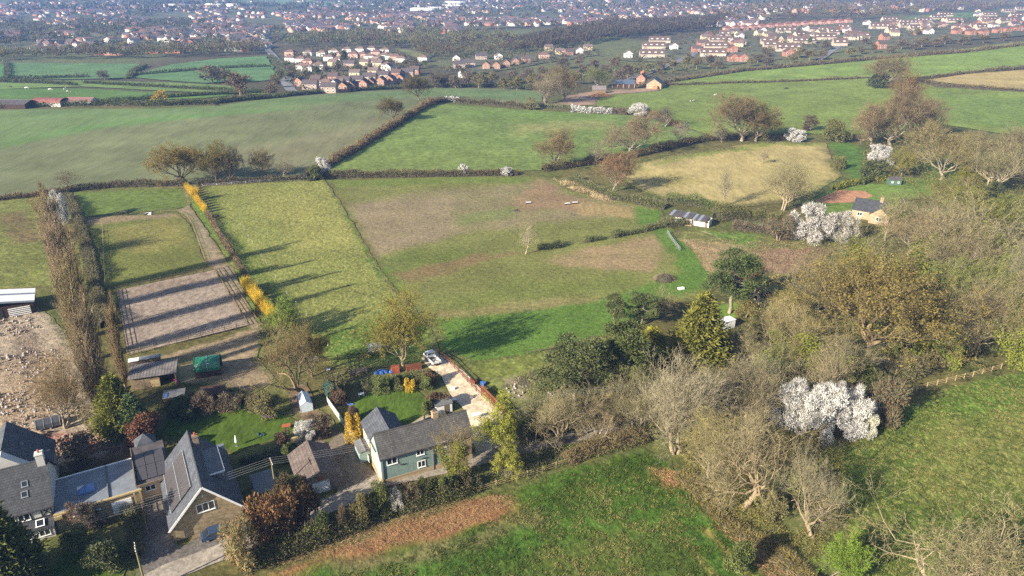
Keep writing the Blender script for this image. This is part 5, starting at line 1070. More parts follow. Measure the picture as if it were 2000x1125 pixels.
def trailer():
    A, ang, L = frame_px((76, 838), (116, 828)); t = empty('trailer', P(97, 834), ang, label='trailer under a black ribbed cover in the rubble yard', cat='trailer'); m_cv = mk('black_cover', (.055, .058, .065), .35, .3, 1.5, .4, 5, spec=.5)
    MB().box(-1.9, 1.9, -1., 1., .5, .75).build('deck', m_wood, t); MB().prism([(-1.15, .5), (1.15, .5), (1.0, 1.5), (.2, 1.75), (-1.0, 1.25)], 3.8, 'x', -1.9).build('cover', m_cv, t)
    for x in (-1.9, -.65, .6, 1.85): MB().tube([(x, -1.16, .5), (x, -1.02, 1.27), (x, .2, 1.78), (x, 1.02, 1.53), (x, 1.17, .5)], .045, 5).build('hoop', m_metal, t)
    for y in (-1.05, 1.05): wheel(t, .2, y, .32)
    MB().bar((-1.9, 0, .6), (-3.2, 0, .45), .1).build('drawbar', m_black, t)
    t = empty('scrap_pile', P(86, 852), .4, label='black heap of scrap timber beside the covered trailer', cat='scrap heap')
    for i in range(16): ubox('timber', m_darkw, t, (random.gauss(0, .7), random.gauss(0, .5), .15+random.random()*.5), (random.uniform(.6, 1.7), .14, .12), random.uniform(0, 3.1), R(random.uniform(-25, 25)))
trailer()
# ------------------------------------------------------------------ garden things
def parasol(px, h, label):
    t = empty('parasol', P(*px), 0, label=label, cat='parasol'); MB().tube([(0, 0, 0), (0, 0, h)], .03, 6).build('pole', m_wood, t); MB().lathe([(.06, h*.98), (.16, h*.7), (.26, h*.42), (.20, h*.36)][::-1], 10).build('canopy', m_wpaint, t); MB().lathe([(.3, 0), (.3, .1), (.06, .16)], 12).build('base', m_grey, t)
parasol((463,872), 2.4, 'closed white parasol on the stone house lawn')
def table(px, label, w=1.1, d=.7, h=.72, mat=None, ang=20, name='garden_table'):
    t = empty(name, P(*px), R(ang), label=label, cat='table'); ubox('tabletop', mat or m_wpaint, t, (0, 0, h), (w, d, .05))
    for x in (-.4, .4):
        for y in (-.38, .38): ubox('leg', mat or m_wpaint, t, (x*w, y*d, h/2), (.06, .06, h))
table((706,775), 'small white garden table by the dark green shed'); table((886,786), 'white folding table beside the gravel drive'); table((930,818), 'white trestle table at the right end of the cottage', 1.8, .9, 1.)
table((560,838), 'orange-brown wooden garden table by the earth bed', 1.5, 1., .8, m_terra)
t_ = empty('cable_drum', P(577, 866), 0, label='round wooden cable-drum table behind the garage', cat='table'); MB().lathe([(1.0, .7), (1.0, .78)], 18).build('tabletop', m_pale, t_); MB().lathe([(.35, 0), (.35, .7)], 12).build('drum', m_wood, t_)
t_ = empty('wicker_ring', P(839, 822), R(30), label='round wicker hoop seat on the cottage patio', cat='garden seat'); MB().tube([(1.0*math.cos(a*math.pi/9), 0, 1.1+1.0*math.sin(a*math.pi/9)) for a in range(19)], .14, 6).build('hoop', m_pale, t_); ubox('seat', m_wood, t_, (0, 0, .55), (1.2, .7, .1)); ubox('stand', m_wood, t_, (0, 0, .1), (1., .8, .2))
for (x, y, l, m_, s) in ((750,727,'crumpled blue tarpaulin behind the cottage garden',m_bluet,1.4),(684,790,'blue plastic sheet beside the dark green shed',m_bluet,.6),(527,814,'clump of purple flowers at the lawn corner',m_purple,.6),(512,850,'teal tarpaulin bundle beside the lawn',m_shedg,.7),(640,722,'white plastic bags by the back fence',m_wpaint,.6)):
    o = MB(); rg = random.Random(x)
    for i in range(7): o.lathe([(.02, .5*s), (.3*s, .38*s), (.42*s, .15*s), (.36*s, 0)][::-1], 7, (rg.gauss(0, .55)*s, rg.gauss(0, .3)*s, rg.uniform(-.1, .12)*s))
    ob = o.build('tarpaulin' if 'purple' not in l else 'flower_clump', m_); ob.location = P(x, y); tag(ob, label=l, cat='tarpaulin' if 'purple' not in l else 'flowers')
def crate(px, label, size, mat, ang=20, name='crate', lid=None):
    t = empty(name, P(*px), R(ang), label=label, cat=name.replace('_', ' ')); w, d, h = size; MB().box(-w/2, w/2, -d/2, d/2, 0, h).build('box', mat, t); ubox('lid', lid or mat, t, (0, 0, h+.04), (w*1.06, d*1.06, .07)); return t
crate((772,727), 'orange-brown storage box below the tall garden tree', (1.6, 1.2, 1.3), m_terra, name='storage_box'); crate((808,722), 'long rust-red log store beside the pickup', (3.2, 1., 1.1), m_fence, name='log_store'); crate((700,728), 'grey pallet stack in the back corner of the garden', (3.6, 1.6, .5), m_wood, name='pallet_stack')
crate((733,684), 'white-topped trailer box in the paddock behind the tall tree', (3., 1.9, 1.2), m_wpaint, 15, 'trailer_box'); crate((618,704), 'white feed bin by the back fence', (.9, .7, .8), m_wpaint, name='feed_bin'); crate((884,762), 'white cool box beside the gravel drive', (.8, .5, .5), m_wpaint, name='cool_box')
crate((925,748), 'brown planter at the edge of the gravel drive', (1.6, .6, .7), m_fence, -50, 'planter'); crate((944,752), 'blue recycling box beside the brown fence', (1.1, .6, .6), m_bluet, -50, 'recycling_box'); crate((265,975), 'red fuel can beside the white garage door', (.7, .5, .9), m_redm, name='fuel_can')
for (x, y, l) in ((1032,398,'white feed trough in the worn paddock, left one'),(1108,400,'brown feed trough in the worn paddock, middle one'),(1123,398,'white feed trough in the worn paddock, right one')): crate((x, y), l, (1.8, .7, .6), m_darkw, 10, 'feed_trough', m_wpaint)
crate((1330,565), 'white bags on the lush grass below the brushwood pile', (1.6, .9, .4), m_wpaint, name='sack_pile'); crate((1412,640), 'white caravan roof glimpsed beside the golden conifer', (5., 2.2, 2.), m_wpaint, 25, 'caravan'); crate((1385,662), 'white sheeted boat beside the golden conifer', (4., 1.6, 1.1), m_wpaint, 20, 'trailer_box')
shed('shed', 'dark green shed with a rusty roof behind the dark pine', (1440,566), 10, 6., 4., 2.6, 3.4, m_shedg, mk('rusty_sheet', C(150, 96, 74), .8, .3), 'x')
crate((355,1040), 'grey water butt by the stone gable', (.8, .8, 1.1), m_grey, name='water_butt'); ubox('low_wall', m_stone2, None, tuple(P(480, 1025)+Vector((0,0,.4))), (6., .5, .9), R(30)); tag(COL.objects[-1], label='low stone wall right of the stone gable', cat='wall')
crate((520,962), 'teal felt-roofed lean-to between the stone house and the garage', (3.4, 5., 2.2), mk('teal_shed_paint', C(84,110,104), .7, .2), 30, 'lean_to', m_grey)
# piles of sticks and rubble
def stick_pile(px, label, w, h, n, tint):
    p = P(*px); rng = np.random.default_rng(n); a = rng.uniform(0, 6.28, n); r = w/2*np.sqrt(rng.uniform(0, 1, n)); z = h*(1-(r/(w/2))**1.6)*rng.uniform(.5, 1.05, n); c = np.stack([r*np.cos(a), r*np.sin(a)*.7, z], 1); d = unit(np.stack([np.cos(a)+rng.normal(0, .6, n), np.sin(a)+rng.normal(0, .6, n), rng.normal(-.5, .3, n)], 1)); S = Soup(); S.add(slivers(c, d, rng.uniform(.8, 2.2, n), .09, rng)); k = MB().lathe([(w*.46, 0), (w*.4, h*.35), (w*.25, h*.7), (.1, h*.85)], 14)
    S.add((np.array(k.v), np.array([(f[0], f[i], f[i+1]) for f in k.f for i in range(1, len(f)-1)])), 1); o = obj_of('brushwood_pile', S.mesh('brushwood_pile', [m_twig, m_core])); o.location = p; o.color = (*tint, 1); tag(o, label=label, cat='brushwood pile')
stick_pile((1298,546), 'domed pile of brown brushwood on the lush paddock grass', 5.6, 1.7, 1400, (1.1,.95,.85)); stick_pile((1008,412), 'low brown brushwood heap in the worn paddock', 3., .6, 250, (.9,.8,.6)); stick_pile((1030,748), 'pale heap of cut branches outside the brown fence', 5., .9, 700, (1.9,1.8,1.6)); stick_pile((1190,388), 'orange heap of earth and twigs at the paddock corner', 7., .7, 300, (1.7,1.1,.7))
def rubble(px, n, label, mats, smax=.5):
    """broken bricks and blocks strewn too thick to count"""
    w = wpoly(px); poly = [(p.x, p.y) for p in w]; xs, ys = zip(*poly); rng = np.random.default_rng(n); X = rng.uniform(min(xs), max(xs), n*4); Y = rng.uniform(min(ys), max(ys), n*4); k = inside(poly, X, Y) & (fbm(X, Y, 7., 9, 3) > .47); X = X[k][:n]; Y = Y[k][:n]; n = len(X)
    cube = np.array(UNIT.v); V = []; F = []; q = np.array([(f[0], f[i], f[i+1]) for f in UNIT.f for i in (1, 2)])
    sc = smax * (.18 + rng.uniform(0, 1, (n, 1, 1)) ** 3 * 1.3) * rng.uniform(.5, 1.3, (n, 1, 3)); a = rng.uniform(0, 6.28, n); v = cube[None]*sc + rng.normal(0, .03, (n, 8, 3)); x = v[..., 0]*np.cos(a)[:, None] - v[..., 1]*np.sin(a)[:, None]; y = v[..., 0]*np.sin(a)[:, None] + v[..., 1]*np.cos(a)[:, None]
    v = np.stack([x + X[:, None], y + Y[:, None], v[..., 2] + height(X, Y)[:, None] + .3], -1); f = (q[None] + np.arange(n)[:, None, None]*8).reshape(-1, 3); me = mesh_np('rubble', v.reshape(-1, 3), f)
    for m in mats: me.materials.append(m)
    me.polygons.foreach_set('material_index', np.repeat(rng.integers(0, len(mats), n), 12).astype(np.int32)); tag(obj_of('rubble', me), label=label, kind='stuff')
m_concrete = mk('broken_concrete', C(186, 176, 170), .9, .2, 2); m_dirt_r = mk('dusty_block', C(160, 138, 118), .9, .2, 2); m_rbrick = mk('broken_brick', C(158, 108, 90), .9, .2, 2)
rubble([(-140,630),(60,610),(110,680),(150,780),(200,850),(60,850),(-140,800)], 2600, 'broken concrete and bricks strewn across the yard', [m_concrete, m_wood, m_concrete, m_dirt_r], .32); rubble([(60,850),(150,842),(230,826),(225,880),(110,900)], 800, 'bricks and slates piled behind the flat garage', [m_rbrick, m_dirt_r, m_wood], .34); rubble([(975,740),(1050,725),(1060,770),(1000,780)], 160, 'pale stones outside the brown fence', [m_concrete], .25)
# ------------------------------------------------------------------ animals and people
def skin(name, pts, edges, mat, parent=None, sub=1):
    me = bpy.data.meshes.new(name); me.from_pydata([p[:3] for p in pts], edges, []); me.materials.append(mat); o = obj_of(name, me, parent); s = o.modifiers.new('skin', 'SKIN'); me.skin_vertices or None
    if not me.skin_vertices: 
        import bmesh; b = bmesh.new(); b.from_mesh(me); b.verts.layers.skin.verify(); b.to_mesh(me); b.free()
    for i, p in enumerate(pts):
        r = p[3] if isinstance(p[3], tuple) else (p[3], p[3]); me.skin_vertices[0].data[i].radius = r; me.skin_vertices[0].data[i].use_root = (i == 0)
    if sub: q = o.modifiers.new('sub', 'SUBSURF'); q.levels = q.render_levels = sub
    return o
def quad(px, ang, label, mat, kind='horse', graze=True, s=1., lie=False, mane=None, at=None, group=None):
    """a horse, pony or cow: one skinned body with head, legs and tail"""
    cow = kind == 'cow'; hz = 1.02 if not cow else .95
    if lie: hz = .42
    P_ = [(0, 0, hz, (.30, .33)), (.55, 0, hz+.03, (.29, .32)), (-.55, 0, hz+.04, (.28, .31)), (.82, 0, hz+.12, (.2, .25)), (-.85, 0, hz+.06, (.16, .2))]
    E = [(0, 1), (0, 2), (1, 3), (2, 4)]
    if graze and not lie: neck = [(1.12, 0, hz-.12, (.13, .18)), (1.38, 0, hz-.48, (.10, .13)), (1.5, 0, hz-.7, (.10, .12)), (1.48, .0, hz-.92, (.06, .07))]
    else: neck = [(1.08, 0, hz+.35, (.13, .19)), (1.28, 0, hz+.6, (.10, .13)), (1.5, 0, hz+.56, (.09, .11)), (1.74, 0, hz+.42, (.06, .07))]
    b = len(P_); P_ += neck; E += [(3, b), (b, b+1), (b+1, b+2), (b+2, b+3)]
    for sx in (1, -1):
        for yy in (.17, -.17):
            x = .6 if sx > 0 else -.68; j = len(P_)
            if lie: P_ += [(x, yy*1.4, .25, .1), (x+.3, yy*1.8, .12, .06), (x+.05, yy*1.9, .06, .05)]
            elif sx > 0: P_ += [(x+.02, yy, hz*.66, .10), (x+.02+yy*.2, yy, hz*.34, .06), (x+.02-.03, yy, .05, .055)]
            else: P_ += [(x+.10, yy, hz*.68, .13), (x-.12, yy, hz*.40, .065), (x-.05, yy, .05, .055)]
            E += [(1 if sx > 0 else 2, j), (j, j+1), (j+1, j+2)]
    j = len(P_); P_ += [(-1.0, 0, hz-.05, .05), (-1.08, 0, hz-.5, .05)]; E += [(4, j), (j, j+1)]
    t = empty(kind, at or P(*px), R(ang), label=label, cat=kind, group=group); t.scale = (s, s, s); skin('body', P_, E, mat, t, 1)
    hd = P_[b+2]
    for yy in (.06, -.06): MB().tube([(hd[0]-.12, yy, hd[2]+.08), (hd[0]-.16, yy*1.5, hd[2]+.22)], [.035, .008], 5).build('ear', mat, t)
    if not cow and not lie:
        m = MB()
        for i in range(6):
            k = i/5; x = .75+(neck[1][0]-.75)*k; z = (hz+.32)*(1-k)+(neck[1][2]+.14)*k; m.tube([(x, 0, z), (x-.06, .07, z-.3)], [.06, .02], 5)
        m.build('mane', mane or m_hblack, t)
    return t
quad((245,421), 185, 'black horse grazing behind the horse paddock', m_hblack, s=1.35); quad((290,420), 5, 'piebald horse lying down beside the black one', m_pied, lie=True, graze=False, s=1.25); quad((424,428), 80, 'chestnut horse in the yellow paddock beside the willow row', m_hbrown, s=1.05)
for i,(x,y,l,m_) in enumerate([(52,174,'white pony grazing farthest left beyond the crop field',m_hwhite),(98,177,'white pony grazing, second from the left beyond the crop field',m_hwhite),(127,176,'white pony standing nearest the hedge gap',m_hwhite),(134,181,'dark pony with a white rump below the hedge gap',m_pied),(22,172,'dark pony at the far left beyond the crop field',m_hblack)]): quad((x,y), [10,20,80,0,160][i], l, m_, 'pony', i != 2, 1.15, group='ponies in the far left pasture')
for i,(x,y,l,m_) in enumerate([(1353,199,'black and white cow nearest the huge dome-shaped oak',m_pied),(1396,187,'small white calf behind the dome-shaped oak',m_hwhite),(1536,175,'black cow alone near the pasture hedge',m_hblack),(424,208,'dark horse beyond the crop field crest',m_hblack)]): quad((x,y), [150,20,170,20][i], l, m_, 'cow' if i < 3 else 'horse', i != 1, [1.25,.9,1.25,1.1][i])
def person(px, ang, label, top, legs, h=1.7, arms='down', hold=None):
    k = h/1.7; t = empty('person', P(*px), R(ang), label=label, cat='person'); t.scale = (k, k, k)
    B = [(0,0,.95,(.15,.11)), (0,0,1.2,(.14,.10)), (0,0,1.42,(.17,.10)), (0,0,1.5,(.06,.06)), (0,.01,1.56,(.055,.06)), (0,.015,1.64,(.085,.10)), (0,.0,1.72,(.06,.07))]; E = [(0,1),(1,2),(2,3),(3,4),(4,5),(5,6)]
    for s in (1, -1):
        j = len(B)
        if arms == 'down': A = [(.2*s,0,1.40,.055),(.26*s,.02,1.13,.045),(.24*s,.12,.9,.035),(.24*s,.16,.82,.035)]
        else: A = [(.2*s,0,1.42,.06),(.45*s,.05,1.38,.05),(.68*s,.12,1.42,.04),(.77*s,.14,1.44,.035)]
        B += A; E += [(2,j),(j,j+1),(j+1,j+2),(j+2,j+3)]; j = len(B); B += [(.10*s,0,.88,.10),(.11*s,.03*s,.48,.065),(.11*s,-.02,.08,.05),(.11*s,.14,.04,.04)]; E += [(0,j),(j,j+1),(j+1,j+2),(j+2,j+3)]
    o = skin('body', B, E, top, t, 1); o.data.materials.append(legs)
    MB().lathe([(.02,.13),(.07,.11),(.105,.04),(.10,-.05),(.07,-.1)][::-1], 10, (0,-.01,1.68)).build('hair', m_hbrown, t); MB().lathe([(.155,.95),(.13,.7),(.11,.4)][::-1], 10).build('trousers', legs, t)
    MB().lathe([(.0,.06),(.06,.03),(.07,-.03),(.03,-.08)][::-1], 8, (0,.055,1.64)).build('face', m_skin, t)
person((880,786), 200, 'person in a red top and dark trousers standing by the gravel drive', m_redc, m_navy); person((346,752), 150, 'small person in a bright pink coat with arms spread by the stable', m_pink, m_pink, 1.35, 'out')
# ------------------------------------------------------------------ trees in place
BR = (1.0, .82, .66); OL = (1., .95, .6); GY = (1.15, 1.12, 1.05); PALE = (1.25, 1.2, 1.05); DK = (.7, .65, .6)
RW = 'oaks in the row on the crop field edge'
put('leafy', 362,358,277,108, 'broadest yellow-tinged oak at the left end of the row on the crop field edge', 'oak_tree', (1.3,1.12,.6), RW, wood=DK)
put('leafy', 424,357,276,74, 'second oak of the row, dull olive, right against the broad yellow one', 'oak_tree', (.95,.84,.52), RW, wood=DK)
put('oak', 449,356,287,62, 'brown round oak in the middle of the row on the crop field edge', 'oak_tree', (.8,.7,.6), RW, wood=DK)
put('oak', 513,348,291,54, 'small brown mushroom-shaped oak, fourth along the row by the crop field', 'oak_tree', (1.,.85,.62), RW, wood=DK)
put('ash', 553,348,302,42, 'thin pale bare tree ending the oak row at its right', 'bare_tree', PALE, RW)
put('ash', 130,374,328,54, 'lone bare grey tree on the hedge at the left, above the white blossom', 'bare_tree', (1.1,1.,.9))
put('leafy', 770,238,188,50, 'lone round tree on the slanting hedge of the middle pasture', 'oak_tree', (.7,.62,.45), wood=DK)
put('leafy', 818,196,143,54, 'olive tree on a tall thin trunk behind the slanting hedge', 'tree', (.62,.6,.42), wood=DK, pick=1)
put('oak', 1083,329,254,84, 'round brown oak standing at the lower right of the middle pasture', 'oak_tree', (1.1,.9,.62))
put('oak', 1232,302,222,112, 'wide spreading bare oak on the hedge right of the middle pasture', 'oak_tree', (1.15,1.,.75))
put('oak', 1197,374,292,78, 'reddish-brown oak in front of the left end of the straw field', 'oak_tree', (1.2,.85,.6))
put('ash', 1160,322,268,44, 'thin pale bare tree between the two brown oaks', 'bare_tree', PALE)
put('ash', 1322,282,235,48, 'small pale bare tree on the hedge above the straw field', 'bare_tree', PALE)
put('snag', 1298,248,205,48, 'dark gnarled little tree right of the white blossom thicket', 'bare_tree', DK)
put('oak', 1448,276,180,124, 'huge brown dome-shaped oak above the straw field', 'oak_tree', (.95,.8,.58))
put('leafy', 1476,276,205,92, 'olive-tinted oak standing against the huge brown dome', 'oak_tree', (.72,.64,.42))
put('ash', 1410,278,238,42, 'pale bare sapling left of the huge dome-shaped oak', 'bare_tree', PALE)
TG = 'brown trees in the clump on the right slope'
put('oak', 1738,288,165,130, 'largest brown tree of the clump on the right slope', 'oak_tree', (1.,.86,.66), TG)
put('oak', 1790,275,190,100, 'brown tree at the right shoulder of the clump on the right slope', 'oak_tree', (.95,.84,.66), TG)
put('oak', 1700,286,200,86, 'brown tree at the left foot of the clump on the right slope', 'oak_tree', (1.05,.92,.7), TG)
put('oak', 1762,218,136,84, 'orange-brown tree at the top of the clump on the right slope', 'oak_tree', (1.05,.8,.5), TG)
put('oak', 1722,172,104,86, 'separate brown tree on the hedge above the clump, beside the bright strip field', 'oak_tree', (.95,.85,.62))
put('dark_shrub', 1712,172,142,44, 'dark evergreen bush at the foot of the tree above the clump')
put('oak', 1838,352,243,128, 'broad olive-brown tree left of the pale many-stemmed one at the right', 'oak_tree', (1.,.92,.6))
put('many', 1932,376,268,118, 'pale many-stemmed tree with a yellow-green haze at the right edge', 'tree', (1.3,1.3,.8), wood=(1.5,1.5,1.4))
put('maple', 1893,366,300,64, 'yellow-green leafing tree in front of the many-stemmed one', 'tree', (1.25,1.1,.35))
put('oak', 1995,350,246,112, 'brown tree cut by the right edge below the pasture', 'oak_tree', (1.,.9,.7))
put('oak', 1900,330,250,90, 'brown tree between the broad olive one and the right edge', 'oak_tree', (.95,.9,.62))
put('dark_conifer', 1935,398,355,60, 'low dark evergreen beneath the many-stemmed tree', 'conifer', (1,1,1))
put('ash', 1416,404,322,36, 'slim pale bare tree at the lower edge of the straw field', 'bare_tree', PALE)
put('many', 1530,410,308,90, 'pale spindly bare tree before the straw field, above the grey blossom', 'bare_tree', (1.45,1.35,1.05), wood=PALE)
put('ash', 1488,320,288,22, 'tiny pale sapling standing alone in the straw field', 'sapling', PALE)
put('many', 1066,202,140,62, 'pair of tall pale trees beside the farm drive', 'bare_tree', (1.2,1.1,.9))
put('oak', 1103,198,128,64, 'brown tree behind the pale pair by the farm drive', 'oak_tree', (.95,.78,.6))
put('leafy', 1166,172,130,58, 'rounded light green tree beside the farm sheds', 'tree', (.8,.95,.6))
put('ash', 1027,496,436,44, 'lone bare forked sapling standing in the centre paddock', 'bare_tree', (1.6,1.5,1.3), wood=(1.7,1.6,1.5))
# the near garden trees
put('leafy', 788,722,574,136, 'tall olive-leafed tree standing at the back of the cottage garden', 'tree', (1.2,1.18,.62), wood=(1.1,1.1,.9), pick=0)
put('snag', 592,770,592,150, 'big brown leaning bare tree behind the two back gardens', 'bare_tree', (1.2,1.,.7), wood=(.9,.8,.6))
put('leafy', 610,735,640,80, 'thin olive-leafed tree beside the leaning bare one', 'tree', (.9,.75,.42), wood=DK, pick=1)
put('maple', 540,668,590,92, 'light green willow at the near end of the orange rod row', 'willow_tree', (1.5,1.7,.9))
PG = 'poplars in the row beside the rubble yard'
for i, (x, y, h, l) in enumerate([(206,806,23,'nearest Lombardy poplar of the row, standing behind the shaggy cypress'),(190,752,26,'second Lombardy poplar of the row, counted from the houses'),(174,704,27,'third Lombardy poplar of the row, beside the rubble yard'),(160,660,28,'fourth Lombardy poplar of the row, level with the riding arena'),(146,618,27,'fifth Lombardy poplar of the row, behind the pale barn roof'),(134,580,28,'farthest and topmost Lombardy poplar of the row')]):
    put('poplar', x, y, 0, 0, l, 'poplar_tree', (1.6,1.42,1.15), PG, hgt=h+1.5, wid=8.4, wood=(1.5,1.4,1.2), at=P(x, y))
put('poplar', 248,756,575,40, 'narrow slim poplar at the corner of the riding arena', 'poplar_tree', (1.6,1.35,1.05), PG, pick=1)
put('many', 130,836,690,110, 'brown bushy sapling clump leaning from the poplars over the rubble', 'bare_tree', (1.3,1.05,.62))
put('green_conifer', 240,846,735,98, 'shaggy yellow-green cypress behind the stone house', 'conifer', (.8,.9,.8))
put('dark_conifer', 268,852,772,70, 'blue-green conifer in front of the shaggy cypress', 'conifer', (1.3,1.5,1.7))
put('rust_shrub', 283,868,818,78, 'rounded rust-brown shrub behind the solar-roofed link', tint=(1.3,1.,.9))
put('dark_conifer', 18,1150,985,150, 'dark conifer filling the bottom left corner', 'conifer', (1,1,.8))
put('ivied', 890,938,806,80, 'ivy-clad tree rising in front of the teal cottage', 'ivy_tree', (1.2,1.05,.7), pick=0)
put('maple', 962,905,783,118, 'yellow-green leafing maple at the right end of the teal cottage', 'maple_tree', (1.75,1.6,.75))
put('maple', 986,942,866,86, 'small pale yellow-green maple beside the rail fence', 'maple_tree', (1.8,1.65,.8))
# trees between the drive and the lane
put('snag', 1100,862,738,170, 'sprawling bare tree with long pale limbs right of the brown fence', 'bare_tree', (1.35,1.25,1.), wood=(1.1,1.02,.9), pick=0)
put('ash', 1172,872,765,100, 'upright bare grey tree between the lane and the dark pines', 'bare_tree', (1.3,1.2,.95), wood=GY)
put('pine', 1120,800,672,128, 'left one of the two dark pines below the lush paddock edge', 'pine_tree', (1.1,1.1,1.1))
put('pine', 1216,776,648,126, 'right one of the two dark pines, against the golden conifer hedge', 'pine_tree', (1,1,.95))
put('many', 1318,884,700,168, 'big pale many-stemmed bare tree at the tip of the foreground field', 'bare_tree', (1.5,1.42,1.2), wood=(1.05,1.,.9), pick=0)
put('snag', 1452,992,788,180, 'old bare tree with a thick broken trunk in the foreground hedge', 'bare_tree', (1.3,1.2,.85), wood=(1.,.92,.78), pick=1)
put('snag', 1586,1050,880,150, 'bare tree with a torn orange limb, right of the thick-trunked one', 'bare_tree', (1.3,1.2,1.), wood=(1.,.92,.8), pick=0)
put('snag', 1862,1240,1010,330, 'spreading bare crown cut by the bottom edge at the right', 'bare_tree', (1.35,1.25,.95), wood=GY, pick=1)
put('maple', 1622,1125,1022,104, 'bright green leafing bush at the foot of the foreground hedge', 'shrub', (.9,1.15,.42), cat='shrub')
put('many', 1390,940,800,120, 'tangle of yellow-barked saplings left of the thick trunk', 'bare_tree', (1.4,1.3,.75))
put('many', 1446,850,720,110, 'grey bare thicket behind the thick-trunked tree', 'bare_tree', (1.35,1.25,1.), pick=1)
BL = 'white blackthorn in full blossom beside the meadow'
put('blossom', 1543,832,736,96, 'tall white blackthorn at the left of the blossom thicket', group=BL)
put('blossom', 1600,848,748,116, 'widest white blackthorn in the middle of the blossom thicket', group=BL)
put('blossom', 1662,842,758,98, 'white blackthorn at the right of the blossom thicket by the meadow', group=BL)
put('blossom', 1628,806,742,70, 'white blackthorn at the back of the blossom thicket', group=BL)
put('brown_shrub', 1725,826,742,92, 'brown half-flowering shrub at the right end of the blossom thicket', tint=(1.1,1.15,.95))
# right-hand wood
put('leafy', 1692,700,486,285, 'giant olive-brown oak dominating the right-hand wood', 'oak_tree', (.85,.78,.55), wood=(.9,.8,.6), pick=0)
put('leafy', 1770,690,560,120, 'olive-green crown against the right of the giant oak', 'oak_tree', (.85,.98,.58))
put('ivied', 1556,728,588,140, 'ivy-covered tree just left of the giant oak', 'ivy_tree', (1.25,1.1,.7), pick=0)
put('ivied', 1785,690,560,110, 'ivy-covered tree by the lane under the power lines', 'ivy_tree', (1.2,1.1,.8), pick=1)
put('snag', 1606,785,640,150, 'white-limbed bare tree above the blossom thicket', 'bare_tree', (1.45,1.35,1.1), wood=PALE, pick=0)
put('snag', 1478,800,690,130, 'pale twisted tree left of the white-limbed one', 'bare_tree', (1.4,1.3,1.05), wood=PALE, pick=1)
put('many', 1520,690,585,110, 'buff bare sapling thicket beside the derelict shed', 'bare_tree', (1.5,1.3,.85))
put('oak', 1772,500,405,110, 'brown twiggy tree in front of the stone bungalow', 'oak_tree', (1.15,1.,.66))
put('ivied', 1790,540,392,150, 'ivy-green tree right of the stone bungalow', 'ivy_tree', (1.2,1.1,.8), pick=1)
put('many', 1858,560,410,140, 'grey-green bare tree in the middle of the right-hand wood', 'bare_tree', (1.2,1.15,.85))
put('ivied', 1945,560,392,140, 'ivied tree with pale stems at the right edge of the wood', 'ivy_tree', (1.3,1.2,.9), pick=0)
put('leafy', 1880,470,372,130, 'olive-green crown at the top of the right-hand wood', 'oak_tree', (.9,1.02,.6))
put('many', 1900,690,545,140, 'pale leaning stems over the lane at the right', 'bare_tree', (1.3,1.2,.95), wood=PALE)
put('ivied', 1985,720,540,130, 'dark ivied tree by the end of the rail fence', 'ivy_tree', (1.2,1.1,.8), pick=1)
put('blossom', 1960,590,528,60, 'white blossom glimpsed inside the right-hand wood')
put('bud_shrub', 1830,640,575,110, 'olive shrub below the grey-green tree in the right-hand wood', tint=(1.1,1.1,.8))
put('blossom', 1582,470,392,110, 'greyish-white blossom thicket left of the stone bungalow', tint=(.8,.78,.76))
put('blossom', 1640,470,408,70, 'smaller greyish blossom bush touching the bungalow', tint=(.8,.78,.76))
put('pine', 1424,612,498,96, 'dark pine beside the bare white tree near the derelict shed', 'pine_tree', (.9,1,.95))
put('ash', 1466,600,484,90, 'white-stemmed bare tree at the corner of the derelict shed', 'bare_tree', PALE, wood=(1.4,1.35,1.25))
put('pine', 1199,642,580,46, 'left small pine on the lush lower edge of the paddock', 'pine_tree', (1.1,1.1,1))
put('pine', 1254,636,578,58, 'right small pine on the lush lower edge of the paddock', 'pine_tree', (1.1,1.1,1))
put('ash', 1302,622,556,56, 'thin bare tree between the small pines and the golden conifer', 'bare_tree', (1.3,1.2,.9))
put('gold_conifer', 1362,725,574,132, 'shaggy golden conifer, brightest tree of the picture', 'conifer', (.8,.86,.75))
put('gold_conifer', 1270,700,640,80, 'low golden-green conifer left of the shaggy one', 'conifer', (1.4,1.35,1.))
put('gold_conifer', 1235,690,645,60, 'smallest golden-green conifer, next to the dark pines', 'conifer', (1.3,1.3,1.))
put('brown_shrub', 560,1000,930,80, 'dark brown shrub by the utility pole', tint=(.8,.75,.6))
put('rust_shrub', 542,1056,958,98, 'large rust-brown shrub in front of the stone house gable', tint=(1.3,1.05,.85))
put('rust_shrub', 600,1026,958,62, 'small rust-brown shrub between the large one and the garage', tint=(.9,.8,.7))
put('dark_shrub', 585,968,930,54, 'dark evergreen bush at the corner of the garage')
put('brown_shrub', 472,1108,1022,86, 'pale twiggy shrub over the parked blue car', tint=(1.7,1.7,1.2))
put('dark_shrub', 200,1000,975,44, 'small evergreen bush beside the white garage door', tint=(1.2,1.2,1))
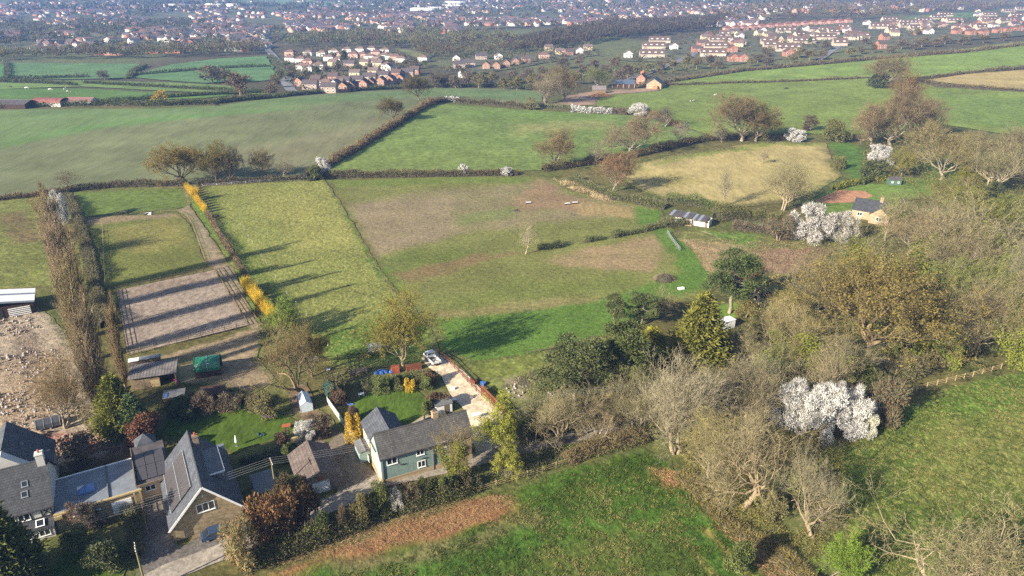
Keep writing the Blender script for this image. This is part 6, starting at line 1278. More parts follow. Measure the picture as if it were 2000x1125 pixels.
for i, (x, y, t, w, k, l) in enumerate([(165,1030,985,60,'brown_shrub','brown shrub under the flat roof wall, left one'),(185,1028,990,50,'brown_shrub','brown shrub under the flat roof wall, right one'),(150,1080,1040,60,'green_shrub','rounded green shrub on the front lawn slope'),(215,1110,1060,90,'dark_shrub','dark shrub at the bottom of the front lawn'),
   (165,905,850,70,'brown_shrub','bare brown shrub behind the flat-roofed garage'),(600,862,818,50,'blossom','small white-flowering shrub in the earth bed'),(630,850,810,60,'brown_shrub','brown shrub beside the white-flowering one'),(556,880,840,30,'rust_shrub','red-leafed shrub at the corner of the stone house lawn'),(562,900,868,34,'green_shrub','green shrub behind the garage'),
   (692,868,812,34,'gold_shrub','bright yellow forsythia at the cottage fence'),(692,822,795,26,'rust_shrub','red-tipped shrub by the cottage fence'),(660,790,762,36,'rust_shrub','brown dome shrub beside the dark green shed'),(845,800,770,30,'rust_shrub','rust shrub beside the gravel drive'),(862,796,765,34,'rust_shrub','red-brown shrub against the grey shed roof'),(830,762,742,30,'green_shrub','bright green shrub at the lawn corner'),(842,750,725,28,'rust_shrub','dark red shrub at the top of the gravel drive'),
   (800,765,742,26,'gold_shrub','yellow shrub at the back of the cottage lawn'),(775,760,735,36,'green_shrub','green shrub at the back of the cottage lawn'),(745,765,735,40,'green_shrub','left green shrub in the cottage border'),(838,812,782,26,'green_shrub','lime green bush beside the chimney'),(825,750,728,30,'bud_shrub','olive shrub below the tall garden tree'),
   (530,815,770,50,'bud_shrub','olive shrub at the top corner of the stone house lawn'),(500,800,770,40,'bud_shrub','yellowish shrub on the lawn edge'),(440,805,770,60,'brown_shrub','dark brown shrub behind the lawn'),(400,805,765,60,'brown_shrub','dark bare shrub behind the lawn, further left'),(360,815,775,60,'dark_shrub','dark evergreen behind the lawn beside the cypress'),(650,770,735,60,'bud_shrub','green-brown shrub at the back garden corner')]):
    put(k, x, y, t, w, l)
put('rods', 383,392,362,22, 'orange willow stool at the far end of the orange row', 'willow', group='orange willow stools')
WG = 'orange pollard willow rods in the row'
a_, b_ = P(366, 372), P(400, 416)
for i in range(11): put('rods', 0,0,0,0, 'orange willow stool in the far half of the row beside the track', 'willow', (.9,.92,1), WG, at=a_.lerp(b_, i/10), hgt=3.6, wid=2.5, cat='willow')
a_, b_ = P(482, 566), P(540, 640)
for i in range(10): put('rods', 0,0,0,0, 'orange willow stool in the near half of the row below the arena', 'willow', (.86,.9,.9), WG + ' below the arena', at=a_.lerp(b_, i/9), hgt=4.3, wid=3.4, cat='willow')
# ------------------------------------------------------------------ hedges
hedge([(604,345),(650,320),(700,292),(745,262),(790,236),(820,216),(850,202)], 3.2, 3.5, m_rust, 'brown hedge slanting up between the crop field and the middle pasture', tint=(1.1,1.,.75))
hedge([(850,202),(880,199),(930,203),(980,207),(1025,212)], 3., 3., m_rust, 'brown hedge along the top of the middle pasture', tint=(.8,.8,.6))
hedge([(870,199),(898,200)], 3.4, 2.5, m_white, 'white flowering stretch of the hedge on top of the middle pasture', twigs=.2)
put('bud_shrub', 1033,214,192,26, 'round olive bush at the end of the pasture hedge')
hedge([(610,350),(680,347),(760,346),(850,345),(930,343),(1010,342)], 2.6, 2.6, m_rust, 'brown hedge between the middle pasture and the centre paddock', tint=(.9,.9,.7), lumpy=.5)
put('blossom', 905,342,318,26, 'small brown-pink bush sticking out of the paddock hedge'); put('blossom', 990,343,325,30, 'little white blossom at the right end of the paddock hedge')
put('blossom', 632,345,305,34, 'white blossom at the foot of the slanting hedge'); put('dark_shrub', 615,352,325,36, 'dark bush below the white blossom at the slanting hedge')
hedge([(385,362),(460,358),(520,354),(598,350)], 1.8, 2.2, m_rust, 'low brown hedge under the oak row', tint=(.8,.8,.7))
hedge([(150,372),(220,366),(300,364),(365,362)], 2.2, 2.4, m_rust, 'brown hedge left of the oak row', tint=(.8,.8,.7))
hedge([(-60,400),(0,392),(60,386),(110,380),(150,372)], 2., 2.4, m_rust, 'low brown hedge running to the left edge', tint=(1.,.9,.7))
hedge([(130,385),(150,420),(165,470),(178,520),(185,560),(196,600),(205,640)], 2.6, 3.2, m_bud, 'brown hedge behind the poplars', tint=(.8,.8,.65), lumpy=.7, twigs=.8)
put('blossom', 122,436,368,44, 'grey-white blossom tree behind the poplar tops', tint=(.8,.8,.8)); put('many', 140,500,420,60, 'brown bare tree between the poplars and the horse paddock', 'bare_tree', (1.,.85,.65))
hedge([(405,420),(440,480),(478,540)], 1.6, 1.6, m_rust, 'low brown brushwood between the two orange willow rows', tint=(1.2,1.,.8), twigs=.8, dens=.6)
hedge([(1040,208),(1080,212),(1120,218),(1160,220)], 3., 3.5, m_ivy, 'green hedge on the near side of the farm ménage')
hedge([(1115,219),(1150,221),(1195,222)], 4.2, 4, m_white, 'white blossom hedge below the farmyard', twigs=.25)
hedge([(1195,222),(1225,224)], 3.6, 3.5, m_rust, 'brown gap in the white blossom hedge', twigs=.5); put('blossom', 1248,226,200,48, 'brightest white blossom bush at the end of the farm hedge')
hedge([(1262,224),(1300,240),(1330,252)], 3, 4, m_rust, 'brown bushes right of the white blossom', tint=(1,.9,.6), lumpy=.6)
hedge([(1060,334),(1110,328),(1160,320),(1230,308),(1300,292),(1370,276),(1420,272),(1500,274),(1560,272)], 2.8, 4, m_rust, 'dark hedge between the pasture and the straw field', tint=(.75,.75,.5), lumpy=.6)
put('blossom', 1550,276,250,50, 'white blossom in the hedge at the top of the straw field'); put('bud_shrub', 1635,276,236,60, 'olive bush at the corner of the straw field', tint=(.8,.9,.7)); put('brown_shrub', 1580,256,228,40, 'dark bush behind the hedge of the straw field', tint=(.7,.7,.6))
put('blossom', 1715,320,280,60, 'grey-white blossom beside the lush corner of the straw field', tint=(.9,.9,.9)); put('dark_shrub', 1700,348,312,60, 'dark evergreen below the grey-white blossom'); put('leafy', 1760,345,290,50, 'small olive tree beside the dark evergreen', 'tree', (.9,.9,.5)); put('bud_shrub', 1640,330,305,36, 'olive low bush in the lush corner', tint=(.8,.85,.7))
hedge([(1120,352),(1160,372),(1210,390),(1260,400),(1300,408)], 2.2, 4, m_ivy, 'green brambly hedge from the oaks to the white stable', lumpy=.6, tint=(.9,.9,.8))
hedge([(1300,396),(1360,402),(1400,410)], 3., 4, m_green, 'bright green hedge behind the white stable', lumpy=.5, tint=(.8,.95,.6))
hedge([(1395,430),(1440,428),(1480,430),(1525,440)], 4., 6, m_ivy, 'dark green hedge right of the white stable', lumpy=.5, tint=(.8,.75,.6)); hedge([(1430,446),(1480,452),(1530,456)], 2.2, 4, m_rust, 'brown bramble bank below the dark green hedge', lumpy=.5)
hedge([(1050,488),(1090,484),(1140,474),(1200,464),(1262,452)], 1.8, 2.2, m_green, 'straggly green hedge inside the centre paddock', gaps=.28, tint=(.75,.85,.6), lumpy=.7); hedge([(1262,450),(1300,442),(1345,438)], 2.2, 3, m_ivy, 'green hedge below the white stable', tint=(.8,.8,.7))
for (x0,y0,x1,y1,l,c) in [(1628,372,1674,360,'longest clipped hedge block by the bungalow drive',(1.1,1.,.6)),(1680,362,1702,352,'middle clipped hedge block by the bungalow drive',(.6,.6,.5)),(1708,356,1736,352,'golden clipped hedge block beside the green shed',(1.6,1.4,.5))]:
    hedge([(x0,y0),(x1,y1)], 2.3, 2.2, m_ivy, l, 'clipped_hedge', tint=c, lumpy=.08, twigs=.1)
hedge([(1300,168),(1420,164),(1560,160),(1690,154)], 1.8, 2.2, m_rust, 'long hedge between the two right-hand pastures', tint=(.8,.8,.6)); hedge([(1790,158),(1880,146),(1960,138),(2080,130)], 2.2, 3, m_rust, 'hedge above the stubble field', tint=(.7,.7,.55)); hedge([(1800,160),(1850,170),(1950,176),(2080,186)], 2, 2.5, m_rust, 'hedge below the stubble field', tint=(.8,.8,.6))
hedge([(1240,172),(1330,158),(1450,140),(1580,128),(1690,118),(1800,110),(1900,102),(2080,84)], 2.6, 5, m_rust, 'hedge along the top of the bright strip field', tint=(.85,.85,.65), lumpy=.5)
hedge([(-120,218),(0,212),(100,208),(200,206),(290,207),(420,203),(560,188),(640,181)], 2.6, 3., m_ivy, 'hedge on the crest of the crop field, left stretch', tint=(.7,.75,.6), lumpy=.5); hedge([(650,180),(760,174),(860,170),(1000,170),(1060,176)], 2.4, 3., m_ivy, 'hedge on the crest of the crop field below the estate', tint=(.6,.65,.55), lumpy=.5)
for l, q in [('clipped field hedge below the green playing field', [(165,164),(320,172),(460,180),(540,184)]), ('clipped field hedge above the pony pasture', [(-80,160),(0,162),(80,164),(150,168)]), ('hedge at the foot of the flat green field', [(0,157),(90,154),(175,152)]), ('short slanting hedge of the hedge fork', [(252,154),(262,140),(285,130)]), ('thin hedge across the green playing field', [(262,148),(350,141),(450,134),(530,131)]), ('shadowy hedge behind the far barns', [(180,204),(300,194),(420,186),(520,182)]), ('hedge between the far left fields', [(14,124),(16,140),(16,152)]), ('dark hedge below the bend of the road', [(320,206),(400,203),(480,196),(560,190)]), ('hedge beside the road above the bend', [(530,112),(552,134),(560,150)])]:
    hedge(q, 2.4, 3., m_ivy, l, tint=(.6,.68,.55), lumpy=.3)
# roadside hedge in the foreground and brambles
hedge([(470,1112),(540,1088),(610,1062),(680,1034),(760,1004),(830,984),(890,966),(935,952)], 2.6, 3.4, m_ivy, 'overgrown roadside hedge in front of the teal cottage', lumpy=.6, tint=(.75,.72,.6), twigs=.6, dens=1.2)
hedge([(1105,905),(1150,885),(1200,872),(1260,858)], 2.0, 3, m_rust, 'brown brambles where the foreground field meets the lane', lumpy=.6, tint=(1.1,1.,.7), twigs=.7)
hedge([(1330,930),(1380,985),(1420,1030),(1500,1070),(1560,1110),(1600,1160)], 1.5, 3., m_bud, 'brambly foreground hedge between the field and the meadow', lumpy=.7, tint=(1.1,1.,.6), twigs=.7, gaps=.3)
hedge([(1690,755),(1740,745),(1800,720),(1860,705)], 2.6, 5, m_dark, 'dark evergreen hedge behind the rail fence on the right', lumpy=.5, tint=(1.2,1.1,.9))
hedge([(325,800),(380,788),(440,790),(500,780)], 1.8, 2, m_rust, 'bare brown hedge at the back of the stone house garden', lumpy=.5, tint=(.6,.6,.5))
hedge([(470,905),(520,900),(560,888)], 1.3, 1.6, m_dark, 'dark low hedge at the bottom of the lawn', tint=(.9,.9,.9))
hedge([(705,760),(740,752),(790,745),(835,742)], 1.4, 3.5, m_green, 'mixed flower border at the back of the cottage lawn', 'flower_border', tint=(.75,.85,.7), lumpy=.7, cat='flower border')
undergrowth([(1040,770),(1180,740),(1320,720),(1480,640),(1700,640),(1900,600),(2060,560),(2060,700),(1860,705),(1700,760),(1520,800),(1330,880),(1200,860),(1060,850)], 2.2, m_ivy, 'brambles and ivy beneath the trees along the lane', 26000, (.95,.9,.7), .3)
undergrowth([(1600,470),(1760,430),(2060,380),(2060,600),(1850,640),(1700,620),(1560,600),(1560,520)], 2., m_green, 'scrub beneath the right-hand wood', 22000, (.8,.88,.6), .34)
undergrowth([(1330,470),(1450,470),(1640,480),(1640,560),(1480,560),(1400,545)], 1.0, m_rust, 'brown brambles right of the centre paddock', 9000, (1.6,1.4,1.2), .26, twigs=.8)
undergrowth([(1700,240),(1850,200),(1850,290),(2060,300),(2060,380),(1800,380),(1680,330)], 2.5, m_bud, 'scrub at the foot of the trees on the right slope', 14000, (.8,.85,.55), .5)
undergrowth([(1330,890),(1500,840),(1640,870),(1660,1000),(1580,1120),(1480,1060),(1350,960)], 1.4, m_bud, 'yellowish brambles around the foreground trees', 16000, (1.1,1.05,.6), .22, twigs=.6)
undergrowth([(940,945),(1010,890),(1230,850),(1260,872),(1100,912),(960,958)], 1.2, m_ivy, 'ivy and twigs behind the rail fence by the lane', 7000, (.9,.9,.7), .22, twigs=.6)
undergrowth([(1080,352),(1130,360),(1230,392),(1180,396),(1120,375)], 1., m_rust, 'pale dead reeds beyond the paddock corner', 4000, (2.6,2.3,1.9), .3, twigs=.8)
undergrowth([(1000,740),(1060,720),(1120,700),(1100,760),(1040,790)], 1.2, m_ivy, 'tangled stems outside the brown fence', 5000, (1.1,1.1,.8), .24, twigs=.7)
undergrowth([(120,900),(260,872),(270,910),(150,930)], .9, m_rust, 'dry weeds behind the flat-roofed garage', 4000, (1.2,1.,.8), .18, twigs=.7)
undergrowth([(90,760),(190,740),(240,840),(180,850)], 1.0, m_bud, 'weeds at the feet of the poplars', 5000, (1.1,1.,.6), .2, twigs=.6)
undergrowth([(300,760),(430,740),(480,770),(420,800),(300,800)], .7, m_ivy, 'weeds around the old sheds', 5000, (.7,.7,.6), .18, twigs=.5)
# tall tangle hiding the lane, and tufts on the near fields
hedge([(1235,842),(1330,818),(1420,792),(1520,762),(1600,744)], 3.0, 3.5, m_ivy, 'overgrown brambles along the near side of the lane', lumpy=.7, tint=(.95,.9,.7), twigs=.6)
hedge([(1010,866),(1110,838),(1230,808),(1330,782),(1430,758),(1540,728),(1640,700)], 2.6, 3.5, m_ivy, 'ivy-green hedge along the far side of the lane', lumpy=.7, tint=(.85,.8,.6), twigs=.6, gaps=.35)
undergrowth([(1480,600),(1640,560),(1860,540),(2060,500),(2060,640),(1880,650),(1700,680),(1520,720),(1440,700)], 2.8, m_ivy, 'ivy-green thicket inside the right-hand wood', 12000, (1.,1.,.75), .34, twigs=.3)
undergrowth([(1120,800),(1300,770),(1480,700),(1540,740),(1360,810),(1180,860)], 3.2, m_rust, 'dead bracken and saplings between the lane and the pines', 10000, (1.5,1.4,1.1), .28, twigs=.8)
def tufts(px, n, label, cols, ln=.34, thr=.4):
    w = wpoly(px); poly = [(p.x, p.y) for p in w]; xs, ys = zip(*poly); rng = np.random.default_rng(n); X = rng.uniform(min(xs), max(xs), n*3); Y = rng.uniform(min(ys), max(ys), n*3); k = inside(poly, X, Y) & (fbm(X, Y, 1.6, 61, 3) > thr); X = X[k][:n]; Y = Y[k][:n]; n = len(X)
    X = np.repeat(X, 4) + rng.normal(0, .12, n*4); Y = np.repeat(Y, 4) + rng.normal(0, .12, n*4); c = np.stack([X, Y, height(X, Y) + .1 + .1*rng.random(n*4)], 1); S = Soup(); v = slivers(c, unit(rng.normal(size=(n*4, 3))*.55 + [.35, .15, .8]), ln*rng.uniform(.5, 1.3, n*4), .07, rng); cl = np.repeat((fbm(X[::4], Y[::4], 7., 3, 3) + rng.normal(0, .12, n) > .57).astype(np.int32), 4)
    for q in (0, 1):
        kk = cl == q; f = v[1][kk]; S.add((v[0][f.ravel()], np.arange(len(f)*3).reshape(-1, 3)), q)
    o = obj_of('grass', S.mesh('grass', cols)); tag(o, label=label, kind='stuff')
m_blade_g = mk_leaf('grass_blades', C(70,90,34), C(108,124,54), .3, False, .9); m_blade_s = mk_leaf('straw_blades', C(112,112,58), C(176,166,104), .2, False, .9)
tufts([(640,1130),(800,1090),(1000,1000),(1110,930),(1262,885),(1330,950),(1470,1075),(1600,1190),(430,1190)], 11000, 'tussocky grass of the foreground field', [m_blade_g, m_blade_s])
tufts([(1745,825),(1880,762),(2080,715),(2200,720),(2200,1200),(1690,1200),(1680,1080),(1600,900)], 13000, 'straw-tipped tussocks of the meadow', [m_blade_s, m_blade_g])
def litter(px, n, label, tint, ln=.5):
    """cut stems lying about"""
    w = wpoly(px); poly = [(p.x, p.y) for p in w]; xs, ys = zip(*poly); rng = np.random.default_rng(n); X = rng.uniform(min(xs), max(xs), n*3); Y = rng.uniform(min(ys), max(ys), n*3); k = inside(poly, X, Y); X = X[k][:n]; Y = Y[k][:n]; n = len(X); d = rdirs(n, 0, rng); d[:, 2] = np.abs(d[:, 2])*.3; S = Soup()
    S.add(slivers(np.stack([X, Y, height(X, Y)+.16+.12*rng.random(n)], 1), unit(d), ln*rng.uniform(.3, 1.5, n), .035, rng)); o = obj_of('litter', S.mesh('litter', [m_twig])); o.color = (*tint, 1); tag(o, label=label, kind='stuff')
litter([(530,1110),(700,1036),(900,978),(1000,966),(1005,985),(900,1034),(760,1070),(640,1086)], 9000, 'chopped bramble stems on the brown foreground strip', (1.9,1.4,1.0)); litter([(1405,1035),(1440,1026),(1600,1135),(1620,1180),(1540,1180),(1460,1085)], 3000, 'chopped stems below the foreground hedge', (2.3,1.7,1.3)); litter([(1265,915),(1365,928),(1365,960),(1300,950)], 1200, 'chopped stems at the tip of the foreground field', (2.4,1.7,1.2))
RH = [(640,1048,1000,46,'dark_shrub','dark green shrub at the left of the roadside hedge'),(672,1036,985,40,'brown_shrub','bare brown shrub in the roadside hedge below the garage'),(705,1024,965,46,'bud_shrub','olive shrub in the roadside hedge below the driveway'),(742,1010,955,46,'green_shrub','fresh green shrub in the roadside hedge at the cottage corner'),(775,1000,948,36,'blossom','pale-flowering shrub in the roadside hedge below the cottage door'),(805,992,945,44,'brown_shrub','bare shrub in the roadside hedge below the teal wall'),(838,980,935,48,'dark_shrub','dark ivy-green shrub in the roadside hedge left of the ivy tree'),(868,972,930,40,'green_shrub','green shrub at the foot of the ivy-clad tree'),(910,960,922,40,'bud_shrub','olive shrub where the roadside hedge meets the rail fence')]
for x, y, t, w, k, l in RH: put(k, x, y, t, w, l, tint=(.85,.85,.8))
# fill the right-hand wood
WG2 = 'trees of the right-hand wood'
for k, x, y, t, w, c, l, nm in [('ivied',1480,740,640,100,(1.1,1.1,.8),'ivied tree left of the lane thicket, below the derelict shed','ivy_tree'),('many',1440,720,640,90,(1.3,1.2,.9),'bare thicket just right of the golden conifer','bare_tree'),('ivied',1650,760,640,110,(1.1,1.05,.75),'ivied tree beneath the giant oak, beside the white-limbed one','ivy_tree'),('maple',1585,660,600,70,(.9,.95,.55),'fresh green tree at the left skirt of the giant oak','tree'),('oak',1600,640,520,130,(1.,.92,.66),'brown tree behind the left skirt of the giant oak','oak_tree'),
  ('leafy',1840,620,500,120,(.9,1.05,.6),'olive tree right behind the giant oak','tree'),('ivied',1860,720,600,90,(1.1,1.15,.8),'ivied tree left of the lane opening','ivy_tree'),('leafy',1930,640,510,110,(.9,1.05,.62),'olive tree near the white blossom in the wood','tree'),('many',1990,620,480,110,(1.2,1.15,.9),'bare tree beside the white blossom in the wood','bare_tree'),('ivied',1700,560,440,110,(1.2,1.2,.8),'ivied tree above the giant oak','ivy_tree'),('many',1830,500,400,120,(1.1,1.05,.8),'bare tree above the olive one in the wood','bare_tree'),('leafy',1930,470,375,105,(.92,1.05,.58),'olive tree at the upper right of the wood','tree'),('leafy',1860,430,340,110,(.9,.9,.55),'olive tree under the many-stemmed tree','tree'),('ivied',1760,440,370,80,(1.1,1.15,.8),'ivied tree right behind the bungalow','ivy_tree'),
  ('many',1240,850,730,110,(1.3,1.22,1.),'bare tree between the dark pines and the big pale one','bare_tree'),('ivied',1040,850,770,60,(1.,1.,.8),'ivied stump tree at the lower end of the brown fence','ivy_tree'),('many',1380,830,720,110,(1.3,1.2,.95),'bare tree behind the big pale one','bare_tree'),('leafy',1540,640,560,80,(.9,.85,.55),'olive tree beside the derelict shed','tree')]:
    put(k, x, y, t, w, l, nm, c, WG2)
for i, (k, x, y, t, w, l) in enumerate([('green_shrub',1565,700,650,60,'green ivy bush under the left skirt of the giant oak'),('green_shrub',1820,690,650,70,'bright green bush beside the lane opening'),('green_shrub',1740,690,655,60,'green bush right of the giant oak trunk'),('green_shrub',1650,600,555,60,'green bush behind the giant oak'),('dark_shrub',1700,770,725,80,'dark holly behind the blossom thicket'),('dark_shrub',1640,770,728,70,'dark holly left of the other behind the blossom'),('bud_shrub',1455,620,590,50,'olive bush by the derelict shed'),('green_shrub',1760,590,540,60,'green bush above the ivied tree by the lane'),('green_shrub',1890,600,550,70,'green bush below the grey-green tree'),('bud_shrub',1400,900,850,60,'yellowish bush beside the tip of the foreground field'),('green_shrub',1560,990,935,60,'green bush between the two foreground trees'),('bud_shrub',1500,1010,960,60,'olive bush right of the thick trunk'),('blossom',1510,812,772,50,'low white blackthorn on the left of the thicket'),('blossom',1690,850,800,50,'low white blackthorn at the right foot of the thicket'),('brown_shrub',1520,470,425,70,'brown bush left of the greyish blossom'),('green_shrub',1210,690,655,50,'lime green bush left of the golden conifers'),('dark_shrub',1440,1120,1060,60,'dark brambles at the foot of the hedge strip')]):
    put(k, x, y, t, w, l, tint=(1,1,.85))
undergrowth([(1440,610),(1560,560),(1760,520),(2060,440),(2060,700),(1860,700),(1640,720),(1480,780),(1420,720)], 2.4, m_green, 'fresh green ivy and nettles through the right-hand wood', 16000, (.75,.85,.55), .3, twigs=.2, patch=9.)
hedge([(250,1000),(262,1040),(268,1090)], 1.6, 2., m_dark, 'dark hedge between the front lawn and the drive', tint=(1.1,1.1,.9))
fence([(272,960),(280,1000),(292,1050)], 1.6, 4, 1.6, m_wood, 'tall timber side fence beside the white garage door')
put('ash', 1728,470,388,60, 'thin bare tree at the right corner of the stone bungalow', 'bare_tree', (1.3,1.2,1.), wood=GY)
# ------------------------------------------------------------------ the estates and the town
HM = {}
def hmat(c, rough=.85): 
    k = tuple(c)
    if k not in HM: HM[k] = mk('house_finish_%d' % len(HM), C(*c), rough, .10, .4)
    return HM[k]
HP = {}
def house_proto(key, W, D, e, r, wall, roof, win=3, axis='x', chim=True, dorm=0, hip=False, end_wall=None):
    """mesh data of one estate house: wall, roof, chimney, window, dormer"""
    m = MB(); oh = .35; w = MB()
    if hip:
        w.box(0, W, 0, D, -1, e); m.add([(-oh,-oh,e),(W+oh,-oh,e),(W+oh,D+oh,e),(-oh,D+oh,e),(D*.45,D/2,r),(W-D*.45,D/2,r)], [(0,1,5,4),(1,2,5),(2,3,4,5),(3,0,4),(3,2,1,0)])
    elif axis == 'x':
        w.prism([(0,-1),(D,-1),(D,e),(D/2,r-.05),(0,e)], W, 'x', 0); m.prism([(-oh,e-.2),(D/2,r),(D+oh,e-.2),(D+oh,e),(D/2,r+.2),(-oh,e)], W+.5, 'x', -.25)
    else:
        w.prism([(0,-1),(W,-1),(W,e),(W/2,r-.05),(0,e)], D, 'y', 0); m.prism([(-oh,e-.2),(W/2,r),(W+oh,e-.2),(W+oh,e),(W/2,r+.2),(-oh,e)], D+.5, 'y', -.25)
    ww = MB().box(-.8,.8,-.08,.03,-.6,.6).mesh('window', m_wpaint); gp = MB().box(-.62,.62,-.1,-.081,-.45,.45).mesh('pane', m_glass); dm = MB().box(-1.1,1.1,0,2.2,0,1.2).mesh('dormer', m_wpaint); cm = MB().box(-.4,.4,-.4,.4,-1.2,1.1).mesh('chimney', hmat((150,100,84)))
    HP[key] = dict(w=w.mesh(key+'_wall', hmat(wall)), r=m.mesh(key+'_roof', hmat(roof)), win=ww, pane=gp, dm=dm, cm=cm, W=W, D=D, e=e, rr=r, nw=win, chim=chim, dorm=dorm, axis=axis, hip=hip)
house_proto('white_semi', 12, 8, 5.0, 7.2, (232,228,220), (128,108,100), 3, hip=True); house_proto('pink_semi', 12, 8, 5.0, 7.4, (206,164,146), (126,100,94), 3, hip=True); house_proto('cream_house', 10, 8, 5., 7.4, (226,208,170), (128,112,106), 2)
house_proto('brick_house', 9, 8, 5., 7.8, (180,128,106), (104,90,88), 2); house_proto('brick_gable', 7.5, 9, 4.6, 7.6, (186,142,118), (100,90,90), 2, 'y', False); house_proto('dark_roof', 12, 8, 4.8, 7.6, (196,172,156), (98,90,92), 3)
house_proto('terrace', 25, 8.5, 4.4, 8.6, (206,192,176), (110,92,84), 5, dorm=4, chim=False); house_proto('short_terrace', 14, 8.5, 4.4, 8.6, (206,188,170), (110,92,84), 3, dorm=2, chim=False); house_proto('white_gable', 8, 9, 4.8, 7.6, (240,238,232), (120,108,104), 2, 'y', False)
house_proto('pink_brick', 10, 8, 5.2, 7.8, (204,150,132), (140,98,90), 3, hip=True); house_proto('orange_brick', 9, 8, 5.2, 8., (182,128,108), (104,88,86), 2, 'y', False)
def estate(key, px, py, ang, label, group, s=1., name='house'):
    h = HP[key]; p = P(px, py); t = empty(name, p, R(ang), label=label, cat='house', group=group); t.scale = (s, s, s)
    obj_of('wall', h['w'], t); rf = obj_of('roof', h['r'], t)
    for i in range(h['nw']):
        for z in (1.4, 3.7):
            if h['dorm'] and z > 3: continue
            o = obj_of('window', h['win'], t); o.location = (h['W']*(i+.5)/h['nw'], -.02, z); g = obj_of('pane', h['pane'], o)
    for i in range(h['dorm']): o = obj_of('dormer', h['dm'], rf); o.location = (h['W']*(i+.5)/h['dorm'], .9, h['e']+.75)
    if h['chim']: o = obj_of('chimney', h['cm'], rf); o.location = (h['W']*.5, h['D']/2, h['rr'])
    return t
def cz(key): return {'white_semi':'white rendered semi-detached house','pink_semi':'pinkish semi-detached house','cream_house':'cream house','brick_house':'red brick house','brick_gable':'brick house showing its gable','dark_roof':'dark-roofed house','terrace':'long brown-roofed terrace with white dormers','short_terrace':'short terrace with white dormers','white_gable':'white house showing its gable','pink_brick':'pink brick house with a red roof','orange_brick':'orange brick house'}[key]
# white houses left of centre (pixel of the front-left foot)
E1 = [('white_semi',592,110),('white_semi',618,111),('white_semi',642,107),('white_semi',668,104),('white_semi',694,103),('white_semi',716,102),('white_semi',742,105),('pink_semi',556,110),('white_semi',556,122),('white_semi',576,124),('pink_semi',590,128),('white_semi',578,138),('white_semi',588,140),('white_semi',610,136),('pink_semi',655,112),('white_semi',632,120),('white_semi',650,124),('pink_semi',680,114),('pink_semi',697,114),('white_semi',711,118),('white_semi',727,121),('pink_semi',724,110),('white_semi',740,116),('white_semi',752,118),('pink_semi',762,119),('white_semi',772,123),('cream_house',702,130),('cream_house',728,132),('cream_house',718,128),('white_semi',744,136),('dark_roof',670,133),('white_semi',815,121),('cream_house',640,130)]
for i, (k, x, y) in enumerate(E1): estate(k, x, y, -14+random.uniform(-6, 6), cz(k) + ' in the white estate beyond the crop field', 'houses of the white estate: ' + cz(k), .92)
E2 = [('brick_gable',574,170),('dark_roof',590,176),('brick_house',606,166),('white_semi',621,172),('brick_house',640,160),('cream_house',646,172),('dark_roof',656,168),('dark_roof',682,166),('cream_house',682,152),('dark_roof',708,160),('cream_house',718,148),('dark_roof',734,156),('white_gable',748,140),('brick_house',764,152),('dark_roof',783,150),('brick_house',800,146),('brick_gable',660,180),('brick_gable',676,178),('brick_gable',700,174),('brick_gable',714,172),('brick_gable',734,168),('brick_gable',752,165),('brick_gable',772,162),('dark_roof',626,182),('white_gable',643,175)]
for i, (k, x, y) in enumerate(E2): estate(k, x, y, -8+random.uniform(-5, 5), cz(k) + ' in the rows behind the crop field crest', 'houses of the brick rows: ' + cz(k), .92)
E3 = [('white_gable',884,122),('dark_roof',905,132),('dark_roof',930,118),('white_gable',968,118),('brick_gable',942,136),('brick_gable',962,136),('brick_gable',982,132),('brick_gable',1000,128),('brick_house',1020,124),('pink_semi',1052,116),('cream_house',1085,108),('white_gable',1126,106),('cream_house',1065,100),('dark_roof',886,135),('white_gable',895,152),('brick_house',1105,110),('cream_house',1140,100)]
for i, (k, x, y) in enumerate(E3): estate(k, x, y, 5+random.uniform(-8, 8), cz(k) + ' below the dark wood, upper centre', 'houses under the dark wood: ' + cz(k), .95)
E4 = [('white_gable',1220,114),('terrace',1250,114),('terrace',1255,98),('terrace',1268,86),('white_gable',1310,98),('terrace',1368,112),('terrace',1376,98),('terrace',1386,86),('short_terrace',1405,74),('brick_house',1352,104),('brick_house',1362,92),('cream_house',1370,80),('orange_brick',1424,104),('orange_brick',1436,90),('white_gable',1440,78),('orange_brick',1424,122),('orange_brick',1442,122),('short_terrace',1486,88),('short_terrace',1492,96),('terrace',1516,102),('terrace',1548,88),('terrace',1518,66),('white_gable',1570,62),('cream_house',1492,74),('terrace',1590,80),('terrace',1600,66),('orange_brick',1634,64),('short_terrace',1640,60),('terrace',1655,78),('short_terrace',1628,92),('white_gable',1690,50),('short_terrace',1712,56),('terrace',1700,58),('terrace',1725,44),('short_terrace',1758,56),('terrace',1760,50),('short_terrace',1778,62),('white_gable',1812,68),('terrace',1790,46),('terrace',1820,40),('terrace',1835,34),('short_terrace',1880,58),('terrace',1850,46),('terrace',1915,44),('terrace',1920,34),('terrace',1960,26),('white_gable',1908,34),('short_terrace',1908,60),('terrace',1955,46),('terrace',1975,36),('orange_brick',1866,68),('orange_brick',1894,70),('orange_brick',1918,70),('orange_brick',1946,66),('orange_brick',1966,64),('orange_brick',1986,62),('brick_house',1724,80),('brick_house',1716,96),('short_terrace',1735,66),('terrace',1985,22),('orange_brick',1532,112)]
for i, (k, x, y) in enumerate(E4): estate(k, x, y, (-6 if 'terrace' in k else 0)+random.uniform(-4, 4)+12*(x > 1700), cz(k) + (' at the left of the hillside estate' if x < 1345 else ' amid the hillside estate' if x < 1640 else ' right in the hillside estate'), 'hillside estate: ' + cz(k) + (' left' if x < 1345 else ' middle' if x < 1640 else ' right'))
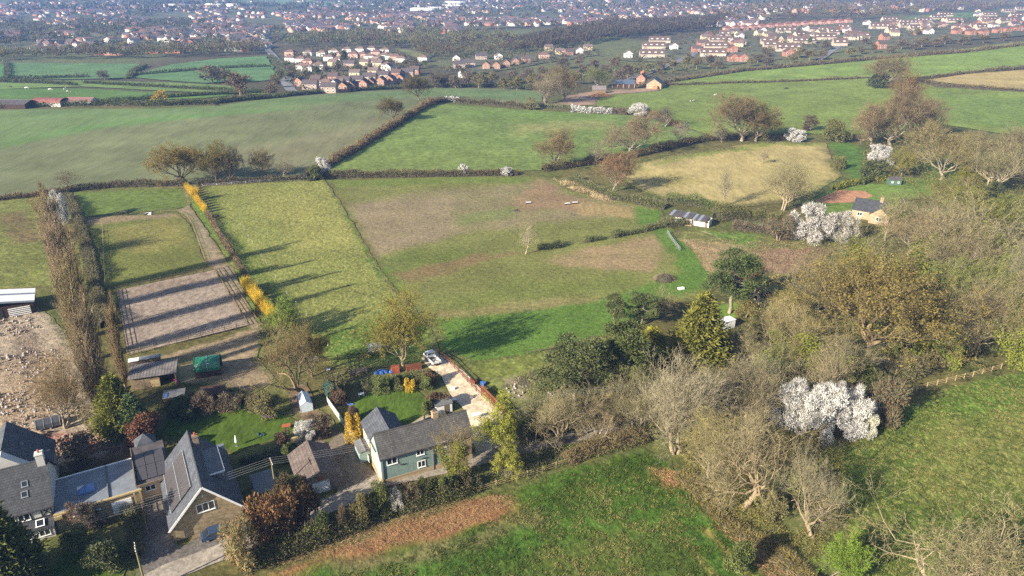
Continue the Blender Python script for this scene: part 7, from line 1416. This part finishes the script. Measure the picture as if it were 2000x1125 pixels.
for i in range(15):
    x = 1416 + i*17; y = 62 - i*1.15; estate('pink_brick', x, y, 14, 'pink brick house in the top row of the hillside estate', 'top row of pink brick houses')
# town further out: the nearest roofs as houses, the rest as one mass
rngT = np.random.default_rng(42); TOWN = []
def pvec(px, py):
    """many photo pixels at once -> points on the far terrain"""
    T = np.geomspace(300, 9000, 260); a = (px-1000)/FPX; b = -(py-562.5)/FPX; dy = math.cos(PITCH)+b*math.sin(PITCH); dz = -math.sin(PITCH)+b*math.cos(PITCH); X = a[:, None]*T; Y = dy[:, None]*T; g = HC+dz[:, None]*T-height(X, Y); i = np.maximum(1, np.argmax(g < 0, 1)); r = np.arange(len(px)); f = g[r, i-1]/(g[r, i-1]-g[r, i]+1e-9); t = T[i-1]+(T[i]-T[i-1])*np.clip(f, 0, 1)
    x, y = a*t, dy*t; z = height(x, y); return [Vector(q) for q in zip(x, y, z)]
def town_mass():
    V = []; F = []; Cc = []; n0 = 0; n = 0
    zones = [(-60,560,32,100,1500,(.55,.3,.15)),(560,900,24,66,1100,(.35,.35,.3)),(860,1500,8,52,1300,(.3,.45,.25)),(1280,2000,4,26,160,(.4,.4,.2)),(0,900,4,30,900,(.5,.3,.2)),(900,1300,0,14,400,(.4,.4,.2))]
    walls = np.array([C(226,218,206), C(214,176,156), C(190,132,112)]); roofs = np.array([C(112,106,112), C(132,112,108), C(150,112,100), C(98,98,110)])
    for (x0, x1, y0, y1, cnt, pw) in zones:
        PX = rngT.uniform(x0, x1, cnt); PY = y0 + (y1-y0)*rngT.uniform(0, 1, cnt)**.8; Q = pvec(PX, PY)
        for k in range(cnt):
            px, py = PX[k], PY[k]
            if y0 == 32 and (py > 104 or fbm(np.array([px]), np.array([py*3]), 60, 5, 2)[0] < .40): continue
            if fbm(np.array([px]), np.array([py*4]), 45, 15, 2)[0] < .42: continue
            p = Q[k]; a = fbm(np.array([p.x]), np.array([p.y]), 200, 8, 2)[0]*6 + rngT.normal(0, .12) + (math.pi/2 if rngT.random() < .35 else 0); W = rngT.uniform(9, 18); D = rngT.uniform(7, 9); e = rngT.uniform(4.6, 5.6); r = e+rngT.uniform(2, 3)
            TOWN.append((p, a, W, D, e, r, int(rngT.choice(3, p=(.52, .28, .2))), rngT.integers(0, 4)))
    TOWN.sort(key=lambda t: t[0].y)
    for (p, a, W, D, e, r, iw, ir) in TOWN[90:]:
        c, s = math.cos(a), math.sin(a); L = [(-W/2,-D/2,-2),(W/2,-D/2,-2),(W/2,D/2,-2),(-W/2,D/2,-2),(-W/2,-D/2,e),(W/2,-D/2,e),(W/2,D/2,e),(-W/2,D/2,e),(-W/2,0,r),(W/2,0,r)]
        L += [(-W/2-.3,-D/2-.5,e-.1),(W/2+.3,-D/2-.5,e-.1),(W/2+.3,D/2+.5,e-.1),(-W/2-.3,D/2+.5,e-.1),(-W/2-.3,0,r+.2),(W/2+.3,0,r+.2)]
        V += [(p.x+x*c-y*s, p.y+x*s+y*c, p.z+z) for x, y, z in L]; b = n0
        F += [(b,b+1,b+5),(b,b+5,b+4),(b+1,b+2,b+6),(b+1,b+6,b+5),(b+2,b+3,b+7),(b+2,b+7,b+6),(b+3,b,b+4),(b+3,b+4,b+7),(b+4,b+8,b+7),(b+5,b+6,b+9),(b+10,b+11,b+15),(b+10,b+15,b+14),(b+12,b+13,b+14),(b+12,b+14,b+15)]; Cc += [walls[iw]]*10 + [roofs[ir]]*6; n0 += 16
    for (px, py, W, D, h) in ((905,16,120,50,9),(890,12,60,30,14),(830,22,70,40,8),(850,20,50,30,8),(420,14,60,30,9),(460,15,40,30,10),(345,14,60,22,8),(1400,2,70,30,8)):   # pale works and stores
        p = P(px, py); L = [(-W/2,-D/2,-3),(W/2,-D/2,-3),(W/2,D/2,-3),(-W/2,D/2,-3),(-W/2,-D/2,h),(W/2,-D/2,h),(W/2,D/2,h),(-W/2,D/2,h)]; V += [(p.x+x, p.y+y, p.z+z) for x, y, z in L]; b = n0; F += [(b,b+1,b+5),(b,b+5,b+4),(b+1,b+2,b+6),(b+1,b+6,b+5),(b+3,b,b+4),(b+3,b+4,b+7),(b+4,b+5,b+6),(b+4,b+6,b+7)]; Cc += [C(238,236,230)]*8; n0 += 8
    t = NT('town_finish'); t.col(t.new('ShaderNodeAttribute', _attribute_name='Col').outputs['Color'], .85); o = obj_of('distant_town', mesh_np('distant_town', np.array(V), np.array(F, np.int32), t.m, False, np.array(Cc))); tag(o, label='mass of small houses filling the far valley', kind='stuff')
    wm = ['white_semi', 'dark_roof', 'brick_house']
    for (p, a, W, D, e, r, iw, ir) in TOWN[:90]:
        k = wm[iw]; h = HP[k]; t = empty('house', p, a, label=cz(k) + ' among the nearest streets of the town, upper left', cat='house', group='nearest town streets: ' + cz(k)); obj_of('wall', h['w'], t); obj_of('roof', h['r'], t)
town_mass()
for (x, y, W, l, k) in ((184,108,34,'long low brick school with a flat pale roof beyond the green fields',(206,150,120)),(284,104,16,'orange brick block beside the long low school',(222,140,104)),(322,104,18,'second orange brick block right of the school',(216,138,104))):
    t = empty('school_building', P(x, y), R(-4), label=l, cat='building'); MB().box(0, W, 0, 10, -1, 4).build('wall', hmat(k), t); MB().box(-.4, W+.4, -.4, 10.4, 4.01, 4.5).build('roof', m_grey, t)
    for i in range(int(W/4)): o = window(t, 2+i*4, 0, 2.2, 2.4, 1.4, 2)
# ------------------------------------------------------------------ far trees
FT = {}
def far_proto(key, seed, leaf, n=420, tw=500, size=.9):
    rng = np.random.default_rng(seed); S = Soup(); T = Soup(); h, hw = 11., 4.6; T.add(tubes_np([((0,0,-.5),(0,0,4.5),.35,.2)] + [((0,0,3+i*.4),(math.cos(i*2.4)*2.4,math.sin(i*2.4)*2.4,6+i*.4),.14,.05) for i in range(6)], 4)); L = np.array(lobes(rng, 14, hw, h, .3)); j = rng.integers(0, 14, n); d = rdirs(n, .2, rng); c = L[j, :3] + d*(L[j, 3]*rng.uniform(.5, 1.05, n))[:, None]
    S.add(blades(c, unit(d+rng.normal(size=(n, 3))*.7), size*rng.uniform(.7, 1.5, n), size*.8, rng), 1); j = rng.integers(0, 14, tw); d = rdirs(tw, .4, rng); c = L[j, :3]+d*(L[j, 3]*rng.uniform(.2, .9, tw))[:, None]; S.add(slivers(c, d, rng.uniform(1., 2.2, tw), .22, rng), 0)
    PROTO.setdefault(key, []).append((T.mesh(key+'_trunk', [m_bark], True), S.mesh(key+'_crown', [m_twig, leaf]), h*1.02, hw*1.05))
for s in (1, 2): far_proto('far_brown', 400+s, m_rust, 200, 900); far_proto('far_green', 410+s, m_green, 500, 300); far_proto('far_dark', 420+s, m_dark, 600, 100); far_proto('far_bud', 430+s, m_bud, 420, 400)
def far_trees(lst, label, group):
    for (k, x, y, h, w, c) in lst: put('far_'+k, x, y, 0, 0, label, 'tree', c, group, hgt=h, wid=w, at=P(x, y))
far_trees([('bud',x,y,random.uniform(9,14),random.uniform(9,13),(.9,.85,.7)) for x,y in [(985,176),(1010,178),(1040,172),(960,170),(935,172),(1075,160),(1100,150),(1125,165)]], 'olive tree in the belt at the top of the crop field', 'tree belt at the top of the crop field')
far_trees([('brown',x,y,random.uniform(10,15),random.uniform(10,14),(.8,.75,.7)) for x,y in [(850,172),(870,170),(890,172),(915,168),(1000,165),(1030,160),(1060,165),(1140,150),(1160,140),(1185,150),(1200,140),(1130,130),(1100,135),(1210,165),(1225,158)]], 'brown bare tree in the belt between the crop field and the farm', 'brown trees between crop field and farm')
far_trees([('dark',x,y,random.uniform(8,12),random.uniform(7,9),(.9,.9,.9)) for x,y in [(860,168),(928,164),(945,166),(905,160),(1000,172)]], 'dark evergreen in the belt at the top of the crop field', 'dark evergreens in the tree belt')
for q_, l_ in zip([('brown',205,156,8,12,(.8,.75,.7)),('brown',415,162,14,24,(.8,.78,.65)),('brown',440,162,12,18,(.8,.78,.65)),('brown',470,188,16,18,(.8,.7,.6)),('bud',315,202,8,12,(1.6,1.4,.5)),('brown',530,188,9,10,(.8,.75,.7)),('bud',245,100,12,12,(1.2,1.1,.5)),('bud',170,104,12,12,(1.1,1.0,.5)),('bud',6,118,12,14,(1.2,1.1,.5)),('dark',672,130,16,9,(.7,.8,.8))], ['small bare tree on the hedge below the flat green field','broad bare tree in the lower corner of the playing field','bare tree right beside the broad one in the playing field','tall bare tree on the hedge near the road bend','bright yellow-green willow behind the far barns','small bare tree just left of the brick rows','yellowish tree beside the long low school','yellowish tree left of the long low school','yellowish tree at the far left edge of the green fields','tall dark cypress amid the white estate']): far_trees([q_], l_, 'lone trees beyond the crop field')
far_trees([('brown' if random.random() < .6 else 'bud',x,y,random.uniform(7,12),random.uniform(8,13),(.85,.8,.7)) for x,y in [(1240,146),(1265,142),(1290,138),(1315,140),(1340,134),(1360,136),(1385,130),(1400,134),(1465,130),(1480,122),(1500,128),(1545,124),(1560,114),(1580,120),(1605,118),(1660,112),(1680,106),(1705,104),(1740,104),(1760,96),(1785,98),(1800,92),(1825,92),(1845,86),(1880,88),(1920,84),(1960,80),(1495,112),(1610,100),(1690,88)]], 'hedgerow tree in front of the hillside estate', 'hedgerow trees below the hillside estate')
far_trees([('green' if i % 3 == 0 else 'brown',x,y,random.uniform(7,11),random.uniform(7,11),(.8,.8,.7)) for i,(x,y) in enumerate([(560,135),(572,158),(600,152),(620,150),(636,146),(660,140),(690,148),(700,142),(720,140),(760,135),(795,130),(810,135),(830,130),(790,118),(540,172),(548,160),(570,150),(600,120),(650,118),(745,128),(1345,122),(1580,90),(1546,96),(1822,60),(1790,70),(1870,52)])], 'garden tree between the estate houses', 'garden trees among the estates')
def wood(px, n, label, mats, hmin=9, hmax=15, per=70, tint=(1,1,1), size=1.5, clump=40., thr=.0):
    """a wood that reads as one mass of crowns"""
    rng = np.random.default_rng(n + per); w = [P(*p) for p in px]; poly = [(p.x, p.y) for p in w]; xs, ys = zip(*poly); X = rng.uniform(min(xs), max(xs), n*8); Y = rng.uniform(min(ys), max(ys), n*8); k = inside(poly, X, Y)
    if thr: k &= fbm(X, Y, clump, 33, 3) > thr
    X = X[k][:n]; Y = Y[k][:n]; n = len(X); S = Soup(); hh = rng.uniform(hmin, hmax, n); r = hh*rng.uniform(.33, .5, n); i = np.repeat(np.arange(n), per); m = len(i); d = rdirs(m, .35, rng); d[:, 2] = np.abs(d[:, 2])*.9 - .15; rad = rng.uniform(.6, 1.05, m)
    c = np.stack([X[i], Y[i], height(X, Y)[i] + hh[i]*.45], 1) + d*np.stack([r[i]*rad, r[i]*rad, hh[i]*.55*rad], 1); sz = size*rng.uniform(.6, 1.5, m); cls = rng.integers(0, len(mats), n)[i]; tw = rng.random(m) < .4
    for q in range(len(mats)): kk = (cls == q) & ~tw; S.add(blades(c[kk], unit(d[kk]+rng.normal(size=(kk.sum(), 3))*.6), sz[kk], sz[kk]*.8, rng), q+1)
    S.add(slivers(c[tw], unit(d[tw]+[0, 0, .6]), sz[tw]*2.2, sz[tw]*.25, rng), 0); o = obj_of('wood', S.mesh('wood', [m_twig]+mats)); o.color = (*tint, 1); tag(o, label=label, kind='stuff')
wood([(1010,104),(1100,96),(1200,80),(1300,70),(1400,58),(1420,40),(1300,46),(1180,50),(1080,72),(980,88)], 900, 'dark brown wood running down behind the hillside estate', [m_rust, m_rust, m_dark], tint=(.5,.46,.44), size=1.6, per=60)
wood([(1400,50),(1500,44),(1700,38),(1850,26),(2060,14),(2060,-2),(1800,2),(1500,12),(1400,30)], 620, 'grey-brown wood along the hilltop behind the estate', [m_rust, m_bud, m_rust], tint=(.8,.75,.68), size=2.2, per=60)
wood([(760,96),(860,92),(1000,96),(1010,84),(960,70),(800,66),(640,70),(560,80),(560,94),(640,92)], 380, 'mixed wood behind the white estate', [m_bud, m_rust, m_green], tint=(.75,.75,.65), size=1.6, per=70)
wood([(840,120),(960,110),(1060,100),(1000,96),(900,100),(800,104)], 110, 'brown thicket above the row of houses', [m_rust, m_bud], tint=(.65,.62,.55), size=1.2)
wood([(-80,122),(100,118),(300,116),(520,106),(510,96),(300,104),(100,108),(-80,112)], 260, 'belt of trees along the far edge of the green fields', [m_rust, m_bud, m_green], tint=(.75,.75,.65), size=1.3)
wood([(-120,108),(200,104),(540,96),(560,60),(300,30),(-120,34)], 900, 'trees scattered through the streets of the town', [m_rust, m_bud, m_dark], 7, 12, 36, (.65,.66,.62), 1.9, 90., .44)
wood([(560,74),(900,66),(1180,48),(1500,30),(1500,8),(900,14),(560,26)], 800, 'trees scattered across the middle of the town', [m_rust, m_bud, m_dark], 7, 12, 30, (.65,.66,.62), 2.4, 120., .44)
wood([(-200,30),(600,26),(1300,16),(2100,8),(2100,-14),(900,-12),(-200,-10)], 1500, 'trees on the far valley side', [m_rust, m_dark, m_bud], 8, 14, 22, (.65,.68,.65), 5., 260., .40)
wood([(1190,162),(1290,150),(1400,132),(1250,128),(1200,132)], 60, 'bushy scrub below the hillside terraces', [m_bud, m_green, m_rust], 3, 7, 60, (.8,.85,.7), 1., 20., .4)
for (q, n, l) in (([(545,120),(600,96),(760,96),(820,124),(800,150),(760,165),(600,182),(545,160)], 260, 'garden shrubs and low trees among the white estate'), ([(1200,122),(1250,84),(1400,60),(1600,52),(1640,100),(1500,120),(1400,130)], 300, 'garden shrubs among the left terraces of the hillside estate'), ([(1640,100),(1660,50),(1900,24),(2060,10),(2060,66),(1880,84)], 300, 'garden shrubs among the right terraces of the hillside estate'), ([(860,150),(880,112),(1000,104),(1150,90),(1180,110),(1060,130),(940,150)], 160, 'garden shrubs among the houses below the dark wood')):
    wood(q, n, l, [m_rust, m_dark, m_bud], 2.5, 6.5, 30, (.75,.72,.68), 1.1)
rg_ = random.Random(9); kk_ = ['white_gable','cream_house','brick_house','orange_brick','pink_semi','white_semi','dark_roof','short_terrace']
for (x0, x1, ya, yb, n, wh) in ((1380,1640,98,58,24,'amid the hillside estate'),(1640,1996,84,26,42,'right in the hillside estate')):
    for i in range(n):
        x = rg_.uniform(x0, x1); f_ = (x-x0)/(x1-x0); y = ya + (yb-ya)*f_*.55 - rg_.uniform(0, 30)*(.5+.5*(1-f_)); k = rg_.choice(kk_)
        estate(k, x, max(y, 16), rg_.uniform(-20, 25), cz(k) + ' ' + wh, 'hillside estate: ' + cz(k) + (' middle' if 'amid' in wh else ' right'))
# ------------------------------------------------------------------ the air over the valley
def haze():
    mb = MB().box(-9600, 9600, -60, 9600, -40, 190); m = bpy.data.materials.new('haze_air'); m.use_nodes = True; n = m.node_tree.nodes
    n.remove(n['Principled BSDF']); v = n.new('ShaderNodeVolumePrincipled'); v.inputs['Color'].default_value = (.24, .46, 1., 1); v.inputs['Density Attribute'].default_value = ''; m.cycles.homogeneous_volume = True
    v.inputs['Density'].default_value = 0.00016; v.inputs['Anisotropy'].default_value = 0.
    m.node_tree.links.new(v.outputs[0], n['Material Output'].inputs['Volume'])
    tag(mb.build('haze', m), label='thin blue haze over the whole valley', kind='stuff')
haze()
# look-alikes in a row are told apart by their place from the left
def place_labels():
    by = {}
    for o in COL.objects:
        if o.parent is None and 'label' in o.keys() and 'category' in o.keys(): by.setdefault(o['label'], []).append(o)
    for l, os_ in by.items():
        n = len(os_)
        if not 1 < n <= 30 or len(l.split()) > 13: continue
        os_.sort(key=lambda o: o.location.x / max(1., depth(o.location)))
        for i, o in enumerate(os_):
            k = i + 1; w = 'leftmost' if i == 0 else 'rightmost' if k == n else '%d%s from left' % (k, {1: 'st', 2: 'nd', 3: 'rd'}.get(k % 10 if k not in (11, 12, 13) else 0, 'th'))
            o['label'] = l + ', ' + w
place_labels()
